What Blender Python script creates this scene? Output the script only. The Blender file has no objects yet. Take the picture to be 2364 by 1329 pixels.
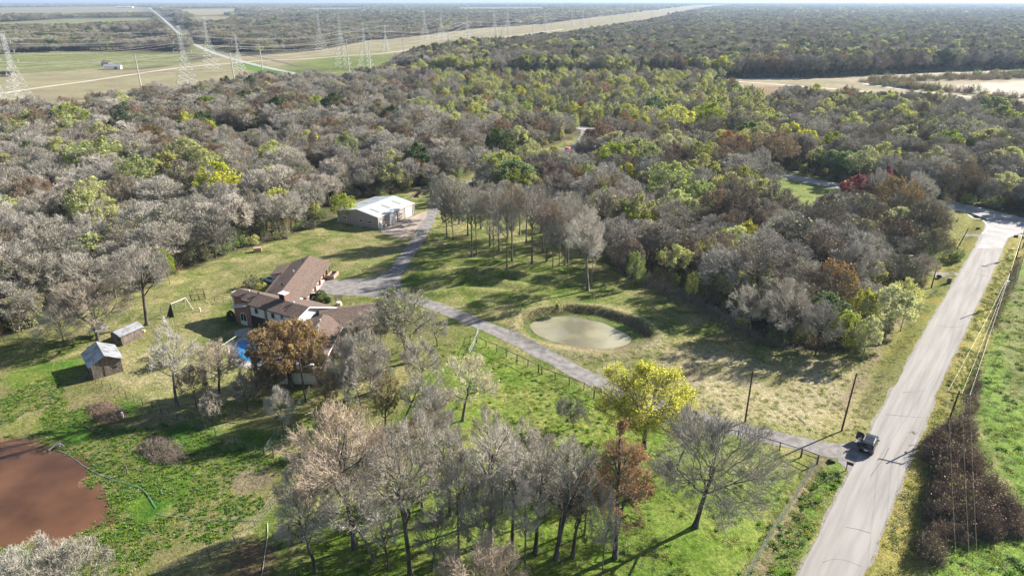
import bpy, math, random
import numpy as np
from mathutils import Vector, Matrix

random.seed(7)
RNG = np.random.default_rng(11)
SC = bpy.context.scene
COL = SC.collection

# ------------------------------------------------------------------ camera, sky, sun, exposure
CAM_H, FPX, CX, CY = 60.0, 1576.0, 1182.0, 664.5
PITCH = math.atan((CY - 2) / FPX)
SP, CP = math.sin(PITCH), math.cos(PITCH)
cam_data = bpy.data.cameras.new("camera")
cam_data.sensor_width = 36.0
cam_data.lens = 36.0 * FPX / 2364.0
cam_data.clip_start = 0.5
cam_data.clip_end = 40000
cam = bpy.data.objects.new("camera", cam_data)
COL.objects.link(cam)
cam.location = (0, 0, CAM_H)
cam.rotation_euler = (math.pi / 2 - PITCH - .0010, 0, 0)
SC.camera = cam

SUN_DIR = Vector((0.876, 0.482, 0)).normalized()
SUN_EL = math.radians(28)
world = bpy.data.worlds.new("World")
SC.world = world
world.use_nodes = True
wn = world.node_tree.nodes
wl = world.node_tree.links
sky = wn.new('ShaderNodeTexSky')
sky.sky_type = 'NISHITA'
sky.sun_disc = False
sky.sun_elevation = SUN_EL
sky.sun_rotation = math.atan2(SUN_DIR.x, SUN_DIR.y)
sky.air_density = 1.0
sky.dust_density = 0.6
sky.ozone_density = 1.2
wl.new(sky.outputs[0], wn['Background'].inputs[0])
wn['Background'].inputs[1].default_value = 0.05
sun_data = bpy.data.lights.new("sun", 'SUN')
sun_data.energy = 5.0
sun_data.angle = math.radians(0.5)
sun_data.color = (1.0, 0.94, 0.85)
sun = bpy.data.objects.new("sun", sun_data)
COL.objects.link(sun)
sd = Vector((SUN_DIR.x * math.cos(SUN_EL), SUN_DIR.y * math.cos(SUN_EL), math.sin(SUN_EL)))
sun.rotation_euler = sd.to_track_quat('Z', 'Y').to_euler()
SC.view_settings.view_transform = 'Standard'
SC.view_settings.look = 'None'
SC.view_settings.gamma = 1
SC.view_settings.exposure = 1.36
SC.view_settings.use_curve_mapping = False
SC.cycles.max_bounces = 6
SC.cycles.diffuse_bounces = 2
SC.cycles.transparent_max_bounces = 8
SC.cycles.volume_bounces = 0

# ------------------------------------------------------------------ survey helpers
def P(u, v, h=0.0):
    """ground position (x, y) of a surveyed photo point lying at height h"""
    a = (u - CX) / FPX
    b = (v - CY) / FPX
    dy = CP - b * SP
    dz = -SP - b * CP
    t = (h - CAM_H) / dz
    return (a * t, dy * t)

def solve_h(x, y, vt):
    lo, hi = 0.3, 70.0
    for _ in range(40):
        m = (lo + hi) / 2
        Z = y * CP - (m - CAM_H) * SP
        yd = -y * SP - (m - CAM_H) * CP
        if CY + FPX * yd / Z > vt: lo = m
        else: hi = m
    return (lo + hi) / 2

def depth(x, y, z=0):
    return y * CP - (z - CAM_H) * SP

def WP(pts, h=0.0):
    return np.array([P(u, v, h) for u, v in pts])

def inside(poly, x, y):
    n = len(poly); r = np.zeros(x.shape, bool); j = n - 1
    for i in range(n):
        xi, yi = poly[i]; xj, yj = poly[j]
        if yi != yj:
            r ^= ((yi > y) != (yj > y)) & (x < (xj - xi) * (y - yi) / (yj - yi) + xi)
        j = i
    return r

def seg_dist(line, x, y, closed=False):
    d = np.full(x.shape, 1e9); n = len(line)
    for i in range(n if closed else n - 1):
        ax, ay = line[i]; bx, by = line[(i + 1) % n]
        vx, vy = bx - ax, by - ay
        t = np.clip(((x - ax) * vx + (y - ay) * vy) / (vx * vx + vy * vy + 1e-9), 0, 1)
        d = np.minimum(d, np.hypot(x - ax - t * vx, y - ay - t * vy))
    return d

def sdist(poly, x, y):
    d = seg_dist(poly, x, y, True)
    return np.where(inside(poly, x, y), d, -d)

def sstep(a, b, x):
    t = np.clip((x - a) / (b - a), 0, 1)
    return t * t * (3 - 2 * t)

_tab = RNG.random((256, 256))
def vnoise(x, y):
    xi = np.floor(x).astype(int); yi = np.floor(y).astype(int)
    fx = x - xi; fy = y - yi
    fx = fx * fx * (3 - 2 * fx); fy = fy * fy * (3 - 2 * fy)
    a = _tab[xi % 256, yi % 256]; b = _tab[(xi + 1) % 256, yi % 256]
    c = _tab[xi % 256, (yi + 1) % 256]; d = _tab[(xi + 1) % 256, (yi + 1) % 256]
    return (a * (1 - fx) + b * fx) * (1 - fy) + (c * (1 - fx) + d * fx) * fy
def fbm(x, y, s=1.0, o=4):
    r = 0; w = 0.5; t = 0
    for k in range(o):
        r = r + w * vnoise(x / s + 17.3 * k, y / s - 9.1 * k); t += w; w *= .5; s *= .5
    return r / t

# roads surveyed as centre lines (world metres)
MAIN_ROAD = [(-6, 5), (10, 25), P(1919, 1329), P(2120, 880), P(2249, 640), P(2296, 548), (141.5, 190), (147, 198)]
CROSS_ROAD = [(330, 120), (230, 158), P(2364, 515), P(2300, 498), P(2200, 478), P(2100, 462), P(1950, 435), P(1800, 405), P(1700, 380), P(1560, 330), P(1350, 300),
              (-30, 432), (-110, 530), P(700, 175), P(600, 155), P(490, 125), P(430, 95), P(395, 62), P(368, 38), P(345, 20)]
DRIVE = [(55.2, 84.2), P(1985, 1052), P(1900, 1037), P(1800, 1015), P(1700, 992), P(1600, 964), P(1500, 930), P(1400, 893), P(1300, 843),
         P(1200, 789), P(1100, 745), P(1000, 706), P(930, 686), P(905, 668), P(905, 640), P(930, 605), P(958, 565), P(982, 525), P(1000, 485),
         P(1035, 448), P(1100, 415), P(1190, 385), P(1260, 362), P(1330, 340), P(1348, 318), P(1350, 302)]
TRACK = [P(-150, 240), P(0, 218), P(100, 203), P(200, 190), P(300, 175), P(400, 160), P(470, 153), P(540, 148), P(620, 141), P(700, 139), P(800, 131), P(900, 124), P(960, 115), P(1100, 95), P(1300, 70)]
PAD = WP([(742, 652), (770, 647), (850, 645), (893, 632), (915, 640), (925, 672), (905, 690), (860, 686), (800, 682), (752, 680), (728, 676)])
APRON = WP([(876, 531), (885, 541), (932, 553), (950, 545), (986, 500), (985, 488), (963, 497)])
POND = WP([(1222, 752), (1245, 738), (1275, 733), (1325, 730), (1350, 738), (1392, 745), (1410, 756), (1440, 768), (1458, 781), (1456, 793), (1430, 803), (1390, 808), (1345, 804), (1290, 794), (1250, 780), (1230, 768)], -.95)
BANK = WP([(1195, 752), (1207, 728), (1250, 716), (1320, 709), (1390, 715), (1450, 732), (1490, 752), (1512, 775), (1500, 790), (1468, 805), (1430, 815), (1380, 818), (1320, 812), (1255, 795), (1215, 776)])
MUD = WP([(-260, 1100), (-120, 1040), (0, 1014), (48, 1009), (95, 1024), (140, 1042), (190, 1072), (205, 1100), (193, 1112), (240, 1165), (235, 1195), (195, 1208), (140, 1225), (95, 1245), (30, 1262), (-60, 1262), (-260, 1240)])

def gz(x, y):
    x = np.asarray(x, float); y = np.asarray(y, float)
    near = sstep(330, 250, y) * sstep(170, 150, np.abs(x))
    h = near * (fbm(x, y, 9, 3) - .5) * .45
    # terraced contour banks between the drive and the park trees
    cx, cy = P(1080, 640)
    m = np.exp(-(((x - cx) / 20) ** 2 + ((y - cy) / 13) ** 2))
    h = h + m * (0.6 * np.sin((y - cy) * .95 + 2.4 * np.sin(x * .16)) + .5)
    h = h + near * .25 * np.exp(-((seg_dist([P(600, 590), P(300, 700), P(0, 800)], x, y) - 3) / 2.0) ** 2)
    dm = seg_dist(MAIN_ROAD, x, y)
    h = h - .55 * np.exp(-((dm - 6.3) / 1.6) ** 2) * near * sstep(4, 9, seg_dist(DRIVE, x, y))
    dm2 = np.minimum(np.minimum(dm - 3.2, seg_dist(CROSS_ROAD, x, y) - 3.6), seg_dist(DRIVE, x, y) - 2.2)
    k = sstep(0.2, 3.0, dm2)
    k = k * sstep(.3, 2.5, -sdist(PAD, x, y)) * sstep(.3, 2.5, -sdist(APRON, x, y))
    for bx, by, r in ((-45, 121, 15), (-47, 140, 12), (-36, 110, 11), (-40, 194, 12), (-71.5, 106.5, 4), (-73, 116.5, 4), (-52, 112, 7)):
        k = k * sstep(r - 1, r + 4, np.hypot(x - bx, y - by))
    h = h * k
    b = sdist(BANK, x, y)
    far_side = sstep(116, 121, y)
    sp = sdist(POND, x, y); dp = np.maximum(0, -sp)
    t = np.clip(b, 0, 99) / (np.clip(b, 0, 99) + dp + 1e-6)
    wob = (fbm(x, y, 2.0, 2) - .5) * .5
    prof = far_side * (1 - (1 - np.clip(t * 1.15 + wob * .5 * (t > 0) * (t < .6), 0, 1)) ** 6) + (1 - far_side) * t
    dig = sstep(0, .25, t)
    h = h * (1 - dig) - .97 * prof - .35 * sstep(0, 1.2, sp) * (t > 0)
    rim = np.exp(-((b + .9) / .9) ** 2)
    h = h + .28 * rim
    s = sdist(MUD, x, y)
    h = h * sstep(4, -1, s) - .15 * sstep(-3.0, 2.5, s) + (fbm(x, y, 3.2, 4) - .5) * .34 * np.exp(-(s / 3.2) ** 2)
    return h

def gz1(x, y): return float(gz(np.array([x]), np.array([y]))[0])

# ------------------------------------------------------------------ object helpers
def tag(o, label=None, cat=None, group=None, kind=None):
    if label: o['label'] = label
    if cat: o['category'] = cat
    if group: o['group'] = group
    if kind: o['kind'] = kind
    return o

def empty(name, loc, rz=0, label=None, cat=None, group=None):
    o = bpy.data.objects.new(name, None); COL.objects.link(o)
    o.location = loc; o.rotation_euler = (0, 0, rz); o.empty_display_size = .3
    return tag(o, label, cat, group)

def mk(name, verts, faces, mat, parent=None, smooth=False, mids=None):
    me = bpy.data.meshes.new(name)
    me.from_pydata([tuple(map(float, v)) for v in verts], [], faces)
    for m in (mat if isinstance(mat, (list, tuple)) else [mat]): me.materials.append(m)
    if mids: me.polygons.foreach_set('material_index', mids)
    if smooth: me.polygons.foreach_set('use_smooth', [True] * len(me.polygons))
    me.update()
    o = bpy.data.objects.new(name, me); COL.objects.link(o)
    if parent: o.parent = parent
    return o

def mknp(name, v, f, mats, mid=None, smooth=False):
    """fast mesh from numpy: v (n,3), f (m,3|4)"""
    me = bpy.data.meshes.new(name)
    k = f.shape[1]
    me.vertices.add(len(v)); me.vertices.foreach_set('co', np.asarray(v, np.float32).ravel())
    me.loops.add(f.size); me.loops.foreach_set('vertex_index', f.astype(np.int32).ravel())
    me.polygons.add(len(f)); me.polygons.foreach_set('loop_start', np.arange(0, f.size, k, dtype=np.int32))
    me.polygons.foreach_set('loop_total', np.full(len(f), k, np.int32))
    for m in mats: me.materials.append(m)
    if mid is not None: me.polygons.foreach_set('material_index', mid.astype(np.int32))
    if smooth: me.polygons.foreach_set('use_smooth', np.ones(len(f), bool))
    me.update(calc_edges=True)
    return me

class MB:
    """collects simple shapes for one mesh object"""
    def __init__(s): s.v = []; s.f = []; s.m = []
    def add(s, v, f, m=0):
        o = len(s.v); s.v += [tuple(map(float, p)) for p in v]; s.f += [tuple(i + o for i in q) for q in f]; s.m += [m] * len(f); return s
    def box(s, c, size, rz=0, m=0, taper=1.0):
        hx, hy, hz = size[0] / 2, size[1] / 2, size[2] / 2
        ca, sa = math.cos(rz), math.sin(rz); v = []
        for z, t in ((-hz, 1), (hz, taper)):
            for x, y in ((-hx, -hy), (hx, -hy), (hx, hy), (-hx, hy)):
                x *= t; y *= t
                v.append((c[0] + x * ca - y * sa, c[1] + x * sa + y * ca, c[2] + z))
        return s.add(v, [(0, 3, 2, 1), (4, 5, 6, 7), (0, 1, 5, 4), (1, 2, 6, 5), (2, 3, 7, 6), (3, 0, 4, 7)], m)
    def bar(s, a, b, r, n=6, r2=None, m=0, cap=True):
        a = Vector(a); b = Vector(b); d = (b - a)
        if d.length < 1e-6: return s
        d.normalize(); r2 = r if r2 is None else r2
        x = d.cross(Vector((0, 0, 1)) if abs(d.z) < .9 else Vector((1, 0, 0))).normalized(); y = d.cross(x)
        v = []
        for c, rr in ((a, r), (b, r2)):
            for i in range(n):
                t = 2 * math.pi * i / n
                v.append(c + x * math.cos(t) * rr + y * math.sin(t) * rr)
        f = [(i, (i + 1) % n, n + (i + 1) % n, n + i) for i in range(n)]
        if cap: f += [tuple(range(n - 1, -1, -1)), tuple(range(n, 2 * n))]
        return s.add(v, f, m)
    def tube(s, pts, r, n=5, m=0):
        for a, b in zip(pts[:-1], pts[1:]): s.bar(a, b, r, n, m=m, cap=False)
        return s
    def prism(s, poly, z0, z1, m=0):
        n = len(poly)
        v = [(p[0], p[1], z0) for p in poly] + [(p[0], p[1], z1) for p in poly]
        return s.add(v, [tuple(range(n - 1, -1, -1)), tuple(range(n, 2 * n))] + [(i, (i + 1) % n, n + (i + 1) % n, n + i) for i in range(n)], m)
    def slab(s, q, t, m=0):
        """thick sheet: q = quad corners of the top (any polygon), thickness t downwards"""
        n = len(q); v = [tuple(p) for p in q] + [(p[0], p[1], p[2] - t) for p in q]
        return s.add(v, [tuple(range(n)), tuple(range(2 * n - 1, n - 1, -1))] + [(i, n + i, n + (i + 1) % n, (i + 1) % n) for i in range(n)], m)
    def build(s, name, mat, parent=None, smooth=False):
        o = mk(name, s.v, s.f, mat, parent, smooth, s.m if any(s.m) else None)
        return o

def copy_tree(o, parent=None):
    c = o.copy(); COL.objects.link(c)
    if parent: c.parent = parent
    for ch in [k for k in ALLCH.get(o.name, [])]: copy_tree(ch, c)
    return c
ALLCH = {}
def register(root):
    ch = {}
    for o in COL.objects:
        if o.parent: ch.setdefault(o.parent.name, []).append(o)
    def rec(o):
        ALLCH[o.name] = ch.get(o.name, [])
        for c in ALLCH[o.name]: rec(c)
    rec(root)

# ------------------------------------------------------------------ materials
def mat(name, col, rough=.85, col2=None, scale=3.0, bump=0.0, bscale=None, metal=0.0, jitter=0.0, transl=0.0, stretch=None, rot=0.0, spec=None, contrast=(.4, .6), detail=4):
    m = bpy.data.materials.new(name); m.use_nodes = True
    n = m.node_tree.nodes; l = m.node_tree.links
    b = n['Principled BSDF']
    b.inputs['Roughness'].default_value = rough
    b.inputs['Metallic'].default_value = metal
    if spec is not None: b.inputs['Specular IOR Level'].default_value = spec
    b.inputs['Base Color'].default_value = (*col, 1)
    out = None
    tc = n.new('ShaderNodeTexCoord'); src = tc.outputs['Object']
    if stretch:
        mp = n.new('ShaderNodeMapping'); mp.vector_type = 'TEXTURE' if rot else 'POINT'; mp.inputs['Scale'].default_value = stretch; mp.inputs['Rotation'].default_value = (0, 0, rot)
        l.new(src, mp.inputs[0]); src = mp.outputs[0]
    if col2 is not None:
        nz = n.new('ShaderNodeTexNoise'); nz.inputs['Scale'].default_value = scale; nz.inputs['Detail'].default_value = detail
        l.new(src, nz.inputs[0])
        rp = n.new('ShaderNodeValToRGB')
        rp.color_ramp.elements[0].position = contrast[0]; rp.color_ramp.elements[0].color = (*col, 1)
        rp.color_ramp.elements[1].position = contrast[1]; rp.color_ramp.elements[1].color = (*col2, 1)
        l.new(nz.outputs[0], rp.inputs[0]); out = rp.outputs[0]
    if jitter:
        oi = n.new('ShaderNodeObjectInfo')
        hs = n.new('ShaderNodeHueSaturation')
        if out is None: hs.inputs['Color'].default_value = (*col, 1)
        else: l.new(out, hs.inputs['Color'])
        mr = n.new('ShaderNodeMapRange'); mr.inputs[3].default_value = 1 - jitter; mr.inputs[4].default_value = 1 + jitter
        l.new(oi.outputs['Random'], mr.inputs[0]); l.new(mr.outputs[0], hs.inputs['Value'])
        m2 = n.new('ShaderNodeMath'); m2.operation = 'MULTIPLY'; m2.inputs[1].default_value = 7.31; l.new(oi.outputs['Random'], m2.inputs[0])
        m3 = n.new('ShaderNodeMath'); m3.operation = 'FRACT'; l.new(m2.outputs[0], m3.inputs[0])
        mh = n.new('ShaderNodeMapRange'); mh.inputs[3].default_value = .5 - jitter * .06; mh.inputs[4].default_value = .5 + jitter * .06
        l.new(m3.outputs[0], mh.inputs[0]); l.new(mh.outputs[0], hs.inputs['Hue'])
        m4 = n.new('ShaderNodeMath'); m4.operation = 'MULTIPLY'; m4.inputs[1].default_value = 23.7; l.new(oi.outputs['Random'], m4.inputs[0])
        m5 = n.new('ShaderNodeMath'); m5.operation = 'FRACT'; l.new(m4.outputs[0], m5.inputs[0])
        ms = n.new('ShaderNodeMapRange'); ms.inputs[3].default_value = 1 - jitter * 1.2; ms.inputs[4].default_value = 1 + jitter * .8
        l.new(m5.outputs[0], ms.inputs[0]); l.new(ms.outputs[0], hs.inputs['Saturation'])
        out = hs.outputs[0]
    if out is not None: l.new(out, b.inputs['Base Color'])
    if bump:
        nb = n.new('ShaderNodeTexNoise'); nb.inputs['Scale'].default_value = bscale or scale * 3; nb.inputs['Detail'].default_value = 3
        l.new(src, nb.inputs[0])
        bp = n.new('ShaderNodeBump'); bp.inputs['Strength'].default_value = bump; bp.inputs['Distance'].default_value = .1
        l.new(nb.outputs[0], bp.inputs['Height']); l.new(bp.outputs[0], b.inputs['Normal'])
    if transl:
        tr = n.new('ShaderNodeBsdfTranslucent'); mx = n.new('ShaderNodeMixShader'); mx.inputs[0].default_value = transl
        if out is not None: l.new(out, tr.inputs[0])
        else: tr.inputs[0].default_value = (*col, 1)
        l.new(b.outputs[0], mx.inputs[1]); l.new(tr.outputs[0], mx.inputs[2]); l.new(mx.outputs[0], n['Material Output'].inputs[0])
    return m

M = {}
M['bark'] = mat('bark', (.10, .085, .07), .95, (.26, .235, .20), 2.2, .5, 8, stretch=(1, 1, .25), jitter=.2)
M['bark_dark'] = mat('bark_dark', (.05, .042, .035), .95, (.13, .115, .10), 2.2, .5, 8, stretch=(1, 1, .25), jitter=.2)
M['twig_grey'] = mat('twig_grey', (.43, .395, .33), .9, jitter=.22)
M['twig_dim'] = mat('twig_dim', (.30, .275, .22), .9, jitter=.25)
M['twig_white'] = mat('twig_white', (.58, .53, .45), .9, jitter=.12)
M['twig_pink'] = mat('twig_pink', (.47, .39, .30), .9, jitter=.15)
M['twig_brown'] = mat('twig_brown', (.31, .245, .16), .9, jitter=.25)
def leafm(name, c, c2, j=.2, t=.38): return mat(name, c, .6, c2, .35, transl=t, jitter=j, spec=.25)
M['leaf_rust'] = leafm('leaf_rust', (.38, .22, .08), (.27, .17, .07))
M['leaf_gold'] = leafm('leaf_gold', (.34, .25, .095), (.23, .175, .08))
M['leaf_lime'] = leafm('leaf_lime', (.46, .53, .08), (.30, .38, .06))
M['leaf_yellow'] = leafm('leaf_yellow', (.74, .69, .09), (.52, .53, .08))
M['leaf_pale'] = leafm('leaf_pale', (.62, .63, .20), (.44, .48, .14))
M['leaf_green'] = leafm('leaf_green', (.065, .11, .03), (.11, .16, .045), .2, .2)
M['leaf_midgreen'] = leafm('leaf_midgreen', (.15, .25, .05), (.23, .31, .07))
M['leaf_olive'] = leafm('leaf_olive', (.23, .24, .09), (.32, .31, .14), .3, .25)
M['leaf_red'] = leafm('leaf_red', (.55, .06, .03), (.32, .04, .03))
M['leaf_bright'] = leafm('leaf_bright', (.80, .80, .12), (.66, .68, .10), .1, .55)
M['leaf_orange'] = leafm('leaf_orange', (.50, .25, .08), (.36, .19, .07), .1, .5)
M['leaf_moss'] = mat('leaf_moss', (.24, .21, .16), .9, (.16, .14, .10), 1, jitter=.2)

# ------------------------------------------------------------------ tree generator (numpy)
def unit(a): return a / (np.linalg.norm(a, axis=-1, keepdims=True) + 1e-9)

def tubes(pts, rad, sides):
    """pts (n,k,3) rad (n,k) -> verts, quads"""
    n, k, _ = pts.shape
    t = np.gradient(pts, axis=1); t = unit(t)
    ref = unit(RNG.normal(size=(n, 1, 3)))
    x = unit(np.cross(t, ref + 1e-3)); y = np.cross(t, x)
    if sides == 2:
        v = np.stack([pts - x * rad[..., None], pts + x * rad[..., None]], 2)
    else:
        a = np.arange(sides) * 2 * math.pi / sides
        v = pts[:, :, None] + rad[..., None, None] * (np.cos(a)[None, None, :, None] * x[:, :, None] + np.sin(a)[None, None, :, None] * y[:, :, None])
    v = v.reshape(-1, 3)
    base = (np.arange(n)[:, None] * k + np.arange(k - 1)[None]) * sides
    fs = []
    for i in range(sides if sides > 2 else 1):
        j = (i + 1) % sides
        fs.append(np.stack([base + i, base + j, base + sides + j, base + sides + i], -1).reshape(-1, 4))
    return v, np.concatenate(fs)

def curve(p0, p1, p2, k):
    s = np.linspace(0, 1, k)[None, :, None]
    return (1 - s) ** 2 * p0[:, None] + 2 * s * (1 - s) * p1[:, None] + s * s * p2[:, None]

def sample(pts, rad, t):
    n, k, _ = pts.shape
    f = t * (k - 1); i = np.minimum(f.astype(int), k - 2); w = f - i
    r = np.arange(n)
    p = pts[r, i] * (1 - w)[:, None] + pts[r, i + 1] * w[:, None]
    q = rad[r, i] * (1 - w) + rad[r, i + 1] * w
    return p, q, unit(pts[r, i + 1] - pts[r, i])

LOBE = np.zeros(5)
def grow(pts, rad, per, L, C, ax, up=.25, spread=.75, out=.45, k=3, t0=.25, rr=.6, rmin=.01, droop=0.0):
    n = len(pts); idx = np.repeat(np.arange(n), per)
    t = t0 + (1 - t0) * (np.tile(np.arange(per), n) + RNG.random(n * per)) / per
    p, q, tan = sample(pts[idx], rad[idx], np.clip(t, 0, 1))
    d = tan * .55 + RNG.normal(size=p.shape) * spread * .6 + np.array([0, 0, up]) + out * unit((p - C) / ax)
    d = unit(d)
    ln = L * (.6 + .8 * RNG.random(len(p))) * (1.15 - .45 * t)
    e = p + d * ln[:, None]
    r = np.linalg.norm((e - C) / ax, axis=1)
    r0 = np.linalg.norm((p - C) / ax, axis=1)
    q_ = unit((e - C) / ax)
    lobe = np.sin(q_[:, 0] * 3.1 + LOBE[0]) * np.sin(q_[:, 1] * 3.3 + LOBE[1]) + .7 * np.sin(q_[:, 0] * 6.5 + LOBE[2]) * np.sin(q_[:, 1] * 5.7 + LOBE[3]) * np.sin(q_[:, 2] * 5 + LOBE[4])
    lim = .93 + .20 * lobe + .14 * RNG.random(len(p))
    f = np.where(r > lim, np.clip((lim - r0) / (r - r0 + 1e-6), .25, 1), 1)
    ln = ln * f; e = p + d * ln[:, None]
    mid = (p + e) / 2 + RNG.normal(size=p.shape) * ln[:, None] * .10
    e[:, 2] += ln * (.12 - droop)
    c = curve(p, mid * 2 - (p + e) / 2, e, k)
    r1 = np.maximum(np.minimum(q * .85, q * rr + .0), rmin)
    rd = r1[:, None] * np.linspace(1, .35, k)[None]
    return c, np.maximum(rd, rmin * .6)

def tree_mesh(name, seed, H=12.0, R=5.0, bole=.35, flat=.8, limbs=9, per=(6, 6, 6), twig_r=.022, twigs=3, twl=.8, leafn=0, leafs=.3, mats=('bark', 'twig_grey', 'leaf_lime'),
              trunk_r=None, wander=.35, droop=0.0, lean=0.0, leaf_low=0.0, conic=False, nf=1.0, moss=0):
    """returns (trunk mesh, crown mesh)"""
    global RNG
    keep = RNG; RNG = np.random.default_rng(seed)
    LOBE[:] = RNG.random(5) * 6.28
    tr = trunk_r or H * .017
    Rz = (H * (1 - bole)) / 2 * 1.05
    C = np.array([lean * H, 0, H - Rz]); ax = np.array([R, R * (.85 + .3 * RNG.random()), Rz])
    # trunk
    k = 9; s = np.linspace(0, 1, k)
    top = H * (bole + (1 - bole) * (.45 if not conic else .95))
    tp = np.zeros((1, k, 3)); tp[0, :, 2] = s * top
    w = np.cumsum(RNG.normal(size=(k, 2)) * wander * (.35 if bole < .38 else .18), 0); w -= w[0]
    tp[0, :, 0] = w[:, 0] * s + lean * H * s ** 1.3; tp[0, :, 1] = w[:, 1] * s
    trd = (tr * (1 - .55 * s))[None]; trd[0, 0] *= 1.45
    V = []; F = []; o = 0
    def put(lst, v, f):
        lst.append((v, f))
    T = []; W = []
    put(T, *tubes(tp, trd, 7))
    # limbs
    i = np.arange(limbs) + .5
    ph = i * 2.39996 + RNG.random() * 6
    zz = np.clip(1 - 1.55 * i / limbs, -.75, 1)
    rr_ = np.sqrt(np.clip(1 - zz * zz, 0.05, 1))
    q = .62 + .25 * RNG.random(limbs)
    if conic:
        e = np.stack([np.cos(ph) * rr_ * .7, np.sin(ph) * rr_ * .7, zz], 1) * q[:, None] * ax + C
        tt = np.clip((e[:, 2] - .12 * H) / top, .3, .97)
    else:
        e = np.stack([np.cos(ph) * rr_, np.sin(ph) * rr_, zz * flat], 1) * q[:, None] * ax + C
        tt = np.clip(.97 - .5 * (1 - (e[:, 2] - H * bole) / (H * (1 - bole))) + .1 * RNG.normal(size=limbs), bole * H / top * .8, .99)
    p, rq, _ = sample(np.repeat(tp, limbs, 0), np.repeat(trd, limbs, 0), tt)
    midp = p * .5 + e * .5; midp[:, 2] += (np.linalg.norm(e - p, axis=1)) * (.14 if not conic else .0) * RNG.random(limbs)
    midp[:, :2] += RNG.normal(size=(limbs, 2)) * .5
    L1 = curve(p, midp, e, 7)
    L1[:, 1:-1] += RNG.normal(size=(limbs, 5, 3)) * wander * .45
    r1 = (rq * .62)[:, None] * np.linspace(1, .28, 7)[None]
    put(T, *tubes(L1, r1, 5))
    src = np.concatenate([L1, curve(tp[:, -1], tp[:, -1] + [0, 0, (H - top) * .4], tp[:, -1] + [0, 0, (H - top) * .8], 7)])
    srr = np.concatenate([r1, (trd[:, -1:] * np.linspace(.9, .25, 7)[None])])
    Lc = R * .62
    a2, b2 = grow(src, srr, int(per[0] * nf + .5), Lc, C, ax, k=4, t0=.3, rmin=.03, droop=droop)
    put(T, *tubes(a2, b2, 4))
    a3, b3 = grow(a2, b2, int(per[1] * nf + .5), Lc * .52, C, ax, k=3, t0=.15, rmin=twig_r, droop=droop)
    put(W, *tubes(a3, b3, 3))
    a4, b4 = grow(a3, b3, per[2], Lc * .30, C, ax, k=3, t0=.1, rmin=twig_r * .8, droop=droop, spread=.9)
    put(W, *tubes(a4, b4, 2))
    last = a4
    if twigs:
        a5, b5 = grow(a4, b4, twigs, twl * .75, C, ax, k=2, t0=.1, rmin=twig_r * .62, spread=1.1, droop=droop)
        put(W, *tubes(a5, b5, 2)); last = a5
    Lf = []
    def leaves(n, size, src, low, stretchz=1.0, down=0):
        c = src[RNG.integers(0, len(src), n)]
        t = RNG.random((n, 1)); p = c[:, 0] * (1 - t) + c[:, -1] * t + RNG.normal(size=(n, 3)) * .12
        if low: p = p[p[:, 2] > C[2] + ax[2] * low]
        n = len(p)
        a = unit(RNG.normal(size=(n, 3)) * [1, 1, .6]); b = unit(np.cross(a, RNG.normal(size=(n, 3))))
        if down: a = unit(RNG.normal(size=(n, 3)) * .3 + [0, 0, -1]); b = unit(np.cross(a, RNG.normal(size=(n, 3))))
        s = size * (.55 + .9 * RNG.random((n, 1)))
        v = np.stack([p - a * s * .5 * stretchz, p + b * s * .32, p + a * s * .5 * stretchz, p - b * s * .32], 1).reshape(-1, 3)
        f = np.arange(n * 4).reshape(-1, 4)
        return v, f
    if leafn: Lf.append(leaves(leafn, leafs, last, leaf_low))
    if moss: Lf.append(leaves(moss, .7, a3, 0, 1.4, 1))
    def join(l):
        vs = []; fs = []; o = 0
        for v, f in l: vs.append(v); fs.append(f + o); o += len(v)
        return np.concatenate(vs), np.concatenate(fs)
    tv, tf = join(T)
    tm = mknp(name + '_trunk', tv, tf, [M[mats[0]]], smooth=True)
    wv, wf = join(W); ms = [M[mats[1]]]; mid = np.zeros(len(wf))
    if Lf:
        lv, lf = join(Lf); mid = np.concatenate([mid, np.ones(len(lf))]); wf = np.concatenate([wf, lf + len(wv)]); wv = np.concatenate([wv, lv]); ms.append(M[mats[2]])
    cm = mknp(name + '_crown', wv, wf, ms, mid)
    RNG = keep
    return dict(trunk=tm, crown=cm, H=H, R=R, name=name)
# ------------------------------------------------------------------ ground sheet
def axis_steps(a, b, step, lo, hi, g):
    xs = list(np.arange(a, b + 1e-6, step))
    x, s = xs[-1], step
    while x < hi: s *= g; x += s; xs.append(x)
    x, s = xs[0], step; pre = []
    while x > lo: s *= g; x -= s; pre.append(x)
    return np.array(pre[::-1] + xs)
gxs = axis_steps(-125, 135, .7, -14000, 14000, 1.035)
gys = axis_steps(40, 235, .7, -400, 16000, 1.035)
GX, GY = np.meshgrid(gxs, gys)
gx = GX.ravel(); gy = GY.ravel()
gh = gz(gx, gy)
colA = np.zeros((len(gx), 3)); colB = np.zeros((len(gx), 3))
def zone(poly, a, b, feather=2.0, rag=3.0, amt=1.0, w=None):
    global colA, colB
    if poly is not None:
        x0, y0 = poly.min(0) - feather * 2 - rag; x1, y1 = poly.max(0) + feather * 2 + rag
        s = (gx > x0) & (gx < x1) & (gy > y0) & (gy < y1)
        if not s.any(): return
        d = sdist(poly, gx[s], gy[s]) + (fbm(gx[s], gy[s], 4 + rag, 4) - .5) * 2.5 * rag
        w_ = sstep(-feather, feather, d)[:, None] * amt
    else:
        s = slice(None); w_ = w[:, None] * amt
    colA[s] = colA[s] * (1 - w_) + np.array(a) * w_
    colB[s] = colB[s] * (1 - w_) + np.array(b) * w_
GREEN, STRAW = (.10, .14, .025), (.31, .27, .12)
LUSH, LUSH2 = (.12, .20, .022), (.21, .255, .055)
WEED = (.045, .12, .012)
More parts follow.
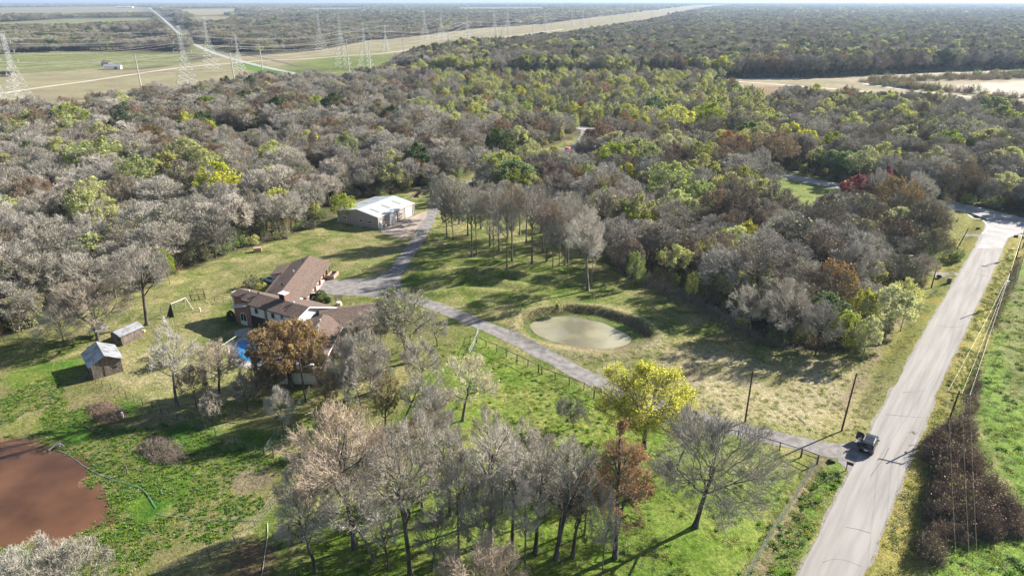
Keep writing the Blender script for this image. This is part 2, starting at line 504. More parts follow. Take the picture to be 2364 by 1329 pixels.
LITTER, LITTER2 = (.085, .07, .045), (.12, .12, .045)
KHAKI, KHAKI2 = (.29, .25, .16), (.25, .23, .125)
colA[:] = LITTER; colB[:] = LITTER2
far = sstep(900, 1500, gy)
zone(None, (.10, .095, .075), (.12, .12, .07), w=far)
# power-line corridor and the fields beyond
CORR = WP([(-260, 262), (0, 280), (100, 276), (200, 270), (270, 252), (330, 238), (450, 234), (600, 200), (700, 206), (800, 198), (880, 182), (960, 152), (1100, 119), (1300, 95), (1500, 57), (1640, 22), (1700, 12), (1600, 14),
           (1450, 32), (1250, 58), (1100, 68), (950, 88), (850, 96), (740, 118), (600, 130), (520, 128), (430, 150), (300, 165), (150, 158), (0, 172), (-300, 180)])
zone(CORR, KHAKI, KHAKI2, 4, 4)
zone(WP([(630, 190), (660, 150), (760, 132), (900, 128), (960, 128), (940, 150), (850, 172), (740, 182)]), (.13, .17, .045), (.19, .21, .07), 8, 6)
zone(WP([(530, 150), (560, 142), (720, 180), (660, 190)]), (.09, .18, .03), (.12, .2, .04), 2, 2)
zone(WP([(-100, 185), (-100, 120), (120, 118), (430, 128), (440, 150), (300, 160), (100, 168)]), (.12, .16, .05), (.25, .23, .10), 6, 10)
for poly, a, b in (([(-300, 44), (0, 42), (200, 40), (330, 36), (352, 19), (280, 17), (0, 20), (-300, 22)], (.17, .18, .09), KHAKI),
                   ([(-400, 82), (0, 75), (200, 67), (340, 62), (366, 60), (350, 43), (160, 46), (0, 54), (-400, 62)], (.22, .21, .10), (.17, .19, .08)),
                   ([(400, 24), (560, 22), (565, 32), (470, 38), (410, 36)], KHAKI, KHAKI2),
                   ([(440, 40), (560, 40), (520, 52), (450, 54)], (.24, .19, .12), KHAKI2),
                   ([(700, 22), (850, 21), (850, 24), (700, 25)], KHAKI, KHAKI), ([(1050, 20), (1270, 20), (1270, 23), (1050, 24)], KHAKI, KHAKI),
                   ([(380, 78), (430, 74), (480, 100), (520, 130), (460, 130), (430, 110)], (.13, .16, .05), KHAKI2)):
    zone(WP(poly), a, b, 6, 4)
# retention basin and its levee on the right
BASIN = WP([(1640, 188), (1700, 182), (1900, 181), (2100, 170), (2364, 160), (2800, 150), (2900, 360), (2500, 312), (2364, 288), (2200, 262), (2050, 256), (1900, 244), (1760, 236), (1650, 208)])
zone(BASIN, (.36, .29, .20), (.28, .25, .15), 2, 3)
zone(WP([(1640, 205), (1900, 222), (2050, 238), (2364, 268), (2500, 290), (2500, 315), (2364, 290), (2200, 264), (1900, 246), (1760, 238)]), (.17, .15, .07), (.22, .16, .10), 3, 4)
zone(WP([(1760, 190), (1900, 186), (1960, 192), (2050, 208), (1900, 206)]), (.24, .22, .12), (.33, .28, .18), 2, 3)
zone(WP([(1980, 190), (2110, 180), (2364, 171), (2800, 160), (2800, 170), (2364, 184), (2130, 188), (2100, 200), (2300, 222), (2364, 226), (2364, 232), (2150, 212), (2000, 198)]), (.10, .085, .055), (.15, .12, .08), 1.5, 1.5)
zone(WP([(2150, 203), (2364, 190), (2800, 175), (2800, 250), (2364, 226), (2210, 213)]), (.55, .49, .41), (.48, .42, .34), 1, 1)
zone(WP([(1700, 200), (1850, 205), (2000, 216), (1900, 226), (1750, 215)]), (.30, .19, .11), (.22, .16, .09), 2, 3)
# the cleared ground round the house, park and road
YOUNGZ = WP([(1000, 235), (1080, 175), (1300, 190), (1500, 196), (1640, 200), (1780, 245), (1760, 300), (1700, 345), (1400, 300), (1200, 290)])
zone(YOUNGZ, (.24, .17, .08), (.24, .26, .08), 6, 8)
CLEAR = WP([(-500, 950), (0, 790), (120, 748), (250, 705), (330, 668), (400, 632), (480, 605), (600, 568), (680, 542), (770, 505), (790, 470), (960, 440), (1000, 438),
            (1180, 372), (1330, 318), (1370, 322), (1330, 350), (1200, 400), (1090, 440), (1190, 450), (1320, 480), (1400, 560), (1405, 602), (1450, 640), (1560, 680), (1640, 722),
            (1740, 780), (1840, 818), (1960, 815), (2040, 765), (2110, 705), (2150, 650), (2190, 600), (2160, 540), (2110, 505), (2060, 480), (1900, 450), (1800, 425), (1690, 395),
            (1700, 375), (1850, 400), (1950, 425), (2120, 452), (2364, 500), (2700, 560), (3200, 900), (3200, 1700), (-700, 1700)])
zone(CLEAR, GREEN, STRAW, 1.5, 2)
BLOCK = WP([(1402, 604), (1450, 640), (1560, 680), (1640, 722), (1740, 780), (1840, 816), (1950, 812), (2030, 765), (2100, 705), (2140, 655), (2165, 600), (2150, 545), (2080, 510), (2000, 490), (1900, 475), (1820, 450), (1700, 410), (1500, 375), (1340, 400), (1200, 400), (1060, 440), (1150, 460), (1320, 520), (1395, 570)])
zone(BLOCK, LITTER, LITTER2, 1.5, 2)
zone(WP([(1780, 400), (1960, 432), (1975, 470), (1900, 490), (1830, 475), (1770, 440)]), (.12, .18, .03), (.22, .24, .07), 2, 3)
zone(WP([(2090, 470), (2364, 515), (2300, 565), (2200, 565), (2140, 545), (2105, 510)]), (.15, .17, .04), (.28, .25, .09), 2, 3)
# tawny mown ground between pond, road and drive
zone(WP([(1500, 800), (1640, 790), (1800, 830), (1950, 850), (2020, 870), (2010, 940), (1970, 1010), (1850, 1005), (1640, 965), (1590, 900)]), (.40, .34, .21), (.25, .23, .10), 3, 5)
zone(WP([(1190, 760), (1230, 790), (1300, 812), (1420, 822), (1500, 810), (1560, 860), (1480, 870), (1370, 860), (1250, 800)]), (.33, .28, .16), (.12, .16, .03), 2, 4, .8)
zone(WP([(1650, 780), (1740, 790), (1760, 815), (1690, 820)]), (.34, .22, .13), STRAW, 2, 3, .7)
zone(WP([(1560, 850), (1600, 850), (1610, 865), (1570, 868)]), (.34, .22, .13), STRAW, 2, 3, .7)
# lawn round the house: greener
zone(WP([(300, 700), (480, 625), (640, 590), (600, 660), (540, 670), (500, 760), (460, 790), (330, 780)]), (.16, .18, .055), (.30, .26, .12), 2, 6)
zone(WP([(210, 860), (300, 810), (420, 790), (560, 840), (580, 930), (420, 940), (300, 915)]), (.33, .29, .15), (.20, .21, .07), 2, 3)
zone(WP([(370, 940), (600, 930), (900, 950), (700, 1010), (690, 1050), (560, 1020)]), (.13, .17, .03), (.25, .23, .10), 2, 4)
zone(WP([(920, 660), (1000, 560), (1120, 560), (1300, 620), (1420, 660), (1500, 700), (1200, 700), (1050, 700)]), (.10, .15, .02), (.24, .24, .085), 3, 5)
zone(WP([(740, 560), (860, 545), (940, 560), (900, 625), (780, 630)]), (.16, .18, .055), (.28, .24, .11), 2, 4)
# lush pasture in the foreground
zone(WP([(1000, 760), (1095, 770), (1250, 850), (1380, 915), (1600, 1000), (1880, 1062), (1790, 1200), (1660, 1500), (650, 1500), (760, 1230), (900, 1120), (1010, 1000), (960, 850)]), LUSH, LUSH2, 2, 4)
zone(WP([(1060, 960), (1140, 880), (1300, 930), (1400, 1010), (1300, 1060), (1100, 1050)]), (.17, .24, .035), (.27, .27, .08), 3, 6, .8)
zone(WP([(1580, 1010), (1720, 1030), (1850, 1065), (1760, 1160), (1650, 1130)]), (.15, .20, .035), (.25, .24, .09), 3, 6, .8)
zone(WP([(920, 985), (1040, 900), (1058, 915), (1010, 960), (945, 1000)]), (.26, .15, .10), (.22, .17, .09), 1.2, 3, .8)
zone(WP([(900, 740), (990, 735), (1080, 775), (1050, 850), (960, 880), (900, 800)]), (.19, .18, .075), (.13, .16, .035), 2, 4)
# weedy ground and mud round the brown pool, lower left
zone(WP([(-500, 900), (0, 835), (190, 868), (370, 950), (600, 1052), (690, 1062), (672, 1130), (560, 1210), (420, 1300), (300, 1500), (-600, 1500)]), (.15, .16, .05), (.22, .19, .09), 1.5, 2)
for c, r, a, b, k in (((150, 1000), 50, WEED, LUSH, 1), ((90, 870), 80, (.08, .17, .02), (.20, .22, .05), 1), ((250, 960), 60, WEED, (.14, .19, .03), 1), ((420, 1020), 75, WEED, LUSH, 1),
                      ((360, 1140), 110, WEED, LUSH, 1), ((590, 1020), 60, WEED, LUSH, .9), ((560, 1040), 50, LUSH, WEED, .9), ((170, 1270), 60, WEED, LUSH, 1), ((270, 1170), 40, WEED, LUSH, 1),
                      ((60, 980), 50, (.13, .17, .03), (.25, .22, .09), 1), ((40, 1325), 60, WEED, LUSH, .7), ((300, 1215), 50, WEED, LUSH, .9),
                      ((390, 1055), 42, (.12, .08, .06), (.17, .13, .10), 1), ((240, 960), 32, (.16, .10, .08), (.17, .14, .10), .9), ((250, 975), 18, (.25, .07, .05), (.2, .1, .07), .8),
                      ((560, 1110), 40, (.16, .13, .085), (.20, .17, .10), .9), ((560, 1290), 70, (.19, .11, .08), (.13, .13, .04), .8), ((290, 1180), 26, (.17, .10, .07), (.14, .09, .06), .9)):
    x, y = P(*c); rx = P(c[0] + r, c[1])[0] - x; ry = rx * .95
    ang = np.linspace(0, 2 * math.pi, 14)[:-1]
    zone(np.stack([x + rx * np.cos(ang), y + ry * np.sin(ang)], 1), a, b, 1.0, 2.5, k)
zone(MUD * 1.0, (.22, .125, .07), (.15, .09, .055), 1.6, 1.2)
# verges of the main road and the paddocks on its right
dm = seg_dist(MAIN_ROAD, gx, gy)
mr = [P(2090, 1329), P(2163, 1050), P(2240, 880), P(2330, 640)]
side = (gx - 36.15) * (101.51 - 58.63) - (gy - 58.63) * (69.53 - 36.15)
nz_ = fbm(gx, gy, 5, 4) - .5
near_road = (gy < 195) & (gy > 10)
zone(None, (.24, .21, .045), (.14, .17, .035), w=sstep(10, 8, dm + nz_ * 3) * near_road * (side < 0) * sstep(40, 150, gy + gx * 0))
zone(None, (.30, .25, .075), (.21, .20, .05), w=sstep(8.2, 7, dm + nz_ * 3) * near_road * (side > 0))
zone(None, (.24, .17, .12), (.16, .13, .075), w=np.exp(-((dm - 6.8 + nz_ * 2) / .9) ** 2) * near_road * (side < 0) * (gy < 81) * .9)
zone(None, (.26, .20, .14), (.20, .17, .09), w=np.exp(-((dm - 8.2 + nz_ * 2) / .9) ** 2) * near_road * (side < 0) * (gy > 92) * (gy < 145) * .9)
zone(None, (.10, .20, .02), (.16, .23, .04), w=np.exp(-((dm - 5.0 + nz_ * 2) / 1.1) ** 2) * near_road * (side < 0) * (gy < 80) * .9)
FIELD = WP([(2100, 1500), (2150, 1300), (2170, 1250), (2360, 1230), (2364, 1180), (2300, 1060), (2250, 960), (2270, 840), (2300, 740), (2340, 640), (2500, 400), (3600, 900), (3600, 1700)])
zone(FIELD, (.14, .24, .03), (.20, .29, .05), 1.2, 1)
zone(WP([(2330, 700), (2420, 720), (2380, 900), (2320, 960), (2330, 820)]), (.17, .17, .06), (.22, .20, .09), 2, 3, .8)
zone(WP([(2285, 760), (2330, 640), (2420, 640), (2350, 760)]), (.24, .20, .10), (.15, .19, .05), 2, 3, .8)
# pond banks
b = sdist(BANK, gx, gy)
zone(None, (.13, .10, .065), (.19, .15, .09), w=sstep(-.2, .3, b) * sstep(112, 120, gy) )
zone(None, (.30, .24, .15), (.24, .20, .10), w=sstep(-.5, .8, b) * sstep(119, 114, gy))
zone(None, (.10, .16, .03), (.14, .17, .045), w=sstep(.25, .5, np.clip(b, 0, 99) / (np.clip(b, 0, 99) + np.maximum(0, -sdist(POND, gx, gy)) + 1e-6)) * sstep(-.2, .3, sdist(POND, gx, gy) * -1) * sstep(114, 120, gy))
zone(None, (.32, .27, .17), (.26, .23, .12), w=np.exp(-((b + 1.3) / .8) ** 2) * .7)
print('ground', len(gx))
ny, nx = GX.shape
ii = np.arange(nx * ny).reshape(ny, nx)
gf = np.stack([ii[:-1, :-1], ii[:-1, 1:], ii[1:, 1:], ii[1:, :-1]], -1).reshape(-1, 4)

gm = bpy.data.materials.new('grass_ground'); gm.use_nodes = True
n = gm.node_tree.nodes; l = gm.node_tree.links; bs = n['Principled BSDF']; bs.inputs['Roughness'].default_value = .95; bs.inputs['Specular IOR Level'].default_value = .15
aA = n.new('ShaderNodeAttribute'); aA.attribute_name = 'soil_a'; aB = n.new('ShaderNodeAttribute'); aB.attribute_name = 'soil_b'
tc = n.new('ShaderNodeTexCoord')
def noise(scale, detail=5, rough=.6, dist=0.0):
    q = n.new('ShaderNodeTexNoise'); q.inputs['Scale'].default_value = scale; q.inputs['Detail'].default_value = detail; q.inputs['Roughness'].default_value = rough; q.inputs['Distortion'].default_value = dist
    l.new(tc.outputs['Object'], q.inputs[0]); return q
q1 = noise(.16, 8, .72, .6)
r1 = n.new('ShaderNodeMapRange'); r1.inputs[1].default_value = .42; r1.inputs[2].default_value = .60; l.new(q1.outputs[0], r1.inputs[0])
mx = n.new('ShaderNodeMix'); mx.data_type = 'RGBA'; l.new(r1.outputs[0], mx.inputs[0]); l.new(aA.outputs[0], mx.inputs[6]); l.new(aB.outputs[0], mx.inputs[7])
q2 = noise(1.6, 6, .75, .3)
r2 = n.new('ShaderNodeMapRange'); r2.inputs[1].default_value = .35; r2.inputs[2].default_value = .65; r2.inputs[3].default_value = .55; r2.inputs[4].default_value = 1.42; l.new(q2.outputs[0], r2.inputs[0])
q3 = noise(.035, 4, .6)
r3 = n.new('ShaderNodeMapRange'); r3.inputs[1].default_value = .35; r3.inputs[2].default_value = .65; r3.inputs[3].default_value = .85; r3.inputs[4].default_value = 1.15; l.new(q3.outputs[0], r3.inputs[0])
q5 = noise(5.0, 4, .7)
r5 = n.new('ShaderNodeMapRange'); r5.inputs[1].default_value = .35; r5.inputs[2].default_value = .65; r5.inputs[3].default_value = .72; r5.inputs[4].default_value = 1.25; l.new(q5.outputs[0], r5.inputs[0])
m0 = n.new('ShaderNodeMath'); m0.operation = 'MULTIPLY'; l.new(r2.outputs[0], m0.inputs[0]); l.new(r5.outputs[0], m0.inputs[1])
mu = n.new('ShaderNodeMath'); mu.operation = 'MULTIPLY'; l.new(m0.outputs[0], mu.inputs[0]); l.new(r3.outputs[0], mu.inputs[1])
vm = n.new('ShaderNodeVectorMath'); vm.operation = 'SCALE'; l.new(mx.outputs[2], vm.inputs[0]); l.new(mu.outputs[0], vm.inputs['Scale'])
l.new(vm.outputs[0], bs.inputs['Base Color'])
q4 = noise(2.2, 5, .75)
bp = n.new('ShaderNodeBump'); bp.inputs['Strength'].default_value = .75; bp.inputs['Distance'].default_value = .28; l.new(q4.outputs[0], bp.inputs['Height']); l.new(bp.outputs[0], bs.inputs['Normal'])

me = mknp('ground', np.stack([gx, gy, gh], 1), gf, [gm], smooth=True)
for nm, c in (('soil_a', colA), ('soil_b', colB)):
    at = me.attributes.new(nm, 'FLOAT_COLOR', 'POINT')
    at.data.foreach_set('color', np.concatenate([c, np.ones((len(c), 1))], 1).astype(np.float32).ravel())
ground = bpy.data.objects.new('ground', me); COL.objects.link(ground); tag(ground, kind='structure')

# ------------------------------------------------------------------ roads, drive, yards
M['chip_seal'] = mat('chip_seal', (.245, .23, .215), .9, (.335, .312, .295), 1.0, .35, 2, stretch=(14, 1.1, 1), rot=math.radians(52), contrast=(.34, .64), detail=7)
M['old_asphalt'] = mat('old_asphalt', (.32, .31, .305), .9, (.42, .405, .395), .25, .3, 9, contrast=(.35, .65), detail=8)
M['gravel'] = mat('gravel', (.17, .157, .15), .95, (.31, .29, .275), .8, .8, 5, contrast=(.35, .7), detail=8)
M['gravel_shoulder'] = mat('gravel_shoulder', (.20, .18, .15), .95, (.31, .285, .24), 1.2, .8, 5, contrast=(.35, .7), detail=8)
M['white_dirt'] = mat('white_dirt', (.55, .50, .42), .95, (.42, .37, .28), .05, .3, 3, contrast=(.45, .75))
M['concrete'] = mat('concrete', (.42, .33, .27), .9, (.28, .24, .21), .5, .2, 6, contrast=(.4, .7), detail=6)
M['paint_white'] = mat('paint_white', (.75, .74, .72), .7)

def resample(line, step):
    pts = [np.array(p, float) for p in line]
    # chaikin smoothing
    for _ in range(2):
        q = [pts[0]]
        for a, b in zip(pts[:-1], pts[1:]): q += [a * .75 + b * .25, a * .25 + b * .75]
        q.append(pts[-1]); pts = q
    pts = np.array(pts); seg = np.hypot(*np.diff(pts, axis=0).T); s = np.concatenate([[0], np.cumsum(seg)])
    m = max(2, int(s[-1] / step)); t = np.linspace(0, s[-1], m)
    return np.stack([np.interp(t, s, pts[:, 0]), np.interp(t, s, pts[:, 1])], 1)

def ribbon(name, line, width, z, m, step=2.0, rag=0.0, cols=4, parent=None, sep=None):
    p = resample(line, step); d = np.gradient(p, axis=0); d /= np.hypot(*d.T)[:, None]; nr = np.stack([-d[:, 1], d[:, 0]], 1)
    off = np.linspace(-1, 1, cols + 1)
    ww = np.full(len(p), float(width)) if np.isscalar(width) else np.interp(np.linspace(0, 1, len(p)), np.linspace(0, 1, len(width)), width)
    w = (ww / 2)[:, None] * off[None]
    if rag:
        e = (fbm(p[:, 0], p[:, 1], 3, 4) - .5) * 2 * rag; e2 = (fbm(p[:, 0] + 91, p[:, 1], 3, 4) - .5) * 2 * rag
        w[:, 0] += e; w[:, -1] += e2
    v = p[:, None] + nr[:, None] * w[..., None]
    zz = gz(v[..., 0], v[..., 1]) + z
    v = np.concatenate([v, zz[..., None]], -1).reshape(-1, 3)
    i = np.arange(len(p) * (cols + 1)).reshape(len(p), cols + 1)
    f = np.stack([i[:-1, :-1], i[1:, :-1], i[1:, 1:], i[:-1, 1:]], -1).reshape(-1, 4)[:, ::-1]
    me = mknp(name, v, f, [m], smooth=True); o = bpy.data.objects.new(name, me); COL.objects.link(o)
    if parent: o.parent = parent
    return o
tag(ribbon('gravel_shoulder', MAIN_ROAD, 6.5, .012, M['gravel_shoulder'], .8, .55), kind='structure')
tag(ribbon('gravel_shoulder', CROSS_ROAD[:12], 8.2, .008, M['gravel_shoulder'], 2.0, .4), kind='structure')
tag(ribbon('country_road', MAIN_ROAD, 5.9, .03, M['chip_seal'], 1.0, .12), kind='structure')
tag(ribbon('cross_road', CROSS_ROAD, [6.6] * 10 + [7] * 2 + [8] * 1 + [10] * 2 + [14, 18, 22], .024, M['old_asphalt'], 3.0, .1), kind='structure')
tag(ribbon('gravel_driveway', DRIVE, 3.7, .018, M['gravel'], .8, .35), kind='structure')
tag(ribbon('white_dirt_track', TRACK, [5.0, 5.0, 5, 6, 6, 9], .06, M['white_dirt'], 5, .4), kind='structure')
def sheet(name, poly, z, m, rag=.25):
    p = resample([tuple(q) for q in poly] + [tuple(poly[0])], .8)[:-1]
    c = p.mean(0); e = (fbm(p[:, 0], p[:, 1], 2, 3) - .5) * 2 * rag
    dd = (p - c) / np.hypot(*(p - c).T)[:, None]; p = p + dd * e[:, None]
    bmv = [(x, y, gz1(x, y) * 0 + z) for x, y in p]
    return mk(name, bmv, [tuple(range(len(bmv)))], m)
tag(sheet('gravel_yard', PAD, .022, M['gravel'], .5), kind='structure')
def flatpoly(name, poly, z, m, parent=None):
    return mk(name, [(x, y, z) for x, y in poly], [tuple(range(len(poly)))], m, parent)
tag(flatpoly('concrete_apron', APRON[::-1] if False else APRON, .028, M['concrete']), kind='structure')
# junction widening and painted kerb lines
J = [P(2255, 575), P(2272, 545), P(2283, 525), P(2278, 508), P(2250, 497), P(2150, 474), P(2200, 466), P(2364, 505), P(2420, 530), P(2364, 538), P(2325, 552), P(2315, 575)]
tag(flatpoly('road_junction', J, .036, M['old_asphalt']), kind='structure')
def stripe(pts, w=.32, z=.05):
    o = ribbon('painted_line', [P(*p) for p in pts], w, z, M['paint_white'], .6, 0, 1); return tag(o, kind='structure')
M['crack'] = mat('crack', (.10, .09, .085), .95)
for cr in ([(1952, 1218), (1985, 1224), (2010, 1232)], [(2044, 958), (2090, 962), (2128, 966)], [(2083, 908), (2120, 905), (2140, 902)], [(2224, 628), (2255, 634), (2282, 641)], [(2268, 541), (2300, 547), (2328, 545)], [(2160, 752), (2190, 757), (2218, 756)],
           [(1900, 1300), (1925, 1290), (1960, 1296), (1990, 1310)], [(2010, 1100), (2025, 1080), (2040, 1060), (2052, 1035)]):
    tag(ribbon('road_crack', [P(*p) for p in cr], .07, .036, M['crack'], .5, .05, 1), kind='structure')
stripe([(2232, 495), (2255, 503), (2275, 514), (2280, 525), (2277, 533), (2268, 541)], .4)
stripe([(2312, 532), (2330, 536), (2345, 540), (2362, 541)], .4)
stripe([(2322, 549), (2335, 543), (2362, 541)], .4)
# mouth of the drive flaring onto the road
flare = [P(1972, 1020), P(1996, 1008), P(2020, 1000), P(2030, 1000), P(2012, 1060), P(1985, 1098), P(1962, 1095), P(1945, 1075), P(1935, 1068), P(1938, 1026)]
tag(flatpoly('driveway_mouth', flare, .021, M['gravel']), kind='structure')
tag(ribbon('field_entrance', [P(2160, 634), P(2185, 630), P(2215, 636)], 2.6, .02, M['gravel'], .6, .3), kind='structure')
tag(ribbon('field_entrance', [P(2225, 540), P(2245, 542), P(2265, 548)], 2.4, .02, M['gravel'], .6, .3), kind='structure')
for a in ([(1700, 190), (1900, 205), (2000, 214), (2200, 232), (2364, 256), (2700, 300)], [(1650, 186), (1900, 182), (2200, 170), (2500, 158)],
          [(2000, 194), (1992, 196), (2080, 208), (2200, 222), (2364, 240), (2600, 270)]):
    tag(ribbon('levee_track', [P(*p) for p in a], 5, .05, M['white_dirt'], 4, 1.0), kind='structure')
M['rail_bed'] = mat('rail_bed', (.12, .09, .075), .95, (.2, .15, .12), .3)
tag(ribbon('railway_bed', [P(560, 127), P(640, 143), P(700, 157), P(760, 170), P(900, 205)], 5, .15, M['rail_bed'], 4, .3), kind='structure')
# water
def water(name, base, rough=.06):
    m = bpy.data.materials.new(name); m.use_nodes = True; b = m.node_tree.nodes['Principled BSDF']
    nn = m.node_tree.nodes; ll = m.node_tree.links
    b.inputs['Roughness'].default_value = rough; b.inputs['Specular IOR Level'].default_value = .5
    t = nn.new('ShaderNodeTexCoord'); z = nn.new('ShaderNodeTexNoise'); z.inputs['Scale'].default_value = .12; z.inputs['Detail'].default_value = 3; ll.new(t.outputs['Object'], z.inputs[0])
    r = nn.new('ShaderNodeValToRGB'); r.color_ramp.elements[0].color = (*[c * .62 for c in base], 1); r.color_ramp.elements[1].color = (*[min(1, c * 1.3) for c in base], 1)
    r.color_ramp.elements[0].position = .35; r.color_ramp.elements[1].position = .65
    ll.new(z.outputs[0], r.inputs[0]); ll.new(r.outputs[0], b.inputs['Base Color'])
    z2 = nn.new('ShaderNodeTexNoise'); z2.inputs['Scale'].default_value = 3; ll.new(t.outputs['Object'], z2.inputs[0])
    bp = nn.new('ShaderNodeBump'); bp.inputs['Strength'].default_value = .05; bp.inputs['Distance'].default_value = .05; ll.new(z2.outputs[0], bp.inputs['Height']); ll.new(bp.outputs[0], b.inputs['Normal'])
    return m
M['murky'] = water('murky_water', (.30, .28, .185), .045); M['brown_water'] = water('brown_water', (.125, .06, .03), .06)
pc = BANK.mean(0)
tag(flatpoly('pond_water', resample([tuple(q) for q in POND] + [tuple(POND[0])], .8)[:-1], -.95, M['murky']), kind='structure')
mc_ = MUD.mean(0); mud2 = mc_ + (MUD - mc_) * 1.22
tag(flatpoly('muddy_pool', resample([tuple(q) for q in mud2] + [tuple(mud2[0])], .8)[:-1], -.075, M['brown_water']), kind='structure')
# ------------------------------------------------------------------ woods
T_ = {}
def proto(key, seeds, **kw):
    T_[key] = [tree_mesh(key + str(i), s, **kw) for i, s in enumerate(seeds)]
G = dict(mats=('bark', 'twig_grey', 'leaf_moss'))
proto('park', [1, 2, 3], H=15, R=4.6, bole=.50, limbs=10, per=(6, 5, 5), twig_r=.03, twigs=2, mats=('bark', 'twig_grey', 'leaf_moss'), wander=.4)
proto('grey', [4, 5, 6, 7], H=11, R=4.8, bole=.26, limbs=11, per=(6, 6, 5), twig_r=.036, twigs=2, **G)
proto('tallgrey', [41, 42, 43], H=13, R=3.9, bole=.34, limbs=12, flat=1.0, per=(6, 5, 5), twig_r=.034, twigs=2, wander=.7, **G)
proto('dim', [8, 9, 10], H=11, R=4.6, bole=.26, limbs=11, per=(6, 6, 5), twig_r=.036, twigs=2, mats=('bark_dark', 'twig_dim', 'leaf_olive'), leafn=900, leafs=.4)
proto('brown', [11, 12, 13], H=11, R=5.0, bole=.24, limbs=11, per=(6, 6, 5), twig_r=.034, twigs=2, mats=('bark_dark', 'twig_brown', 'leaf_moss'), leafn=1000, leafs=.32)
proto('rust', [14, 15], H=11, R=4.8, bole=.24, limbs=11, per=(6, 6, 6), twigs=1, mats=('bark_dark', 'twig_brown', 'leaf_rust'), leafn=2600, leafs=.36)
proto('white', [16, 17], H=11, R=4.6, bole=.3, limbs=10, per=(6, 6, 5), twig_r=.036, twigs=2, mats=('bark', 'twig_white', 'leaf_moss'))
proto('lime', [18, 19], H=10, R=4.6, bole=.24, limbs=10, per=(6, 6, 5), twigs=1, mats=('bark_dark', 'twig_dim', 'leaf_lime'), leafn=3800, leafs=.38)
proto('yellow', [20, 21], H=10, R=4.2, bole=.24, limbs=10, per=(6, 6, 5), twigs=1, mats=('bark_dark', 'twig_dim', 'leaf_yellow'), leafn=3000, leafs=.38, leaf_low=-.2)
proto('pale', [22, 23], H=10.5, R=4.6, bole=.26, limbs=10, per=(6, 6, 5), twigs=2, mats=('bark', 'twig_grey', 'leaf_pale'), leafn=3600, leafs=.38, leaf_low=-.5)
proto('green', [24, 25], H=10.5, R=5, bole=.18, limbs=11, per=(6, 6, 4), twigs=1, mats=('bark_dark', 'twig_dim', 'leaf_green'), leafn=7500, leafs=.42)
proto('midgreen', [26], H=9, R=3.6, bole=.3, limbs=10, per=(6, 5, 4), twigs=1, mats=('bark_dark', 'twig_dim', 'leaf_midgreen'), leafn=5000, leafs=.36)
proto('young', [27, 28], H=9, R=2.1, bole=.10, limbs=14, per=(4, 4, 4), twigs=1, mats=('bark_dark', 'twig_dim', 'leaf_pale'), leafn=2200, leafs=.3, conic=True)
proto('younglime', [29], H=8, R=2.3, bole=.12, limbs=14, per=(4, 4, 4), twigs=1, mats=('bark_dark', 'twig_dim', 'leaf_lime'), leafn=2400, leafs=.3, conic=True)
proto('red', [30], H=9, R=4.0, bole=.2, limbs=10, per=(6, 5, 4), twigs=1, mats=('bark_dark', 'twig_brown', 'leaf_red'), leafn=5200, leafs=.36)
KNAME = dict(tallgrey='bare_tree', park='bare_tree', grey='bare_tree', dim='bare_tree', brown='bare_tree', white='bare_tree', rust='rusty_leaf_tree', lime='leafy_tree', yellow='leafy_tree', pale='leafy_tree',
             green='evergreen_tree', midgreen='leafy_tree', young='young_tree', younglime='young_tree', red='red_leaf_tree')
KCAT = {'evergreen_tree': 'evergreen tree'}

def tree_obj(p, x, y, H, R, rz, label, group=None, name='bare_tree', z=None):
    e = empty(name, (x, y, (gz1(x, y) if z is None else z) - .08), rz, label, 'tree', group)
    e.scale = (R / p['R'], R / p['R'], H / p['H'])
    for nm in ('trunk', 'crown'):
        o = bpy.data.objects.new(nm, p[nm]); COL.objects.link(o); o.parent = e
    return e

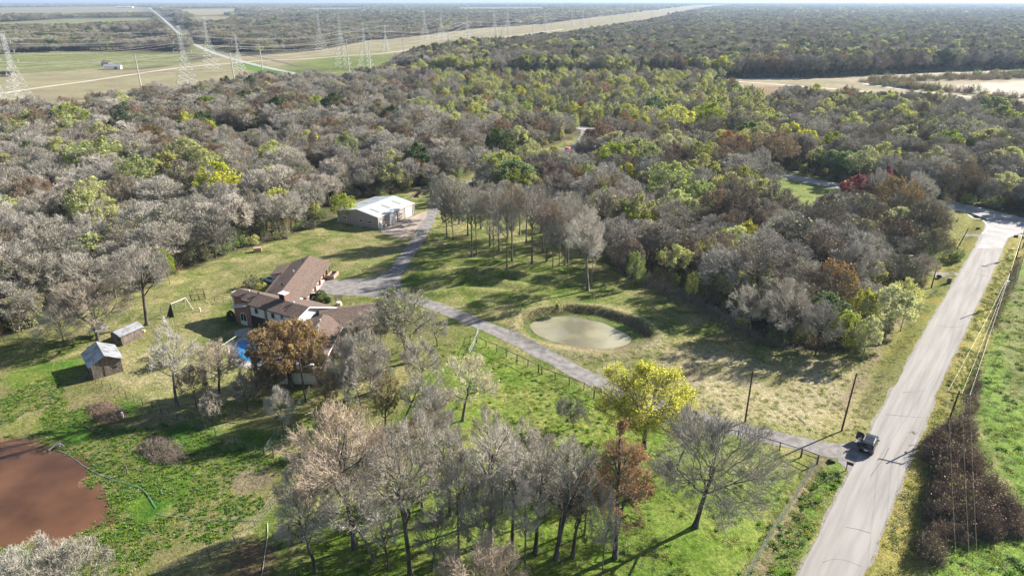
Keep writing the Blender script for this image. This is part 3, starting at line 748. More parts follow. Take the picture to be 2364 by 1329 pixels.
# --- hand surveyed foreground trees: base (u,v), crown top v, crown half width px, crown shift px
def hero(u, v, vt, hw, kind, label, seed, shift=0, name=None, **kw):
    x, y = P(u, v)
    H = solve_h(x, y, vt)
    R = hw / FPX * depth(x, y, H * .7)
    uv_ = CX + FPX * x / depth(x, y, H * .75)
    lean = ((shift - (uv_ - u)) / FPX * depth(x, y, H * .7)) / H if shift else 0.0
    lean = max(-.5, min(.5, lean))
    if v > 1150: R *= 1.22
    d = dict(H=H, R=R, lean=lean, seed=seed)
    base = dict(bare=dict(mats=('bark_dark', 'twig_grey', 'leaf_moss'), limbs=11, per=(6, 6, 6), twigs=2, twig_r=.024),
                darkbare=dict(mats=('bark_dark', 'twig_dim', 'leaf_moss'), limbs=12, per=(7, 6, 6), twigs=3, twig_r=.022, twl=1.0),
                whitebare=dict(mats=('bark', 'twig_white', 'leaf_yellow'), limbs=10, per=(6, 6, 5), twigs=2, twig_r=.026),
                pinkbare=dict(mats=('bark_dark', 'twig_pink', 'leaf_gold'), limbs=12, per=(7, 6, 6), twigs=2, twig_r=.024),
                rust=dict(mats=('bark_dark', 'twig_brown', 'leaf_orange'), limbs=14, per=(6, 6, 6), twigs=2, leafn=9000, leafs=.20),
                gold=dict(mats=('bark_dark', 'twig_brown', 'leaf_gold'), limbs=14, per=(6, 6, 5), twigs=2, leafn=8500, leafs=.26),
                yellow=dict(mats=('bark_dark', 'twig_dim', 'leaf_bright'), limbs=16, per=(7, 6, 6), twigs=1, leafn=17000, leafs=.24),
                )[kind]
    base.update(kw)
    f = min(1.15, max(.45, R / 4.6)); pr_ = base.get('per', (6, 6, 6)); base['per'] = (pr_[0], max(3, round(pr_[1] * f ** .8)), max(3, round(pr_[2] * f ** .8)))
    if 'leafn' in base: base['leafn'] = int(base['leafn'] * min(1.2, max(.2, (R / 4.8) ** 1.6)))
    d.update(base)
    q = tree_mesh('tree', **{k: v for k, v in d.items()})
    return tree_obj(q, x, y, H, R, 0, label, None, name or ('bare_tree' if 'bare' in kind else 'leafy_tree'))
hero(1605, 1218, 985, 118, 'darkbare', 'wide bare dark tree with leaning trunk alone on the bright grass at the lower right', 101, 58, bole=.28, trunk_r=.34)
hero(1487, 1036, 846, 102, 'yellow', 'big tree with bright yellow leaves standing on the drive edge', 102, 10, bole=.16, trunk_r=.38)
hero(1420, 1288, 1005, 62, 'rust', 'tall slim tree with rust orange leaves at the right end of the foreground grove', 103, 22, bole=.22, conic=True, name='rusty_leaf_tree')
hero(1322, 1285, 1060, 38, 'rust', 'thin half bare tree with dull rust leaves beside the orange slim tree', 104, 18, bole=.3, leafn=1800, name='rusty_leaf_tree')
hero(1283, 1290, 1005, 62, 'bare', 'tall grey bare tree leaning right, next left of the two rusty slim trees', 105, 40, bole=.42)
hero(1236, 1276, 1012, 48, 'bare', 'bare tree with dark trunk and brownish lower twigs, third from the grove right end', 106, 14, bole=.36)
hero(1181, 1271, 1028, 44, 'bare', 'slender bare grey tree with straight dark trunk in the middle of the foreground grove', 107, 10, bole=.42)
hero(1132, 1252, 962, 56, 'whitebare', 'tallest thin whitish bare tree with very straight trunk in the foreground grove', 108, 8, bole=.45)
hero(1094, 1212, 1046, 52, 'bare', 'bare tree leaning left with a touch of rust twigs in its top', 109, -34, bole=.36)
hero(997, 1318, 1190, 48, 'bare', 'low forked bare tree in front of the leaning one at the bottom edge', 110, 12, bole=.4)
hero(948, 1335, 992, 82, 'bare', 'large grey domed bare tree, tallest at the bottom centre left', 111, -26, bole=.42, trunk_r=.3)
hero(897, 1313, 1175, 36, 'bare', 'small thin bare tree between the domed tree and the left leaning fork', 112, -15, bole=.4)
hero(865, 1300, 1110, 60, 'whitebare', 'pale forked bare tree with limb reaching far left over the grass', 113, -60, bole=.36)
hero(819, 1264, 942, 104, 'pinkbare', 'broad crowned bare tree with tan orange twigs beside the fence corner', 114, -36, bole=.36, trunk_r=.33, leafn=2500, leafs=.16)
hero(729, 1322, 1120, 58, 'bare', 'drooping grey bare tree nearest the mesh fence at the bottom left', 115, -30, bole=.36, droop=.3)
hero(1069, 972, 822, 68, 'whitebare', 'white limbed nearly bare tree with a few yellow leaves on the bright pasture', 116, 8, bole=.18, leafn=700, leafs=.26, trunk_r=.26)
hero(926, 994, 868, 42, 'bare', 'thin bare tree leaning right beside the strip of red brush', 117, 40, bole=.45)
hero(889, 1003, 858, 32, 'gold', 'slim tree with dull orange leaves behind the leaning thin tree', 118, 4, bole=.3, leafn=3800, name='rusty_leaf_tree')
hero(789, 942, 782, 76, 'bare', 'broad pale bare tree just right of the house end wing', 119, 38, bole=.14, per=(7, 7, 7))
hero(942, 840, 662, 62, 'darkbare', 'big old tree with lime moss on its crooked limbs by the drive', 120, -18, bole=.2, trunk_r=.42, leafn=900, leafs=.4, mats=('bark_dark', 'twig_dim', 'leaf_lime'), wander=.9)
hero(820, 812, 738, 34, 'bare', 'small rounded bare tree against the dark house roof', 121, 0, bole=.15)
hero(672, 893, 748, 84, 'gold', 'large evergreen oak with golden brown leaves overhanging the house', 122, -16, bole=.3, flat=.6, trunk_r=.42, limbs=17, moss=700)
hero(508, 917, 790, 58, 'pinkbare', 'round bare tree with reddish tips beside the swimming pool', 123, -10, bole=.22, trunk_r=.24)
hero(409, 941, 745, 52, 'whitebare', 'white limbed bare tree in the middle of the side lawn', 124, -16, bole=.26, trunk_r=.26)
hero(340, 751, 576, 66, 'bare', 'tall straight trunk tree with a wide grey crown standing alone by the swing set', 125, -14, bole=.46, trunk_r=.36, wander=.15, flat=.5)
hero(227, 786, 650, 80, 'pinkbare', 'gnarled old bare oak behind the small tin roofed shed', 126, -22, bole=.2, wander=1.0, trunk_r=.36)
hero(150, 800, 700, 55, 'bare', 'low drooping grey bare tree left of the gnarled oak', 127, 0, bole=.15, droop=.25, twigs=2)
hero(571, 948, 862, 26, 'darkbare', 'small olive green sparse tree on the shaded lawn below the pool', 128, 0, bole=.25, leafn=1500, leafs=.2, mats=('bark_dark', 'twig_dim', 'leaf_olive'))
hero(490, 976, 905, 28, 'pinkbare', 'small drooping bare tree in front of the reddish tipped tree', 129, -6, bole=.3, droop=.5)
hero(1325, 990, 925, 36, 'darkbare', 'small sparse greenish tree on the pasture left of the yellow tree', 130, -6, bole=.2, leafn=800, leafs=.22, mats=('bark_dark', 'twig_dim', 'leaf_midgreen'))
hero(1357, 672, 478, 50, 'whitebare', 'tall pale grey tree clump standing at the lawn edge above the pond', 131, -6, bole=.26, per=(6, 7, 7), twigs=2)
hero(1290, 715 + 5, 690, 8, 'yellow', 'tiny yellow green sapling on the far bank of the pond', 132, 0, leafn=900, conic=True, name='sapling')
hero(1290, 1240, 1090, 40, 'bare', 'bare tree with low side branches behind the bottom centre grove', 133, 0, bole=.3)
hero(1040, 1190, 985, 48, 'bare', 'dome shaped pale bare tree behind the domed giant', 134, 0, bole=.4)
hero(1210, 1120, 975, 44, 'whitebare', 'pale bare tree farthest back in the foreground grove', 135, 0, bole=.4)
hero(1010, 800, 720, 36, 'bare', 'scrubby bare tree beside the bend of the gravel drive', 136, -10, bole=.15)
hero(1565, 1075, 960, 42, 'darkbare', 'leaning dark bare tree half behind the yellow tree', 137, 40, bole=.4, droop=.1)
hero(760, 975, 860, 30, 'rust', 'small brown leaved tree near the corner of the house end wing', 138, 0, leafn=1500, name='rusty_leaf_tree')
hero(640, 905, 835, 24, 'gold', 'small brown bush tree under the golden oak', 139, 0, bole=.1, leafn=2500)
hero(1882, 822, 700, 50, 'bare', 'pale grey bare tree at the corner tip of the wood nearest the road bend', 151, 0, bole=.2)
hero(1805, 800, 655, 58, 'whitebare', 'tallest pale bare tree at the front corner of the wood', 152, 20, bole=.25)
hero(1735, 775, 655, 42, 'whitebare', 'white branched bare tree on the wood front left of the tallest pale one', 153, -10, bole=.2)
EXTRA = [(700, 1250, 1090, 48, 'park', 'behind the drooping tree at the bottom left'), (765, 1205, 1020, 50, 'grey', 'between the broad tan tree and the mesh fence'), (850, 1175, 985, 52, 'park', 'directly behind the pale forked tree'), (905, 1235, 1040, 50, 'park', 'close behind the domed giant on its left side'),
         (975, 1175, 960, 54, 'park', 'right behind the domed giant'), (1060, 1285, 1080, 52, 'park', 'just right of the low forked tree at the bottom'), (1112, 1312, 1110, 48, 'grey', 'behind the rosy crown at the bottom centre'), (1160, 1185, 990, 46, 'park', 'left of the farthest pale tree of the grove'),
         (1212, 1325, 1120, 46, 'park', 'right of the rosy crown at the bottom edge'), (1258, 1195, 1010, 48, 'park', 'behind the brownish twigged third grove tree'), (1350, 1235, 1070, 42, 'park', 'between the two rusty slim trees, farther back'), (1390, 1325, 1130, 34, 'grey', 'in front of the orange slim tree'),
         (1020, 1125, 950, 48, 'grey', 'at the back of the grove below the pasture'), (858, 905, 770, 44, 'grey', 'touching the east roof corner of the house'), (835, 965, 830, 46, 'grey', 'below the broad pale tree beside the house'), (975, 900, 790, 44, 'grey', 'above the red brush strip'),
         (1000, 1040, 900, 44, 'grey', 'below the red brush strip'), (735, 905, 800, 30, 'brown', 'at the foot of the end wing gable'), (600, 930, 850, 36, 'brown', 'in the shade below the swimming pool'), (880, 790, 705, 44, 'grey', 'in front of the east wing wall'),
         (455, 945, 850, 34, 'brown', 'between the white limbed and the reddish tipped trees'), (655, 1000, 900, 34, 'grey', 'beside the climbing mesh fence'), (1130, 1090, 950, 40, 'park', 'at the grove back edge towards the pasture')]
for i, (u, v, vt, hw, k, where) in enumerate(EXTRA):
    x, y = P(u, v); H = solve_h(x, y, vt); R = hw / FPX * depth(x, y, H * .7) * 1.1; q = T_[k][i % len(T_[k])]
    tree_obj(q, x, y, H, R, i * 1.9, {'park': 'tall grey bare tree ', 'grey': 'grey bare tree ', 'brown': 'brown twigged tree '}[k] + where, None, 'bare_tree')
# crowns whose trunks stand below the bottom edge of the picture
for u, v, h, r, kind, lab, sd_ in ((50, 1345, 9.0, 4.8, 'grey', 'white twigged bare crown at the bottom left corner', 0), (155, 1322, 8.4, 4.2, 'grey', 'silvery bare crown right of the corner one at the bottom left', 1),
                             (1100, 1345, 9.5, 5.0, 'pink', 'rosy grey bare crown cut by the bottom edge at the centre', 2)):
    x, y = P(u, v, h * .62)
    q = tree_mesh('tree', 140 + sd_, H=h, R=r, bole=.2, limbs=12, per=(7, 7, 7), twigs=2, twig_r=.022, mats=('bark', 'twig_pink' if kind == 'pink' else 'twig_grey' if kind == 'grey' else 'twig_white', 'leaf_moss'))
    tree_obj(q, x, y, h, r, 0, lab, None, 'bare_tree')

# --- park trees with tall bare trunks on the lawn between drive and wood
PARK = [(1032, 553, 405, 40, 'grey'), (1046, 555, 430, 26, 'dim'), (1089, 592, 441, 40, 'park'), (1100, 587, 450, 28, 'park'), (1131, 571, 432, 40, 'park'), (1139, 557, 440, 28, 'dim'), (1152, 583, 432, 38, 'park'),
        (1170, 624, 470, 30, 'park'), (1182, 609, 432, 40, 'parkrust'), (1228, 610, 435, 42, 'park'), (1253, 583, 470, 28, 'park'), (1262, 605, 465, 40, 'parkrust'), (1276, 622, 520, 24, 'park'), (1291, 617, 520, 22, 'park'),
        (1304, 616, 500, 34, 'park'), (1311, 610, 470, 34, 'park'), (1352, 650, 500, 34, 'park'), (1365, 660, 540, 24, 'park'), (1140, 600, 500, 20, 'park'), (1215, 560, 440, 34, 'park'), (1080, 545, 430, 34, 'park'), (1200, 545, 430, 34, 'park'),
        (1310, 560, 450, 34, 'park'), (1340, 590, 480, 34, 'park'), (1060, 520, 420, 34, 'park'), (1110, 530, 425, 36, 'park'), (1170, 530, 420, 36, 'park'), (1250, 540, 430, 36, 'park'), (1290, 555, 450, 34, 'park'),
        (1020, 505, 410, 30, 'dim')]
proto('parkrust', [31], H=15, R=4.6, bole=.5, limbs=10, per=(6, 6, 6), twigs=2, mats=('bark', 'twig_brown', 'leaf_rust'), leafn=700, leafs=.2)
ROWS = {}
for q in PARK:
    r_ = 'front row' if q[1] >= 603 else ('second row' if q[1] >= 578 else ('third row' if q[1] >= 552 else 'back row')); ROWS.setdefault(r_, []).append(q)
ORD = ['first', 'second', 'third', 'fourth', 'fifth', 'sixth', 'seventh', 'eighth', 'ninth', 'tenth', 'eleventh', 'twelfth']
PLAB = {}
for r_, l_ in ROWS.items():
    for j, q in enumerate(sorted(l_)): PLAB[q] = ORD[j] + ' from the left in the ' + r_ + ' on the park lawn'
for i, (u, v, vt, hw, k) in enumerate(PARK):
    x, y = P(u, v); H = solve_h(x, y, vt); R = hw / FPX * depth(x, y, H * .7) * 1.05
    lab = {'park': 'long trunked grey tree ', 'parkrust': 'thin rusty crowned tree ', 'grey': 'grey bare tree ', 'dim': 'dark narrow bare tree '}[k] + PLAB[(u, v, vt, hw, k)]
    tree_obj(T_[k][i % len(T_[k])], x, y, H, R, i * 2.1, lab, 'tall trees on the lawn between drive and wood', 'bare_tree' if k != 'parkrust' else 'rusty_leaf_tree')

# --- coloured crowns picked out one by one: (u, v of crown centre, half width px, kind)
SPOTS = [(225, 372, 52, 'lime'), (322, 410, 38, 'lime'), (282, 398, 24, 'yellow'), (380, 372, 26, 'yellow'), (430, 362, 34, 'pale'), (480, 388, 34, 'pale'), (500, 432, 42, 'yellow'), (635, 456, 30, 'yellow'),
         (42, 400, 24, 'midgreen'), (165, 278, 34, 'lime'), (40, 302, 24, 'lime'), (205, 560, 34, 'pale'), (75, 445, 42, 'rust'), (378, 588, 15, 'lime'), (790, 455, 24, 'lime'), (508, 203, 15, 'midgreen'), (478, 245, 24, 'midgreen'),
         (430, 278, 20, 'yellow'), (290, 300, 34, 'green'), (318, 322, 22, 'green'), (640, 252, 26, 'green'), (770, 250, 30, 'green'), (790, 262, 22, 'green'), (815, 275, 20, 'green'), (905, 262, 22, 'green'), (560, 232, 22, 'green'),
         (728, 275, 9, 'yellow'), (690, 285, 20, 'midgreen'), (250, 312, 26, 'rust'), (380, 340, 30, 'rust'), (760, 300, 30, 'rust'), (565, 350, 18, 'rust'), (905, 205, 20, 'rust'), (930, 320, 30, 'rust'),
         (1397, 462, 32, 'lime'), (1562, 490, 24, 'yellow'), (1545, 432, 46, 'lime'), (1620, 398, 34, 'pale'), (1725, 517, 26, 'yellow'), (1640, 560, 26, 'pale'), (1955, 592, 26, 'yellow'), (2062, 695, 46, 'pale'), (1995, 680, 36, 'yellow'), (2095, 655, 30, 'pale'), (1960, 640, 24, 'yellow'), (1880, 560, 22, 'lime'), (1680, 540, 26, 'lime'), (1760, 590, 22, 'lime'), (1850, 610, 24, 'pale'), (1620, 450, 34, 'lime'), (1500, 520, 20, 'pale'), (1480, 410, 24, 'pale'), (1390, 350, 20, 'pale'),
         (2100, 680, 26, 'pale'), (1965, 730, 34, 'lime'), (2010, 745, 30, 'pale'), (1775, 632, 20, 'yellow'), (1600, 640, 12, 'yellow'), (1470, 590, 18, 'lime'), (1925, 332, 26, 'lime'), (1888, 352, 22, 'yellow'), (2020, 275, 20, 'lime'),
         (2185, 332, 28, 'lime'), (2155, 298, 22, 'pale'), (2200, 272, 18, 'pale'), (2270, 395, 15, 'yellow'), (1635, 275, 32, 'lime'), (1560, 285, 34, 'yellow'), (1480, 290, 22, 'yellow'), (1512, 242, 22, 'midgreen'), (1630, 268, 22, 'midgreen'),
         (1980, 432, 36, 'red'), (2050, 393, 14, 'red'), (2072, 468, 54, 'rustbare'), (1790, 352, 52, 'rustbare'), (1700, 342, 34, 'rustbare'), (1555, 372, 42, 'rustbare'), (1600, 352, 30, 'brown'), (1350, 395, 26, 'lime'),
         (1680, 330, 30, 'rust'), (1880, 290, 14, 'yellow'), (1700, 205, 16, 'midgreen'), (1520, 190, 16, 'young'), (1100, 155, 14, 'lime'),
         (960, 140, 22, 'midgreen'), (970, 165, 20, 'pale'), (1080, 150, 24, 'rust'), (1060, 118, 22, 'rust'), (1130, 118, 16, 'rust'), (1310, 125, 30, 'rust'), (1260, 138, 22, 'rust'), (1340, 142, 26, 'rust'), (1460, 130, 18, 'rust'), (1380, 120, 24, 'green'),
         (1320, 160, 18, 'lime'), (1245, 90, 22, 'green'), (1330, 100, 20, 'green'), (900, 345, 22, 'pale'), (1100, 250, 22, 'pale'), (1170, 230, 18, 'lime'), (1210, 250, 18, 'lime'), (1045, 415, 22, 'pale'), (2240, 350, 22, 'dim'),
         (1900, 520, 60, 'brown'), (1800, 560, 46, 'brown'), (1990, 545, 50, 'dim'), (2080, 600, 42, 'dim'), (1660, 470, 44, 'rustbare'), (1690, 500, 36, 'brown'), (2010, 440, 34, 'brown')]
proto('rustbare', [32, 33], H=11, R=5, bole=.22, limbs=12, per=(6, 6, 5), twigs=2, twig_r=.034, mats=('bark_dark', 'twig_brown', 'leaf_rust'), leafn=1300, leafs=.3)
KNAME.update(rustbare='rusty_leaf_tree', parkrust='rusty_leaf_tree')
LOOK = dict(tallgrey='tall narrow grey bare tree', grey='grey bare tree with fine twigs', dim='dark bare tree with olive scraps of leaf', brown='brown twigged bare tree', rust='rusty orange leaved tree', white='silvery bare tree with white limbs',
            lime='lime green leafed tree', yellow='yellow leafed tree', pale='pale yellow green tree', green='dark evergreen tree', midgreen='mid green leafy tree', young='slim young yellow green tree',
            younglime='slim young lime tree', red='scarlet leafed tree', rustbare='wide dark tree with sparse rusty leaves', park='tall grey bare tree', parkrust='tall thin rusty tree')
def place_of(x, y):
    u = CX + FPX * x / depth(x, y)
    if y > 620: return 'in the mature far wood' if u > 900 else 'beyond the pylon field'
    if y > 330 and u > 1180: return 'in the young growth' if u < 1750 else 'below the levee'
    if u > 1750 and y > 215 and x > 118 - (y - 215) * .62 + 6: return 'behind the cross road'
    if u < 250 and y < 190: return 'at the left edge beside the sheds'
    if u < 420 and y < 260: return 'above the board shed'
    if u < 700 and y < 260: return 'above the house lawn'
    if u < 1000 and y < 330: return 'behind the workshop'
    if u < 1150: return 'below the pylon field'
    if u < 1450: return 'above the park lawn'
    if y < 150: return 'at the wood corner by the road'
    if u < 1800: return 'in the wood above the pond'
    return 'in the wood beside the road'
placed = []
heroes = [(o.location.x, o.location.y, o.scale.x) for o in COL.objects if o.type == 'EMPTY' and o.get('category') == 'tree']
for x, y, s in heroes: placed.append((x, y, 3.2))
for i, (u, v, hw, k) in enumerate(SPOTS):
    hc = 8.0 if y < 400 else 9
    x, y = P(u, v, 7.5)
    R = hw / FPX * depth(x, y, 7) * (1.18 if k in ('lime', 'yellow', 'pale') else 1)
    H = min(max(R * 2.15, 8.0), 14.5) if k not in ('young',) else 11
    nm = KNAME[k]
    tree_obj(T_[k][i % len(T_[k])], x, y, H, R, i * 1.7, '', '', nm)['kd'] = k
    placed.append((x, y, R * .85))

# --- the rest of the woods
OPEN = [CLEAR, CORR, BASIN, WP([(-300, 262), (0, 262), (600, 150), (600, 126), (540, 118), (500, 100), (440, 112), (430, 125), (300, 128), (100, 122), (0, 130), (-300, 135)])]
for poly in ([(-300, 44), (0, 42), (200, 40), (330, 36), (352, 19), (280, 17), (0, 20), (-300, 22)], [(-400, 82), (0, 75), (200, 67), (340, 62), (366, 60), (350, 43), (160, 46), (0, 54), (-400, 62)], [(400, 22), (560, 20), (565, 36), (470, 42), (410, 40)],
             [(440, 38), (560, 38), (520, 60), (450, 62)], [(690, 20), (850, 19), (850, 27), (700, 29)], [(1050, 18), (1270, 18), (1270, 26), (1050, 27)]): OPEN.append(WP(poly))
GLADES = [WP([(660, 350), (480, 345), (500, 306), (660, 300)]), WP([(1170, 405), (1240, 352), (1340, 300), (1400, 312), (1375, 350), (1330, 402), (1270, 418), (1200, 425)]), WP([(1770, 392), (1965, 430), (1975, 500), (1930, 530), (1840, 520), (1780, 470)]),
          WP([(1000, 470), (1030, 430), (1100, 395), (1190, 365), (1230, 385), (1200, 410), (1100, 455), (1040, 485)]), WP([(1690, 370), (1830, 400), (1830, 430), (1690, 405)]), WP([(130, 120), (430, 120), (430, 150), (130, 150)]),
          WP([(2090, 470), (2364, 515), (2330, 575), (2200, 570), (2150, 545), (2105, 510)])]
def open_ground(x, y):
    m = np.zeros(x.shape, bool)
    for p in OPEN + GLADES: m |= inside(p, x, y)
    m |= seg_dist(CROSS_ROAD, x, y) < 6.0 + np.clip((y - 600) / 60, 0, 22)
    m |= seg_dist(MAIN_ROAD, x, y) < 10
    m |= seg_dist(DRIVE, x, y) < 3.5
    return m
# the corner wood is a closed block inside the cleared polygon
def pts_grid(y0, y1, sp, jit=.42, pad=60):
    out = []
    y = y0; row = 0
    while y < y1:
        w = y * .80 + pad
        n_ = int(2 * w / sp)
        xs = -w + (np.arange(n_) + .5 * (row % 2)) * sp
        out.append(np.stack([xs, np.full(n_, y)], 1)); y += sp * .87; row += 1
    p = np.concatenate(out); return p + (RNG.random(p.shape) - .5) * 2 * jit * sp
cand = pts_grid(95, 640, 6.8)
cand2 = pts_grid(640, 1500, 8.2, .45)
cand3 = pts_grid(1500, 3000, 12.5, .48)
allp = np.concatenate([cand, cand2, cand3])
ok = (~open_ground(allp[:, 0], allp[:, 1])) | (inside(BLOCK, allp[:, 0], allp[:, 1]) & (seg_dist(CROSS_ROAD, allp[:, 0], allp[:, 1]) > 6) & ~inside(GLADES[2], allp[:, 0], allp[:, 1]) & ~inside(GLADES[6], allp[:, 0], allp[:, 1]) & ~inside(GLADES[4], allp[:, 0], allp[:, 1]))
ok &= ~((allp[:, 0] > -58) & (allp[:, 0] < -20) & (allp[:, 1] > 182) & (allp[:, 1] < 212))
ok &= (vnoise(allp[:, 0] / 9, allp[:, 1] / 9) > .17)
ok &= ~(inside(YOUNGZ, allp[:, 0], allp[:, 1]) & (RNG.random(len(allp)) < .38))
allp = allp[ok]
u0_ = CX + FPX * allp[:, 0] / depth(allp[:, 0], allp[:, 1])
allp = allp[~((u0_ < 1000) & (allp[:, 1] > 640) & (vnoise(allp[:, 0] / 90, allp[:, 1] / 130) < .36))]
pl = np.array(placed)
d = np.full(len(allp), 1e9)
for x, y, r in placed: d = np.minimum(d, np.hypot(allp[:, 0] - x, allp[:, 1] - y) - r)
allp = allp[d > 1.2]
X, Y = allp.T
uu = CX + FPX * X / depth(X, Y)
n1 = fbm(X, Y, 60, 3); n2 = fbm(X + 500, Y, 35, 3); rnd = RNG.random(len(X)); n3 = RNG.random(len(X))
kinds = np.empty(len(X), dtype=object); kinds[:] = 'grey'
def choose(mask, table):
    ks, ws = zip(*table); ws = np.array(ws, float); ws /= ws.sum(); c = np.cumsum(ws)
    idx = np.minimum(np.searchsorted(c, np.clip(rnd * .55 + (n2 - .5) * 2.0 * .45 + .225, 0, .9999)), len(ks) - 1)
    rr = np.searchsorted(c, rnd * .9999)
    pick = np.where(n3 < .55, rr, idx)
    for i, k_ in enumerate(ks): kinds[mask & (pick == i)] = k_
left = (uu < 1180) & (Y < 640)
choose(left, [('white', .12), ('grey', .26), ('tallgrey', .16), ('brown', .18), ('dim', .15), ('rust', .025), ('green', .03), ('pale', .035), ('lime', .008)])
choose(left & (Y < 240) & (uu < 750), [('white', .16), ('grey', .30), ('tallgrey', .18), ('dim', .14), ('brown', .08), ('pale', .12), ('rust', .02)])
young = (uu >= 1000) & (Y > 325) & (Y < 592) & (uu < 1800)
choose(young, [('young', .36), ('younglime', .20), ('rust', .04), ('dim', .07), ('grey', .08), ('pale', .18), ('yellow', .07)])
upper = (uu >= 1180) & (Y < 640) & ~young
choose(upper, [('grey', .24), ('tallgrey', .16), ('brown', .16), ('dim', .16), ('pale', .11), ('rust', .035), ('lime', .035), ('yellow', .02), ('midgreen', .015)])
farm = (Y >= 592) & ~left
choose(upper & (uu > 1700) & (Y > 225), [('grey', .14), ('tallgrey', .26), ('dim', .22), ('brown', .08), ('pale', .12), ('lime', .02), ('yellow', .03), ('midgreen', .02), ('rust', .02)])
choose(farm, [('dim', .30), ('grey', .16), ('brown', .18), ('green', .09), ('rust', .035), ('pale', .05), ('lime', .012), ('midgreen', .015)])
choose(farm & (uu > 1600) & (Y > 1100), [('dim', .32), ('grey', .18), ('brown', .20), ('lime', .03), ('pale', .07), ('green', .05)])
Hs = np.where(young, 7 + 4 * RNG.random(len(X)), 7.4 + 5.6 * RNG.random(len(X)) ** 1.2)
Hs = np.where(farm, 10 + 4.5 * RNG.random(len(X)), Hs); Hs = np.where((Y > 585) & (Y < 900) & (uu > 930), 14 + 4 * RNG.random(len(X)), Hs)
Rs = Hs * np.where(np.isin(kinds, ['young', 'younglime']), .26, .34 + .24 * RNG.random(len(X)))
Rs = np.where(Y > 640, Rs * 1.15, Rs); Rs = np.where(Y > 1500, Rs * 1.45, Rs)
Rot = RNG.random(len(X)) * 6.28
Z = gz(X, Y) - .1
show = Rs / depth(X, Y)
vis = (np.abs(uu - CX) < 1230)
order = np.argsort(-(show * vis))
N_IND = 300
ind = order[:N_IND]; rest = order[N_IND:]
used = {}
for i in ind:
    k = kinds[i]; c = used[k] = used.get(k, 0) + 1
    w = place_of(X[i], Y[i])
    tree_obj(T_[k][c % len(T_[k])], X[i], Y[i], Hs[i], Rs[i], Rot[i], '', '', KNAME[k], Z[i])['kd'] = k

# describe every wood tree by its look and by the differing neighbour beside it
SHORT = dict(tallgrey='tall upright grey tree', grey='grey bare tree', dim='dark bare tree', brown='brown twigged tree', rust='rusty leaved tree', white='silvery bare tree', lime='lime green tree', yellow='yellow tree', pale='pale green tree', green='evergreen tree',
             midgreen='green leafy tree', young='slim young tree', younglime='slim lime sapling', red='scarlet tree', rustbare='sparse rusty tree')
wt = [o for o in COL.objects if 'kd' in o.keys()]
wx = np.array([(o.location.x, o.location.y) for o in wt]); wr = [o.scale.x * 4.8 for o in wt]; wh = [o.scale.z for o in wt]
for i, o in enumerate(wt):
    k = o['kd']; d_ = np.hypot(*(wx - wx[i]).T); best = None
    for j in np.argsort(d_)[1:9]:
        if wt[j]['kd'] != k and d_[j] < 22: best = j; break
    size = 'large' if wr[i] > 5.3 else ('small' if wr[i] < 3.9 else ('tall' if wh[i] > 1.08 else ''))
    lab = (size + ' ' + SHORT[k]).strip()
    if best is not None:
        dx, dy = wx[best] - wx[i]
        rel = ('left of' if dx > 0 else 'right of') if abs(dx) > abs(dy) else ('in front of' if dy > 0 else 'behind')
        lab += ' ' + rel + ' a ' + SHORT[wt[best]['kd']].replace(' tree', ' one')
    w = place_of(wx[i][0], wx[i][1]); ln = lab + ' ' + w
    o['label'] = ' '.join(ln.split()[:16]) if len(ln.split()) <= 16 else SHORT[k] + ' ' + w
    o['group'] = SHORT[k].replace('tree', 'trees').replace('sapling', 'saplings') + ' ' + w
for o in wt: del o['kd']

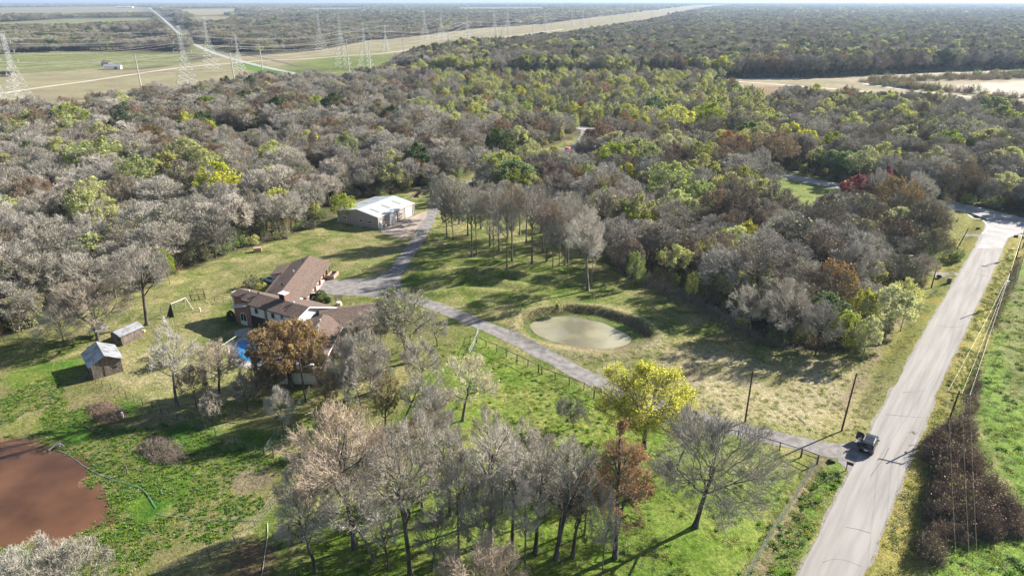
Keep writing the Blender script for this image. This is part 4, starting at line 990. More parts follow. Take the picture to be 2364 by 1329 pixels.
def scatter(name, pts, rots, scales, protos, kidx, label=None, kind='stuff', tilt=None):
    """one object made of many copies: pts (n,3), protos list of [objects]; kidx chooses one"""
    me = bpy.data.meshes.new(name); me.vertices.add(len(pts)); me.vertices.foreach_set('co', np.asarray(pts, np.float32).ravel())
    a = me.attributes.new('rot', 'FLOAT_VECTOR', 'POINT'); rv = np.zeros((len(pts), 3), np.float32); rv[:, 2] = rots
    if tilt is not None: rv[:, :2] = tilt
    a.data.foreach_set('vector', rv.ravel())
    a = me.attributes.new('size', 'FLOAT_VECTOR', 'POINT'); a.data.foreach_set('vector', np.asarray(scales, np.float32).ravel())
    a = me.attributes.new('pick', 'INT', 'POINT'); a.data.foreach_set('value', np.asarray(kidx, np.int32))
    o = bpy.data.objects.new(name, me); COL.objects.link(o); tag(o, label, kind=kind)
    ng = bpy.data.node_groups.new(name, 'GeometryNodeTree')
    ng.interface.new_socket('Geometry', in_out='INPUT', socket_type='NodeSocketGeometry'); ng.interface.new_socket('Geometry', in_out='OUTPUT', socket_type='NodeSocketGeometry')
    N = ng.nodes; Lk = ng.links
    gi = N.new('NodeGroupInput'); go = N.new('NodeGroupOutput'); mp = N.new('GeometryNodeMeshToPoints'); Lk.new(gi.outputs[0], mp.inputs[0])
    def attr(nm, t):
        q = N.new('GeometryNodeInputNamedAttribute'); q.data_type = t; q.inputs[0].default_value = nm; return q
    ar = attr('rot', 'FLOAT_VECTOR'); asz = attr('size', 'FLOAT_VECTOR'); ap = attr('pick', 'INT')
    jn = N.new('GeometryNodeJoinGeometry')
    for i, objs in enumerate(protos):
        cmp_ = N.new('FunctionNodeCompare'); cmp_.data_type = 'INT'; cmp_.operation = 'EQUAL'
        Lk.new(ap.outputs[0], cmp_.inputs[2]); cmp_.inputs[3].default_value = i
        for ob in objs:
            oi = N.new('GeometryNodeObjectInfo'); oi.transform_space = 'ORIGINAL'; oi.inputs[0].default_value = ob; oi.inputs[1].default_value = True
            ip = N.new('GeometryNodeInstanceOnPoints')
            Lk.new(mp.outputs[0], ip.inputs[0]); Lk.new(cmp_.outputs[0], ip.inputs[1]); Lk.new(oi.outputs['Geometry'], ip.inputs[2])
            Lk.new(ar.outputs[0], ip.inputs[5]); Lk.new(asz.outputs[0], ip.inputs[6]); Lk.new(ip.outputs[0], jn.inputs[0])
    Lk.new(jn.outputs[0], go.inputs[0])
    md = o.modifiers.new('copies', 'NODES'); md.node_group = ng
    return o
# first object that shows each prototype mesh serves as the source of the copies
src = {}
for o in COL.objects:
    if o.type == 'MESH' and o.name.split('.')[0] in ('trunk', 'crown'): src.setdefault(o.data.name, o)
protos = []; pindex = {}
for k, lst in T_.items():
    for i, p in enumerate(lst):
        if p['trunk'].name in src:
            pindex.setdefault(k, []).append((len(protos), p)); protos.append([src[p['trunk'].name], src[p['crown'].name]])
ki = np.zeros(len(rest), int); sc = np.zeros((len(rest), 3))
for j, i in enumerate(rest):
    c = pindex.get(kinds[i]) or pindex['grey']
    q, p = c[j % len(c)]; ki[j] = q; sc[j] = (Rs[i] / p['R'], Rs[i] / p['R'], Hs[i] / p['H'])
scatter('woodland', np.stack([X[rest], Y[rest], Z[rest]], 1), Rot[rest], sc, protos, ki)
print('trees', len(X))

# undergrowth: shrubs and brush below the trees
def bush_mesh(name, seed, R, H, leafn, leafs, twn, mats, twl=.9):
    global RNG
    keep = RNG; RNG = np.random.default_rng(seed)
    n = twn
    th = RNG.random(n) * 6.28; r = R * np.sqrt(RNG.random(n)) * .45
    p = np.stack([np.cos(th) * r, np.sin(th) * r, np.zeros(n)], 1)
    e = p + unit(RNG.normal(size=(n, 3)) * [1, 1, .5] + [0, 0, 1.0]) * (H * (.6 + .5 * RNG.random((n, 1)))) * [R / H * .75, R / H * .75, 1]
    c = curve(p, (p + e) / 2 + RNG.normal(size=(n, 3)) * .15, e, 4); rd = np.full((n, 4), .02) * [1, .8, .6, .4]
    C = np.array([0, 0, H * .45]); ax = np.array([R, R, H * .6])
    W = [tubes(c, rd, 3)]
    a2, b2 = grow(c, rd, 6, R * .45, C, ax, t0=.2, rmin=.014); W.append(tubes(a2, b2, 2))
    a3, b3 = grow(a2, b2, 4, R * .28, C, ax, t0=.1, rmin=.012, k=2); W.append(tubes(a3, b3, 2))
    vs = []; fs = []; o = 0
    for v, f in W: vs.append(v); fs.append(f + o); o += len(v)
    wv = np.concatenate(vs); wf = np.concatenate(fs); mid = np.zeros(len(wf)); ms = [M[mats[0]]]
    if leafn:
        c = a3[RNG.integers(0, len(a3), leafn)]; pp = c[:, -1] + RNG.normal(size=(leafn, 3)) * .1
        a = unit(RNG.normal(size=(leafn, 3)) * [1, 1, .6]); b_ = unit(np.cross(a, RNG.normal(size=(leafn, 3)))); s = leafs * (.5 + RNG.random((leafn, 1)))
        v = np.stack([pp - a * s * .5, pp + b_ * s * .35, pp + a * s * .5, pp - b_ * s * .35], 1).reshape(-1, 3)
        wf = np.concatenate([wf, np.arange(leafn * 4).reshape(-1, 4) + len(wv)]); wv = np.concatenate([wv, v]); mid = np.concatenate([mid, np.ones(leafn)]); ms.append(M[mats[1]])
    me = mknp(name, wv, wf, ms, mid); RNG = keep
    return me
BUSH = [bush_mesh('shrub_a', 51, 2.0, 2.6, 900, .26, 22, ('twig_dim', 'leaf_olive')), bush_mesh('shrub_b', 52, 1.8, 3.2, 700, .26, 20, ('twig_grey', 'leaf_midgreen')),
        bush_mesh('shrub_c', 53, 2.0, 2.2, 150, .22, 26, ('twig_brown', 'leaf_gold')), bush_mesh('shrub_d', 54, 1.7, 2.8, 1000, .26, 18, ('twig_dim', 'leaf_pale'))]
bush_lab = ['olive shrub at the foot of the wood edge', 'grey green shrub on the foot of the wood edge', 'brown brushy shrub on the wood edge', 'pale leafed shrub on the wood edge']
bsrc = []
for i, (u, v) in enumerate(((2170, 560), (2205, 600), (2190, 575), (1480, 655))):
    x, y = P(u, v); o = bpy.data.objects.new('shrub', BUSH[i]); COL.objects.link(o); o.location = (x, y, gz1(x, y)); o.scale = (1.1, 1.1, 1.1)
    tag(o, ['olive shrub beside the leaning pole near the road junction', 'grey green shrub at the roadside below the leaning pole', 'brown brushy shrub between the leaning pole and the wood', 'pale leafed shrub at the wood edge above the pond'][i], 'shrub'); bsrc.append([o])
up = pts_grid(95, 700, 4.2, .5)
ok = (~open_ground(up[:, 0], up[:, 1])) | (inside(BLOCK, up[:, 0], up[:, 1]) & (seg_dist(CROSS_ROAD, up[:, 0], up[:, 1]) > 7) & ~inside(GLADES[2], up[:, 0], up[:, 1]) & ~inside(GLADES[6], up[:, 0], up[:, 1]))
ok &= ~((up[:, 0] > -56) & (up[:, 0] < -20) & (up[:, 1] > 184) & (up[:, 1] < 210))
up = up[ok]; kk = RNG.choice(4, len(up), p=[.5, .17, .25, .08]); s = .65 + .75 * RNG.random(len(up))
scatter('undergrowth', np.stack([up[:, 0], up[:, 1], gz(up[:, 0], up[:, 1])], 1), RNG.random(len(up)) * 6.28, np.stack([s, s, s * (.7 + .5 * RNG.random(len(up)))], 1), bsrc, kk)
# thin the very distance into broad clumps of woodland
def clump_mesh(name, seed, mats):
    r = np.random.default_rng(seed); V = []; F = []; mid = []; o = 0
    for j in range(26):
        cx, cy = r.random(2) * 90 - 45; R = 5 + 3.5 * r.random(); h = 8 + 4 * r.random(); n = 150
        d = unit(r.normal(size=(n, 3))); d[:, 2] = np.abs(d[:, 2]) * 1.0 - .15
        p = d * R * (.8 + .25 * r.random((n, 1))) * [1, 1, .75] + [cx, cy, h * .55]
        a = unit(r.normal(size=(n, 3))); b_ = unit(np.cross(a, r.normal(size=(n, 3)))); s = 2.2 + 1.6 * r.random((n, 1))
        v = np.stack([p - a * s * .5, p + b_ * s * .4, p + a * s * .5, p - b_ * s * .4], 1).reshape(-1, 3)
        V.append(v); F.append(np.arange(n * 4).reshape(-1, 4) + o); o += len(v); mid += [int(r.integers(0, len(mats)))] * n
    return mknp(name, np.concatenate(V), np.concatenate(F), [M[m] for m in mats], np.array(mid))
CL = [clump_mesh('far_clump', s_, m_) for s_, m_ in ((71, ('twig_dim', 'twig_brown', 'leaf_olive', 'twig_dim')), (72, ('twig_dim', 'leaf_olive', 'leaf_green', 'twig_dim')), (73, ('twig_brown', 'twig_dim', 'leaf_green', 'leaf_olive', 'leaf_pale')))]
fp = pts_grid(2950, 11000, 76, .4)
ok = ~open_ground(fp[:, 0], fp[:, 1]) & (seg_dist(CROSS_ROAD, fp[:, 0], fp[:, 1]) > 60)
ok &= vnoise(fp[:, 0] / 380 + 3, fp[:, 1] / 700) > .10
fp = fp[ok]
csrc = []
for i, c in enumerate(CL):
    o = bpy.data.objects.new('distant_woods', c); COL.objects.link(o); o.location = (fp[i * 40 + 20][0], fp[i * 40 + 20][1], 0); tag(o, kind='stuff'); csrc.append([o])
s = 1.0 + .15 * RNG.random(len(fp))
scatter('distant_woods', np.stack([fp[:, 0], fp[:, 1], fp[:, 0] * 0 - .5], 1), RNG.random(len(fp)) * 6.28, np.stack([s, s, s * .95 + .2 * RNG.random(len(fp))], 1), csrc, RNG.integers(0, 3, len(fp)))
# ------------------------------------------------------------------ buildings
M['shingle'] = mat('shingle', (.105, .072, .056), .9, (.18, .125, .10), 2.5, .5, 14, detail=6, stretch=(1, 1, 3))
M['brick'] = mat('brick', (.22, .115, .085), .9, (.30, .17, .13), 6, .4, 20)
M['siding'] = mat('siding', (.62, .63, .58), .7, (.55, .56, .52), 1.5)
M['trim'] = mat('trim', (.68, .60, .54), .7)
M['white'] = mat('white', (.78, .78, .76), .6)
M['glass'] = mat('glass', (.02, .025, .03), .08)
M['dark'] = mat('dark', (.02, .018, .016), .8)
M['porch'] = mat('porch', (.08, .06, .05), .9)
M['metal_roof'] = mat('metal_roof', (.74, .76, .78), .35, (.60, .64, .68), .25, .12, 2, metal=.25, contrast=(.45, .7), detail=6)
M['panel_tan'] = mat('panel_tan', (.36, .30, .265), .6)
M['skylight'] = mat('skylight', (.28, .30, .25), .4)
M['tin'] = mat('tin', (.50, .52, .56), .35, (.30, .28, .28), .9, .2, 4, metal=.45, contrast=(.45, .65), detail=6)
M['old_wood'] = mat('old_wood', (.13, .10, .085), .95, (.22, .18, .15), 3, .6, 10, stretch=(1, 1, .3))
M['post_wood'] = mat('post_wood', (.05, .04, .032), .95, (.10, .08, .065), 4)
M['galv'] = mat('galv', (.52, .54, .54), .5, metal=.3)
M['pole_wood'] = mat('pole_wood', (.055, .035, .026), .9, (.085, .055, .04), 2)
M['steel_white'] = mat('steel_white', (.66, .67, .66), .45, metal=.15)
M['steel_pole'] = mat('steel_pole', (.52, .49, .45), .6)
M['cable'] = mat('cable', (.55, .54, .51), .4, metal=.2)
M['cable_yellow'] = mat('cable_yellow', (.55, .49, .32), .5)
M['pool'] = mat('pool', (.03, .20, .48), .05, (.05, .30, .58), .6)
M['paving'] = mat('paving', (.50, .46, .43), .9, (.40, .37, .35), .8)
M['black_paint'] = mat('black_paint', (.012, .013, .016), .25)
M['car_white'] = mat('car_white', (.75, .76, .76), .25)
M['car_body'] = mat('car_body', (.075, .08, .085), .16, metal=.6)
M['rubber'] = mat('rubber', (.015, .015, .015), .9)
M['red_paint'] = mat('red_paint', (.42, .03, .05), .4)
M['red_lens'] = mat('red_lens', (.16, .015, .012), .3)
M['brick_box'] = mat('brick_box', (.45, .22, .16), .9, (.38, .30, .25), 4)

def gable(root, A, B, zr, wl_, wr, zl, zrt, over=.4, base=0.0, wall=None, roof=None, walls=True, end=(True, True), th=.16):
    """ridge A->B at height zr; left/right half widths and eave heights; returns roof slope objects"""
    A = np.array(A, float); B = np.array(B, float); d = (B - A) / np.hypot(*(B - A)); nl = np.array([-d[1], d[0]])
    L = A - nl * 0
    out = []
    for sgn, w, ze in ((1, wl_, zl), (-1, wr, zrt)):
        sl = (zr - ze) / w; e = w + over; z2 = zr - sl * e
        a, b = A, B
        q = [(*a, zr), (*b, zr), (*(b + nl * sgn * e), z2), (*(a + nl * sgn * e), z2)]
        if sgn > 0: q = q[::-1]
        mb = MB(); mb.slab(q, th); out.append(mb.build('roof', roof or M['shingle'], root))
        # fascia board
        f = MB(); p1 = a + nl * sgn * (e + .02); p2 = b + nl * sgn * (e + .02)
        f.bar((*p1, z2 - .1), (*p2, z2 - .1), .10, 4); f.build('fascia', M['trim'], root)
    if walls:
        ins = .45
        a = A + d * ins; b = B - d * ins; iw = .0
        slL = (zr - zl) / wl_; slR = (zr - zrt) / wr; t = th + .02
        pl_, pr_ = nl * wl_, -nl * wr
        v = [(*(a + pl_), base), (*(a + pr_), base), (*(b + pr_), base), (*(b + pl_), base),
             (*(a + pl_), zl - t), (*(a + pr_), zrt - t), (*(b + pr_), zrt - t), (*(b + pl_), zl - t), (*a, zr - t), (*b, zr - t)]
        fs = [(0, 1, 5, 8, 4), (1, 2, 6, 5), (2, 3, 7, 9, 6), (3, 0, 4, 7), (4, 8, 9, 7), (8, 5, 6, 9)]
        mb = MB(); mb.add(v, fs); mb.build('wall', wall or M['brick'], root)
    return out
def window(root, c, d, w, h, depth_=.12, panes=2, name='window', frame=None, rz=None):
    """c centre on wall, d = unit vector along the wall (xy), outward normal = (d.y,-d.x)"""
    d = np.array(d) / np.hypot(*d); nrm = np.array([d[1], -d[0]]); rz = math.atan2(d[1], d[0])
    f = MB(); cc = np.array(c[:2]) + nrm * .05
    for s in (-1, 1):
        p = cc + d * s * w / 2; f.box((*p, c[2]), (.09, .16, h + .09), rz)
        f.box((*cc, c[2] + s * h / 2), (w - .1, .16, .09), rz)
    for i in range(1, panes):
        p = cc + d * (w * i / panes - w / 2); f.box((*p, c[2]), (.06, .13, h - .1), rz)
    o = f.build(name, frame or M['white'], root)
    for i in range(panes):
        p = cc + d * (w * (i + .5) / panes - w / 2); g = MB(); g.box((*p, c[2]), (w / panes - .08, .06, h - .1), rz); g.build('pane', M['glass'], o)
    return o

# metal workshop
A = np.array([-50.91, 192.3]); B = np.array([-37.81, 185.1]); dg = (B - A) / np.hypot(*(B - A)); ds = np.array([-dg[1], dg[0]])
W_, L_ = np.hypot(*(B - A)), 17.0
ws = empty('metal_workshop', (0, 0, 0), 0, 'white roofed tan metal workshop with roll up doors beside the concrete apron', 'building')
def wsp(a, b, z=0): p = A + dg * a + ds * b; return (p[0], p[1], z)
EV, RG = 3.45, 4.75
mb = MB(); v = [wsp(0, 0), wsp(W_, 0), wsp(W_, L_), wsp(0, L_), wsp(0, 0, EV), wsp(W_, 0, EV), wsp(W_, L_, EV), wsp(0, L_, EV), wsp(W_ / 2, 0, RG), wsp(W_ / 2, L_, RG)]
mb.add(v, [(0, 1, 5, 8, 4), (1, 2, 6, 5), (2, 3, 7, 9, 6), (3, 0, 4, 7)]); mb.build('wall', M['panel_tan'], ws)
n_ = 15
for i in range(n_):           # ribs on the gable and side sheeting, standing proud
    x = W_ * (i + .5) / n_; zt = EV + (RG - EV) * (1 - abs(x / W_ * 2 - 1))
    mb = MB(); p = wsp(x, -.02); mb.box((p[0], p[1], zt / 2), (.08, .05, zt - .1), math.atan2(dg[1], dg[0])); mb.build('wall_rib', M['panel_tan'], ws)
for sgn, x0 in ((0, -.15), (1, W_ + .15)):
    z0 = EV - .02
    q = [wsp(W_ / 2, -.15, RG + .09), wsp(W_ / 2, L_ + .15, RG + .09), wsp(x0, L_ + .15, z0 + .09), wsp(x0, -.15, z0 + .09)]
    if sgn == 0: q = q[::-1]
    mb = MB(); mb.slab(q, .06); ro = mb.build('roof', M['metal_roof'], ws)
    for k in range(3):
        yy = 2.6 + k * 5.0; a0, a1 = (.30, .72) if sgn else (.35, .68)
        def rp(t, y, o=.115): x = W_ / 2 + (x0 - W_ / 2) * t; return wsp(x, y, RG + (z0 - RG) * t + o)
        q = [rp(a0, yy), rp(a1, yy), rp(a1, yy + .9), rp(a0, yy + .9)]
        if sgn == 0: q = q[::-1]
        m2 = MB(); m2.slab(q, .02); m2.build('skylight', M['skylight'], ro)
    for k in range(24):
        yy = k * (L_) / 23.0
        q = MB(); q.bar(rp(.02, yy, .10), rp(.99, yy, .10), .022, 4); q.build('roof_seam', M['metal_roof'], ro)
mb = MB(); mb.tube([wsp(-.16, -.17, EV), wsp(W_ / 2, -.17, RG + .05), wsp(W_ + .16, -.17, EV), wsp(W_ + .16, L_, EV)], .09, 4)
for a, b in ((-.05, -.05), (W_ + .05, -.05), (W_ + .05, L_)): p = wsp(a, b); mb.box((p[0], p[1], EV / 2), (.16, .16, EV), 0)
mb.build('corner_trim', M['white'], ws)
for x in (2.6, 8.8, 12.0): window(ws, wsp(x, -.02, 1.75), dg, 1.35, .75, panes=2)
rzs = math.atan2(ds[1], ds[0])
for y0 in (5.3, 12.6):
    p = wsp(W_ + .03, y0 + 1.55, 1.45); mb = MB(); mb.box(p, (3.1, .08, 2.9), rzs); do = mb.build('roll_up_door', M['white'], ws)
    for k in range(6):
        q = wsp(W_ + .09, y0 + 1.55, .25 + k * .48); m2 = MB(); m2.box(q, (3.0, .04, .05), rzs); m2.build('door_rib', M['white'], do)
    m2 = MB(); q = wsp(W_ + .06, y0 + 3.22, 1.5); m2.box(q, (.16, .12, 3.0), rzs); m2.build('door_jamb', M['dark'], ws)
    m2 = MB(); q = wsp(W_ + .06, y0 - .1, 1.65); m2.box(q, (.12, .1, 3.3), rzs); m2.build('downpipe', M['white'], ws)
p = wsp(W_ + .04, 1.2, 1.05); mb = MB(); mb.box(p, (.95, .08, 2.1), rzs); mb.build('door', M['white'], ws)
window(ws, wsp(W_ + .02, 2.9, 1.9), ds, 1.3, .75); window(ws, wsp(W_ + .02, 10.4, 1.9), ds, 1.3, .75)
m2 = MB(); q = wsp(W_ + .3, 2.6, .6); m2.box(q, (.7, .4, .6), rzs); m2.build('air_conditioner', M['galv'], ws)
x, y = P(820, 524); mb = MB(); mb.bar((x, y, 0), (x, y, .55), .22, 10, .18); o = mb.build('plastic_bucket', mat('teal', (.25, .55, .5), .5)); tag(o, 'pale teal bucket in the shade by the workshop gable', 'bucket')
x, y = P(828, 524); mb = MB(); mb.bar((x, y, .08), (x + .9, y - .25, .08), .07, 8); o = mb.build('white_pipe', M['white']); tag(o, 'short white pipe lying in the shade by the workshop gable', 'pipe')
# pen of weathered boards behind the workshop
def pen(pts, name, lab, cat, h=1.1, m='old_wood', roof=False):
    e = empty(name, (0, 0, 0), 0, lab, cat)
    for a, b in zip(pts[:-1], pts[1:]):
        a = np.array(a); b = np.array(b); n = max(2, int(np.hypot(*(b - a)) / .45))
        for i in range(n):
            c = a + (b - a) * (i + .5) / n; mb = MB(); mb.box((c[0], c[1], h / 2 + .02), (np.hypot(*(b - a)) / n - .03, .05, h * (.92 + .12 * random.random())), math.atan2(*(b - a)[::-1])); mb.build('board', M[m], e)
    return e
p1, p2, p3 = P(950, 458), P(985, 448), P(986, 441)
e = pen([p1, p2, p3, P(972, 440)], 'board_pen', 'weathered board pen with dark lean-to roof behind the workshop', 'pen')
mb = MB(); a = P(975, 446, 1.5); b = P(986, 445, 1.5); c = P(984, 440, 1.5); d_ = P(967, 441, 1.5); mb.slab([(*a, 1.6), (*b, 1.6), (*c, 1.75), (*d_, 1.75)], .08); mb.build('roof', M['dark'], e)

# main house: three joined wings, one building
hs = empty('ranch_house', (0, 0, 0), 0, 'large brick and white siding ranch house with brown shingle roofs and three wings', 'house')
# garage wing
gable(hs, (-47.65, 126.0), (-47.65, 151.3), 4.6, 4.7, 3.3, 2.75, 3.2, over=.4, walls=False)
# right slope runs out further as a verandah over the garage fronts
mb = MB(); mb.slab([(-43.95, 130.2, 3.14), (-42.85, 130.6, 2.72), (-42.85, 151.3, 2.72), (-43.95, 151.3, 3.14)], .14); mb.build('verandah_roof', M['shingle'], hs)
mb = MB(); mb.box((-48.85, 138.8, 1.4), (6.9, 24, 2.8)); mb.add([(-52.3, 150.8, 2.75), (-45.4, 150.8, 2.75), (-47.65, 150.8, 4.4)], [(0, 1, 2)]); mb.build('wall', M['brick'], hs)
mb = MB(); mb.slab([(-52.2, 144.2, 2.9), (-52.2, 150.9, 2.9), (-55.2, 150.2, 2.35), (-55.2, 144.6, 2.35)][::-1], .15); mb.build('lean_to_roof', M['shingle'], hs)
mb = MB(); mb.box((-53.6, 147.3, 1.15), (2.7, 5.2, 2.3)); mb.build('wall', M['trim'], hs)
for i, y in enumerate((132.6, 136.4, 140.2, 144.0, 147.6)):
    mb = MB(); mb.box((-43.85, y, 1.38), (.45, .55, 2.7)); mb.build('brick_column', M['brick'], hs)
for y in (134.5, 138.3, 142.1, 145.8):
    mb = MB(); mb.box((-45.36, y, 1.2), (.08, 2.8, 2.35)); do = mb.build('garage_door', M['trim'], hs)
    for k in range(3):
        m2 = MB(); m2.box((-45.31, y, .5 + k * .6), (.03, 2.7, .05)); m2.build('door_groove', M['white'], do)
mb = MB(); mb.box((-43.85, 150.6, 1.4), (.4, .5, 2.7)); mb.build('brick_column', M['brick'], hs)
mb = MB(); mb.box((-44.5, 141.0, .07), (1.9, 19.5, .1)); mb.build('porch_floor', M['trim'], hs)
def vent(x, y, z, r=.16, h=.45):
    mb = MB(); mb.bar((x, y, z), (x, y, z + h), r * .7, 8); mb.bar((x, y, z + h), (x, y, z + h + .12), r * 1.3, 8, r); mb.build('roof_vent', M['galv'] if random.random() < .4 else M['dark'], hs)
for x, y in ((-48.2, 147.5), (-48.5, 141.0), (-48.9, 133.8), (-48.4, 133.2)): vent(x, y, 4.6 - (abs(x + 47.65)) * .39 - .02)
# two storey block
S0 = np.array([-55.85, 128.35]); E0 = np.array([-38.9, 119.1]); dm_ = (E0 - S0) / np.hypot(*(E0 - S0)); nm = np.array([dm_[1], -dm_[0]])    # towards the camera side
LM = np.hypot(*(E0 - S0))
def hp(a, b): return S0 + dm_ * a + nm * b           # a along the ridge, b towards camera
def hq(a, b, z): p = hp(a, b); return (p[0], p[1], z)
ZR = 5.8; SL = .335
# near slope in four stepped sheets
segs = ((0, 3.3, 2.1, 0), (3.3, 6.0, 2.6, .05), (6.0, 15.5, 3.35, .10), (15.5, LM, 3.35, .05))
for a0, a1, w, up_ in segs:
    mb = MB(); mb.slab([hq(a0, 0, ZR + up_), hq(a0, w, ZR - SL * w + up_), hq(a1, w, ZR - SL * w + up_), hq(a1, 0, ZR + up_)], .16); mb.build('roof', M['shingle'], hs)
    mb = MB(); mb.bar(hq(a0, w + .03, ZR - SL * w + up_ - .1), hq(a1, w + .03, ZR - SL * w + up_ - .1), .09, 4); mb.build('fascia', M['dark'], hs)
for a in (3.3, 6.0, 15.5):
    mb = MB(); mb.bar(hq(a, .1, ZR + .12), hq(a, 2.3, ZR + .12 - SL * 2.3), .10, 4); mb.build('roof_step_shadow', M['dark'], hs); p = hq(a, .2, ZR); vent(p[0], p[1], ZR, .2, .35)  # dark bar paints the shadow line along each roof step
# long far slope
mb = MB(); mb.slab([hq(0, 0, ZR), hq(LM, 0, ZR + .0), hq(LM + .6, -7.3, 2.95), hq(12.5, -7.3, 2.95), hq(10, -4.5, 4.0), hq(0, -1.9, 5.05)], .16); mb.build('roof', M['shingle'], hs)
mb = MB(); mb.tube([hq(LM + .1, 2.9, 4.75), hq(LM + .1, 0, ZR - .05), hq(LM + .65, -7.3, 2.88)], .12, 4); mb.build('rake_board', M['white'], hs)
# walls
mb = MB(); mb.add([hq(6.2, 2.85, 0), hq(LM - .3, 2.85, 0), hq(LM - .3, 2.85, 4.72), hq(6.2, 2.85, 4.72), hq(6.2, -6.8, 0), hq(LM - .3, -6.8, 0), hq(LM - .3, -6.8, 2.9), hq(6.2, -6.8, 2.9), hq(6.2, 0, 5.6), hq(LM - .3, 0, 5.6)],
               [(0, 1, 2, 3), (1, 5, 6, 9, 2), (4, 0, 3, 8, 7), (5, 4, 7, 6)]); mb.build('wall', M['brick'], hs)
mb = MB(); mb.add([hq(LM - .25, 2.85, 2.4), hq(LM - .25, -6.8, 2.4), hq(LM - .25, -6.8, 2.95), hq(LM - .25, 0, 5.62), hq(LM - .25, 2.85, 4.7)], [(0, 1, 2, 3, 4)]); mb.build('gable_siding', M['white'], hs)
mb = MB(); mb.add([hq(.3, 1.7, 0), hq(6.2, 1.7, 0), hq(6.2, 1.7, 4.95), hq(.3, 1.7, 5.0), hq(.3, -1.5, 0), hq(.3, -1.5, 5.0), hq(.3, 0, 5.6)], [(0, 1, 2, 3), (4, 0, 3, 6, 5)]); mb.build('wall', M['brick'], hs)
# upper floor siding panels between pilasters; flat dark sheets below paint the porch's shade
for a0, a1 in ((6.35, 10.3), (10.85, 14.7), (15.2, LM - .5)):
    c = hp((a0 + a1) / 2, 2.93); mb = MB(); mb.box((c[0], c[1], 3.6), (a1 - a0, .12, 2.2), math.atan2(dm_[1], dm_[0])); mb.build('siding_panel', M['siding'], hs)
    c = hp((a0 + a1) / 2, 2.9); mb = MB(); mb.box((c[0], c[1], 1.2), (a1 - a0, .1, 2.3), math.atan2(dm_[1], dm_[0])); mb.build('porch_shade', M['dark'], hs)
for a in (6.1, 10.58, 14.95): c = hp(a, 3.0); mb = MB(); mb.box((c[0], c[1], 2.35), (.45, .3, 4.6), math.atan2(dm_[1], dm_[0])); mb.build('brick_pilaster', M['brick'], hs)
for a in (8.1, 12.6): window(hs, hq(a, 3.0, 3.75), dm_, .9, 1.15, panes=1, frame=M['siding'])
# low brick bay with arched window
bay = [hp(1.9, 3.0), hp(6.0, 3.0)]
mb = MB(); mb.slab([hq(6.1, 1.7, 4.75), hq(1.2, 1.7, 3.35), hq(1.2, 3.7, 3.25), hq(6.1, 3.7, 4.65)], .14); mb.build('bay_roof', M['trim'], hs)
mb = MB(); mb.add([hq(1.9, 3.2, 0), hq(6.0, 3.2, 0), hq(6.0, 3.2, 4.5), hq(1.9, 3.2, 3.35), hq(1.9, 1.7, 0), hq(1.9, 1.7, 3.35)], [(0, 1, 2, 3), (4, 0, 3, 5)]); mb.build('wall', M['brick'], hs)
arch = MB(); pts = []
for k in range(13):
    t = math.pi * k / 12; pts.append(hq(4.3 + .85 * math.cos(t), 3.26, 1.75 + .85 * math.sin(t)))
pts = [hq(5.15, 3.26, .75)] + pts + [hq(3.45, 3.26, .75)]
arch.add(pts, [tuple(range(len(pts)))]); aw = arch.build('arched_window', M['glass'], hs)
mb = MB(); mb.tube(pts + [pts[0]], .07, 4); mb.tube([hq(4.3, 3.27, .75), hq(4.3, 3.27, 2.6)], .05, 4); mb.build('frame', M['white'], aw)
c = hp(4.3, 3.3); mb = MB(); mb.box((c[0], c[1], .38), (1.8, .1, .75), math.atan2(dm_[1], dm_[0])); mb.build('panel', M['siding'], hs)
# chimney
c = hp(12.5, -.35); ch = MB(); ch.box((c[0], c[1], 6.1), (1.5, 1.15, 2.1), math.atan2(dm_[1], dm_[0])); co = ch.build('chimney', M['brick'], hs)
mb = MB(); mb.box((c[0], c[1], 7.2), (1.75, 1.4, .14), math.atan2(dm_[1], dm_[0])); mb.build('chimney_cap', M['white'], co)
cc = hp(12.5, .24); mb = MB(); mb.box((cc[0], cc[1], 6.5), (1.1, .06, .95), math.atan2(dm_[1], dm_[0])); mb.build('flue_opening', M['dark'], co)
cc = hp(-.45, .6); mb = MB(); mb.box((cc[0], cc[1], 2.6), (.9, 1.2, 5.2), math.atan2(dm_[1], dm_[0])); mb.build('end_chimney', M['trim'], hs)
# east wing
gable(hs, (-37.6, 120.7), (-25.2, 124.5), 4.35, 4.0, 4.6, 2.85, 2.7, over=.45, end=(True, True))
# south wing
gable(hs, (-36.4, 119.5), (-36.4, 99.9), 4.2, 3.6, 3.6, 2.8, 2.8, over=.45)
for x, y in ((-35.9, 113.8), (-35.6, 112.2), (-35.4, 105.5), (-37.2, 104.5), (-36.2, 116.2)): vent(x, y, 4.2 - abs(x + 36.4) * .39 - .02)
window(hs, (-35.1, 100.35, 1.5), (1, 0), 1.6, 1.2, panes=2); window(hs, (-38.0, 100.35, 1.5), (1, 0), 1.4, 1.2, panes=2)
mb = MB(); mb.box((-36.4, 100.28, 1.15), (6.6, .1, 2.1)); mb.build('siding_panel', M['siding'], hs)
for y in (103, 107): window(hs, (-32.75, y, 1.6), (0, 1), 1.4, 1.1, panes=2)
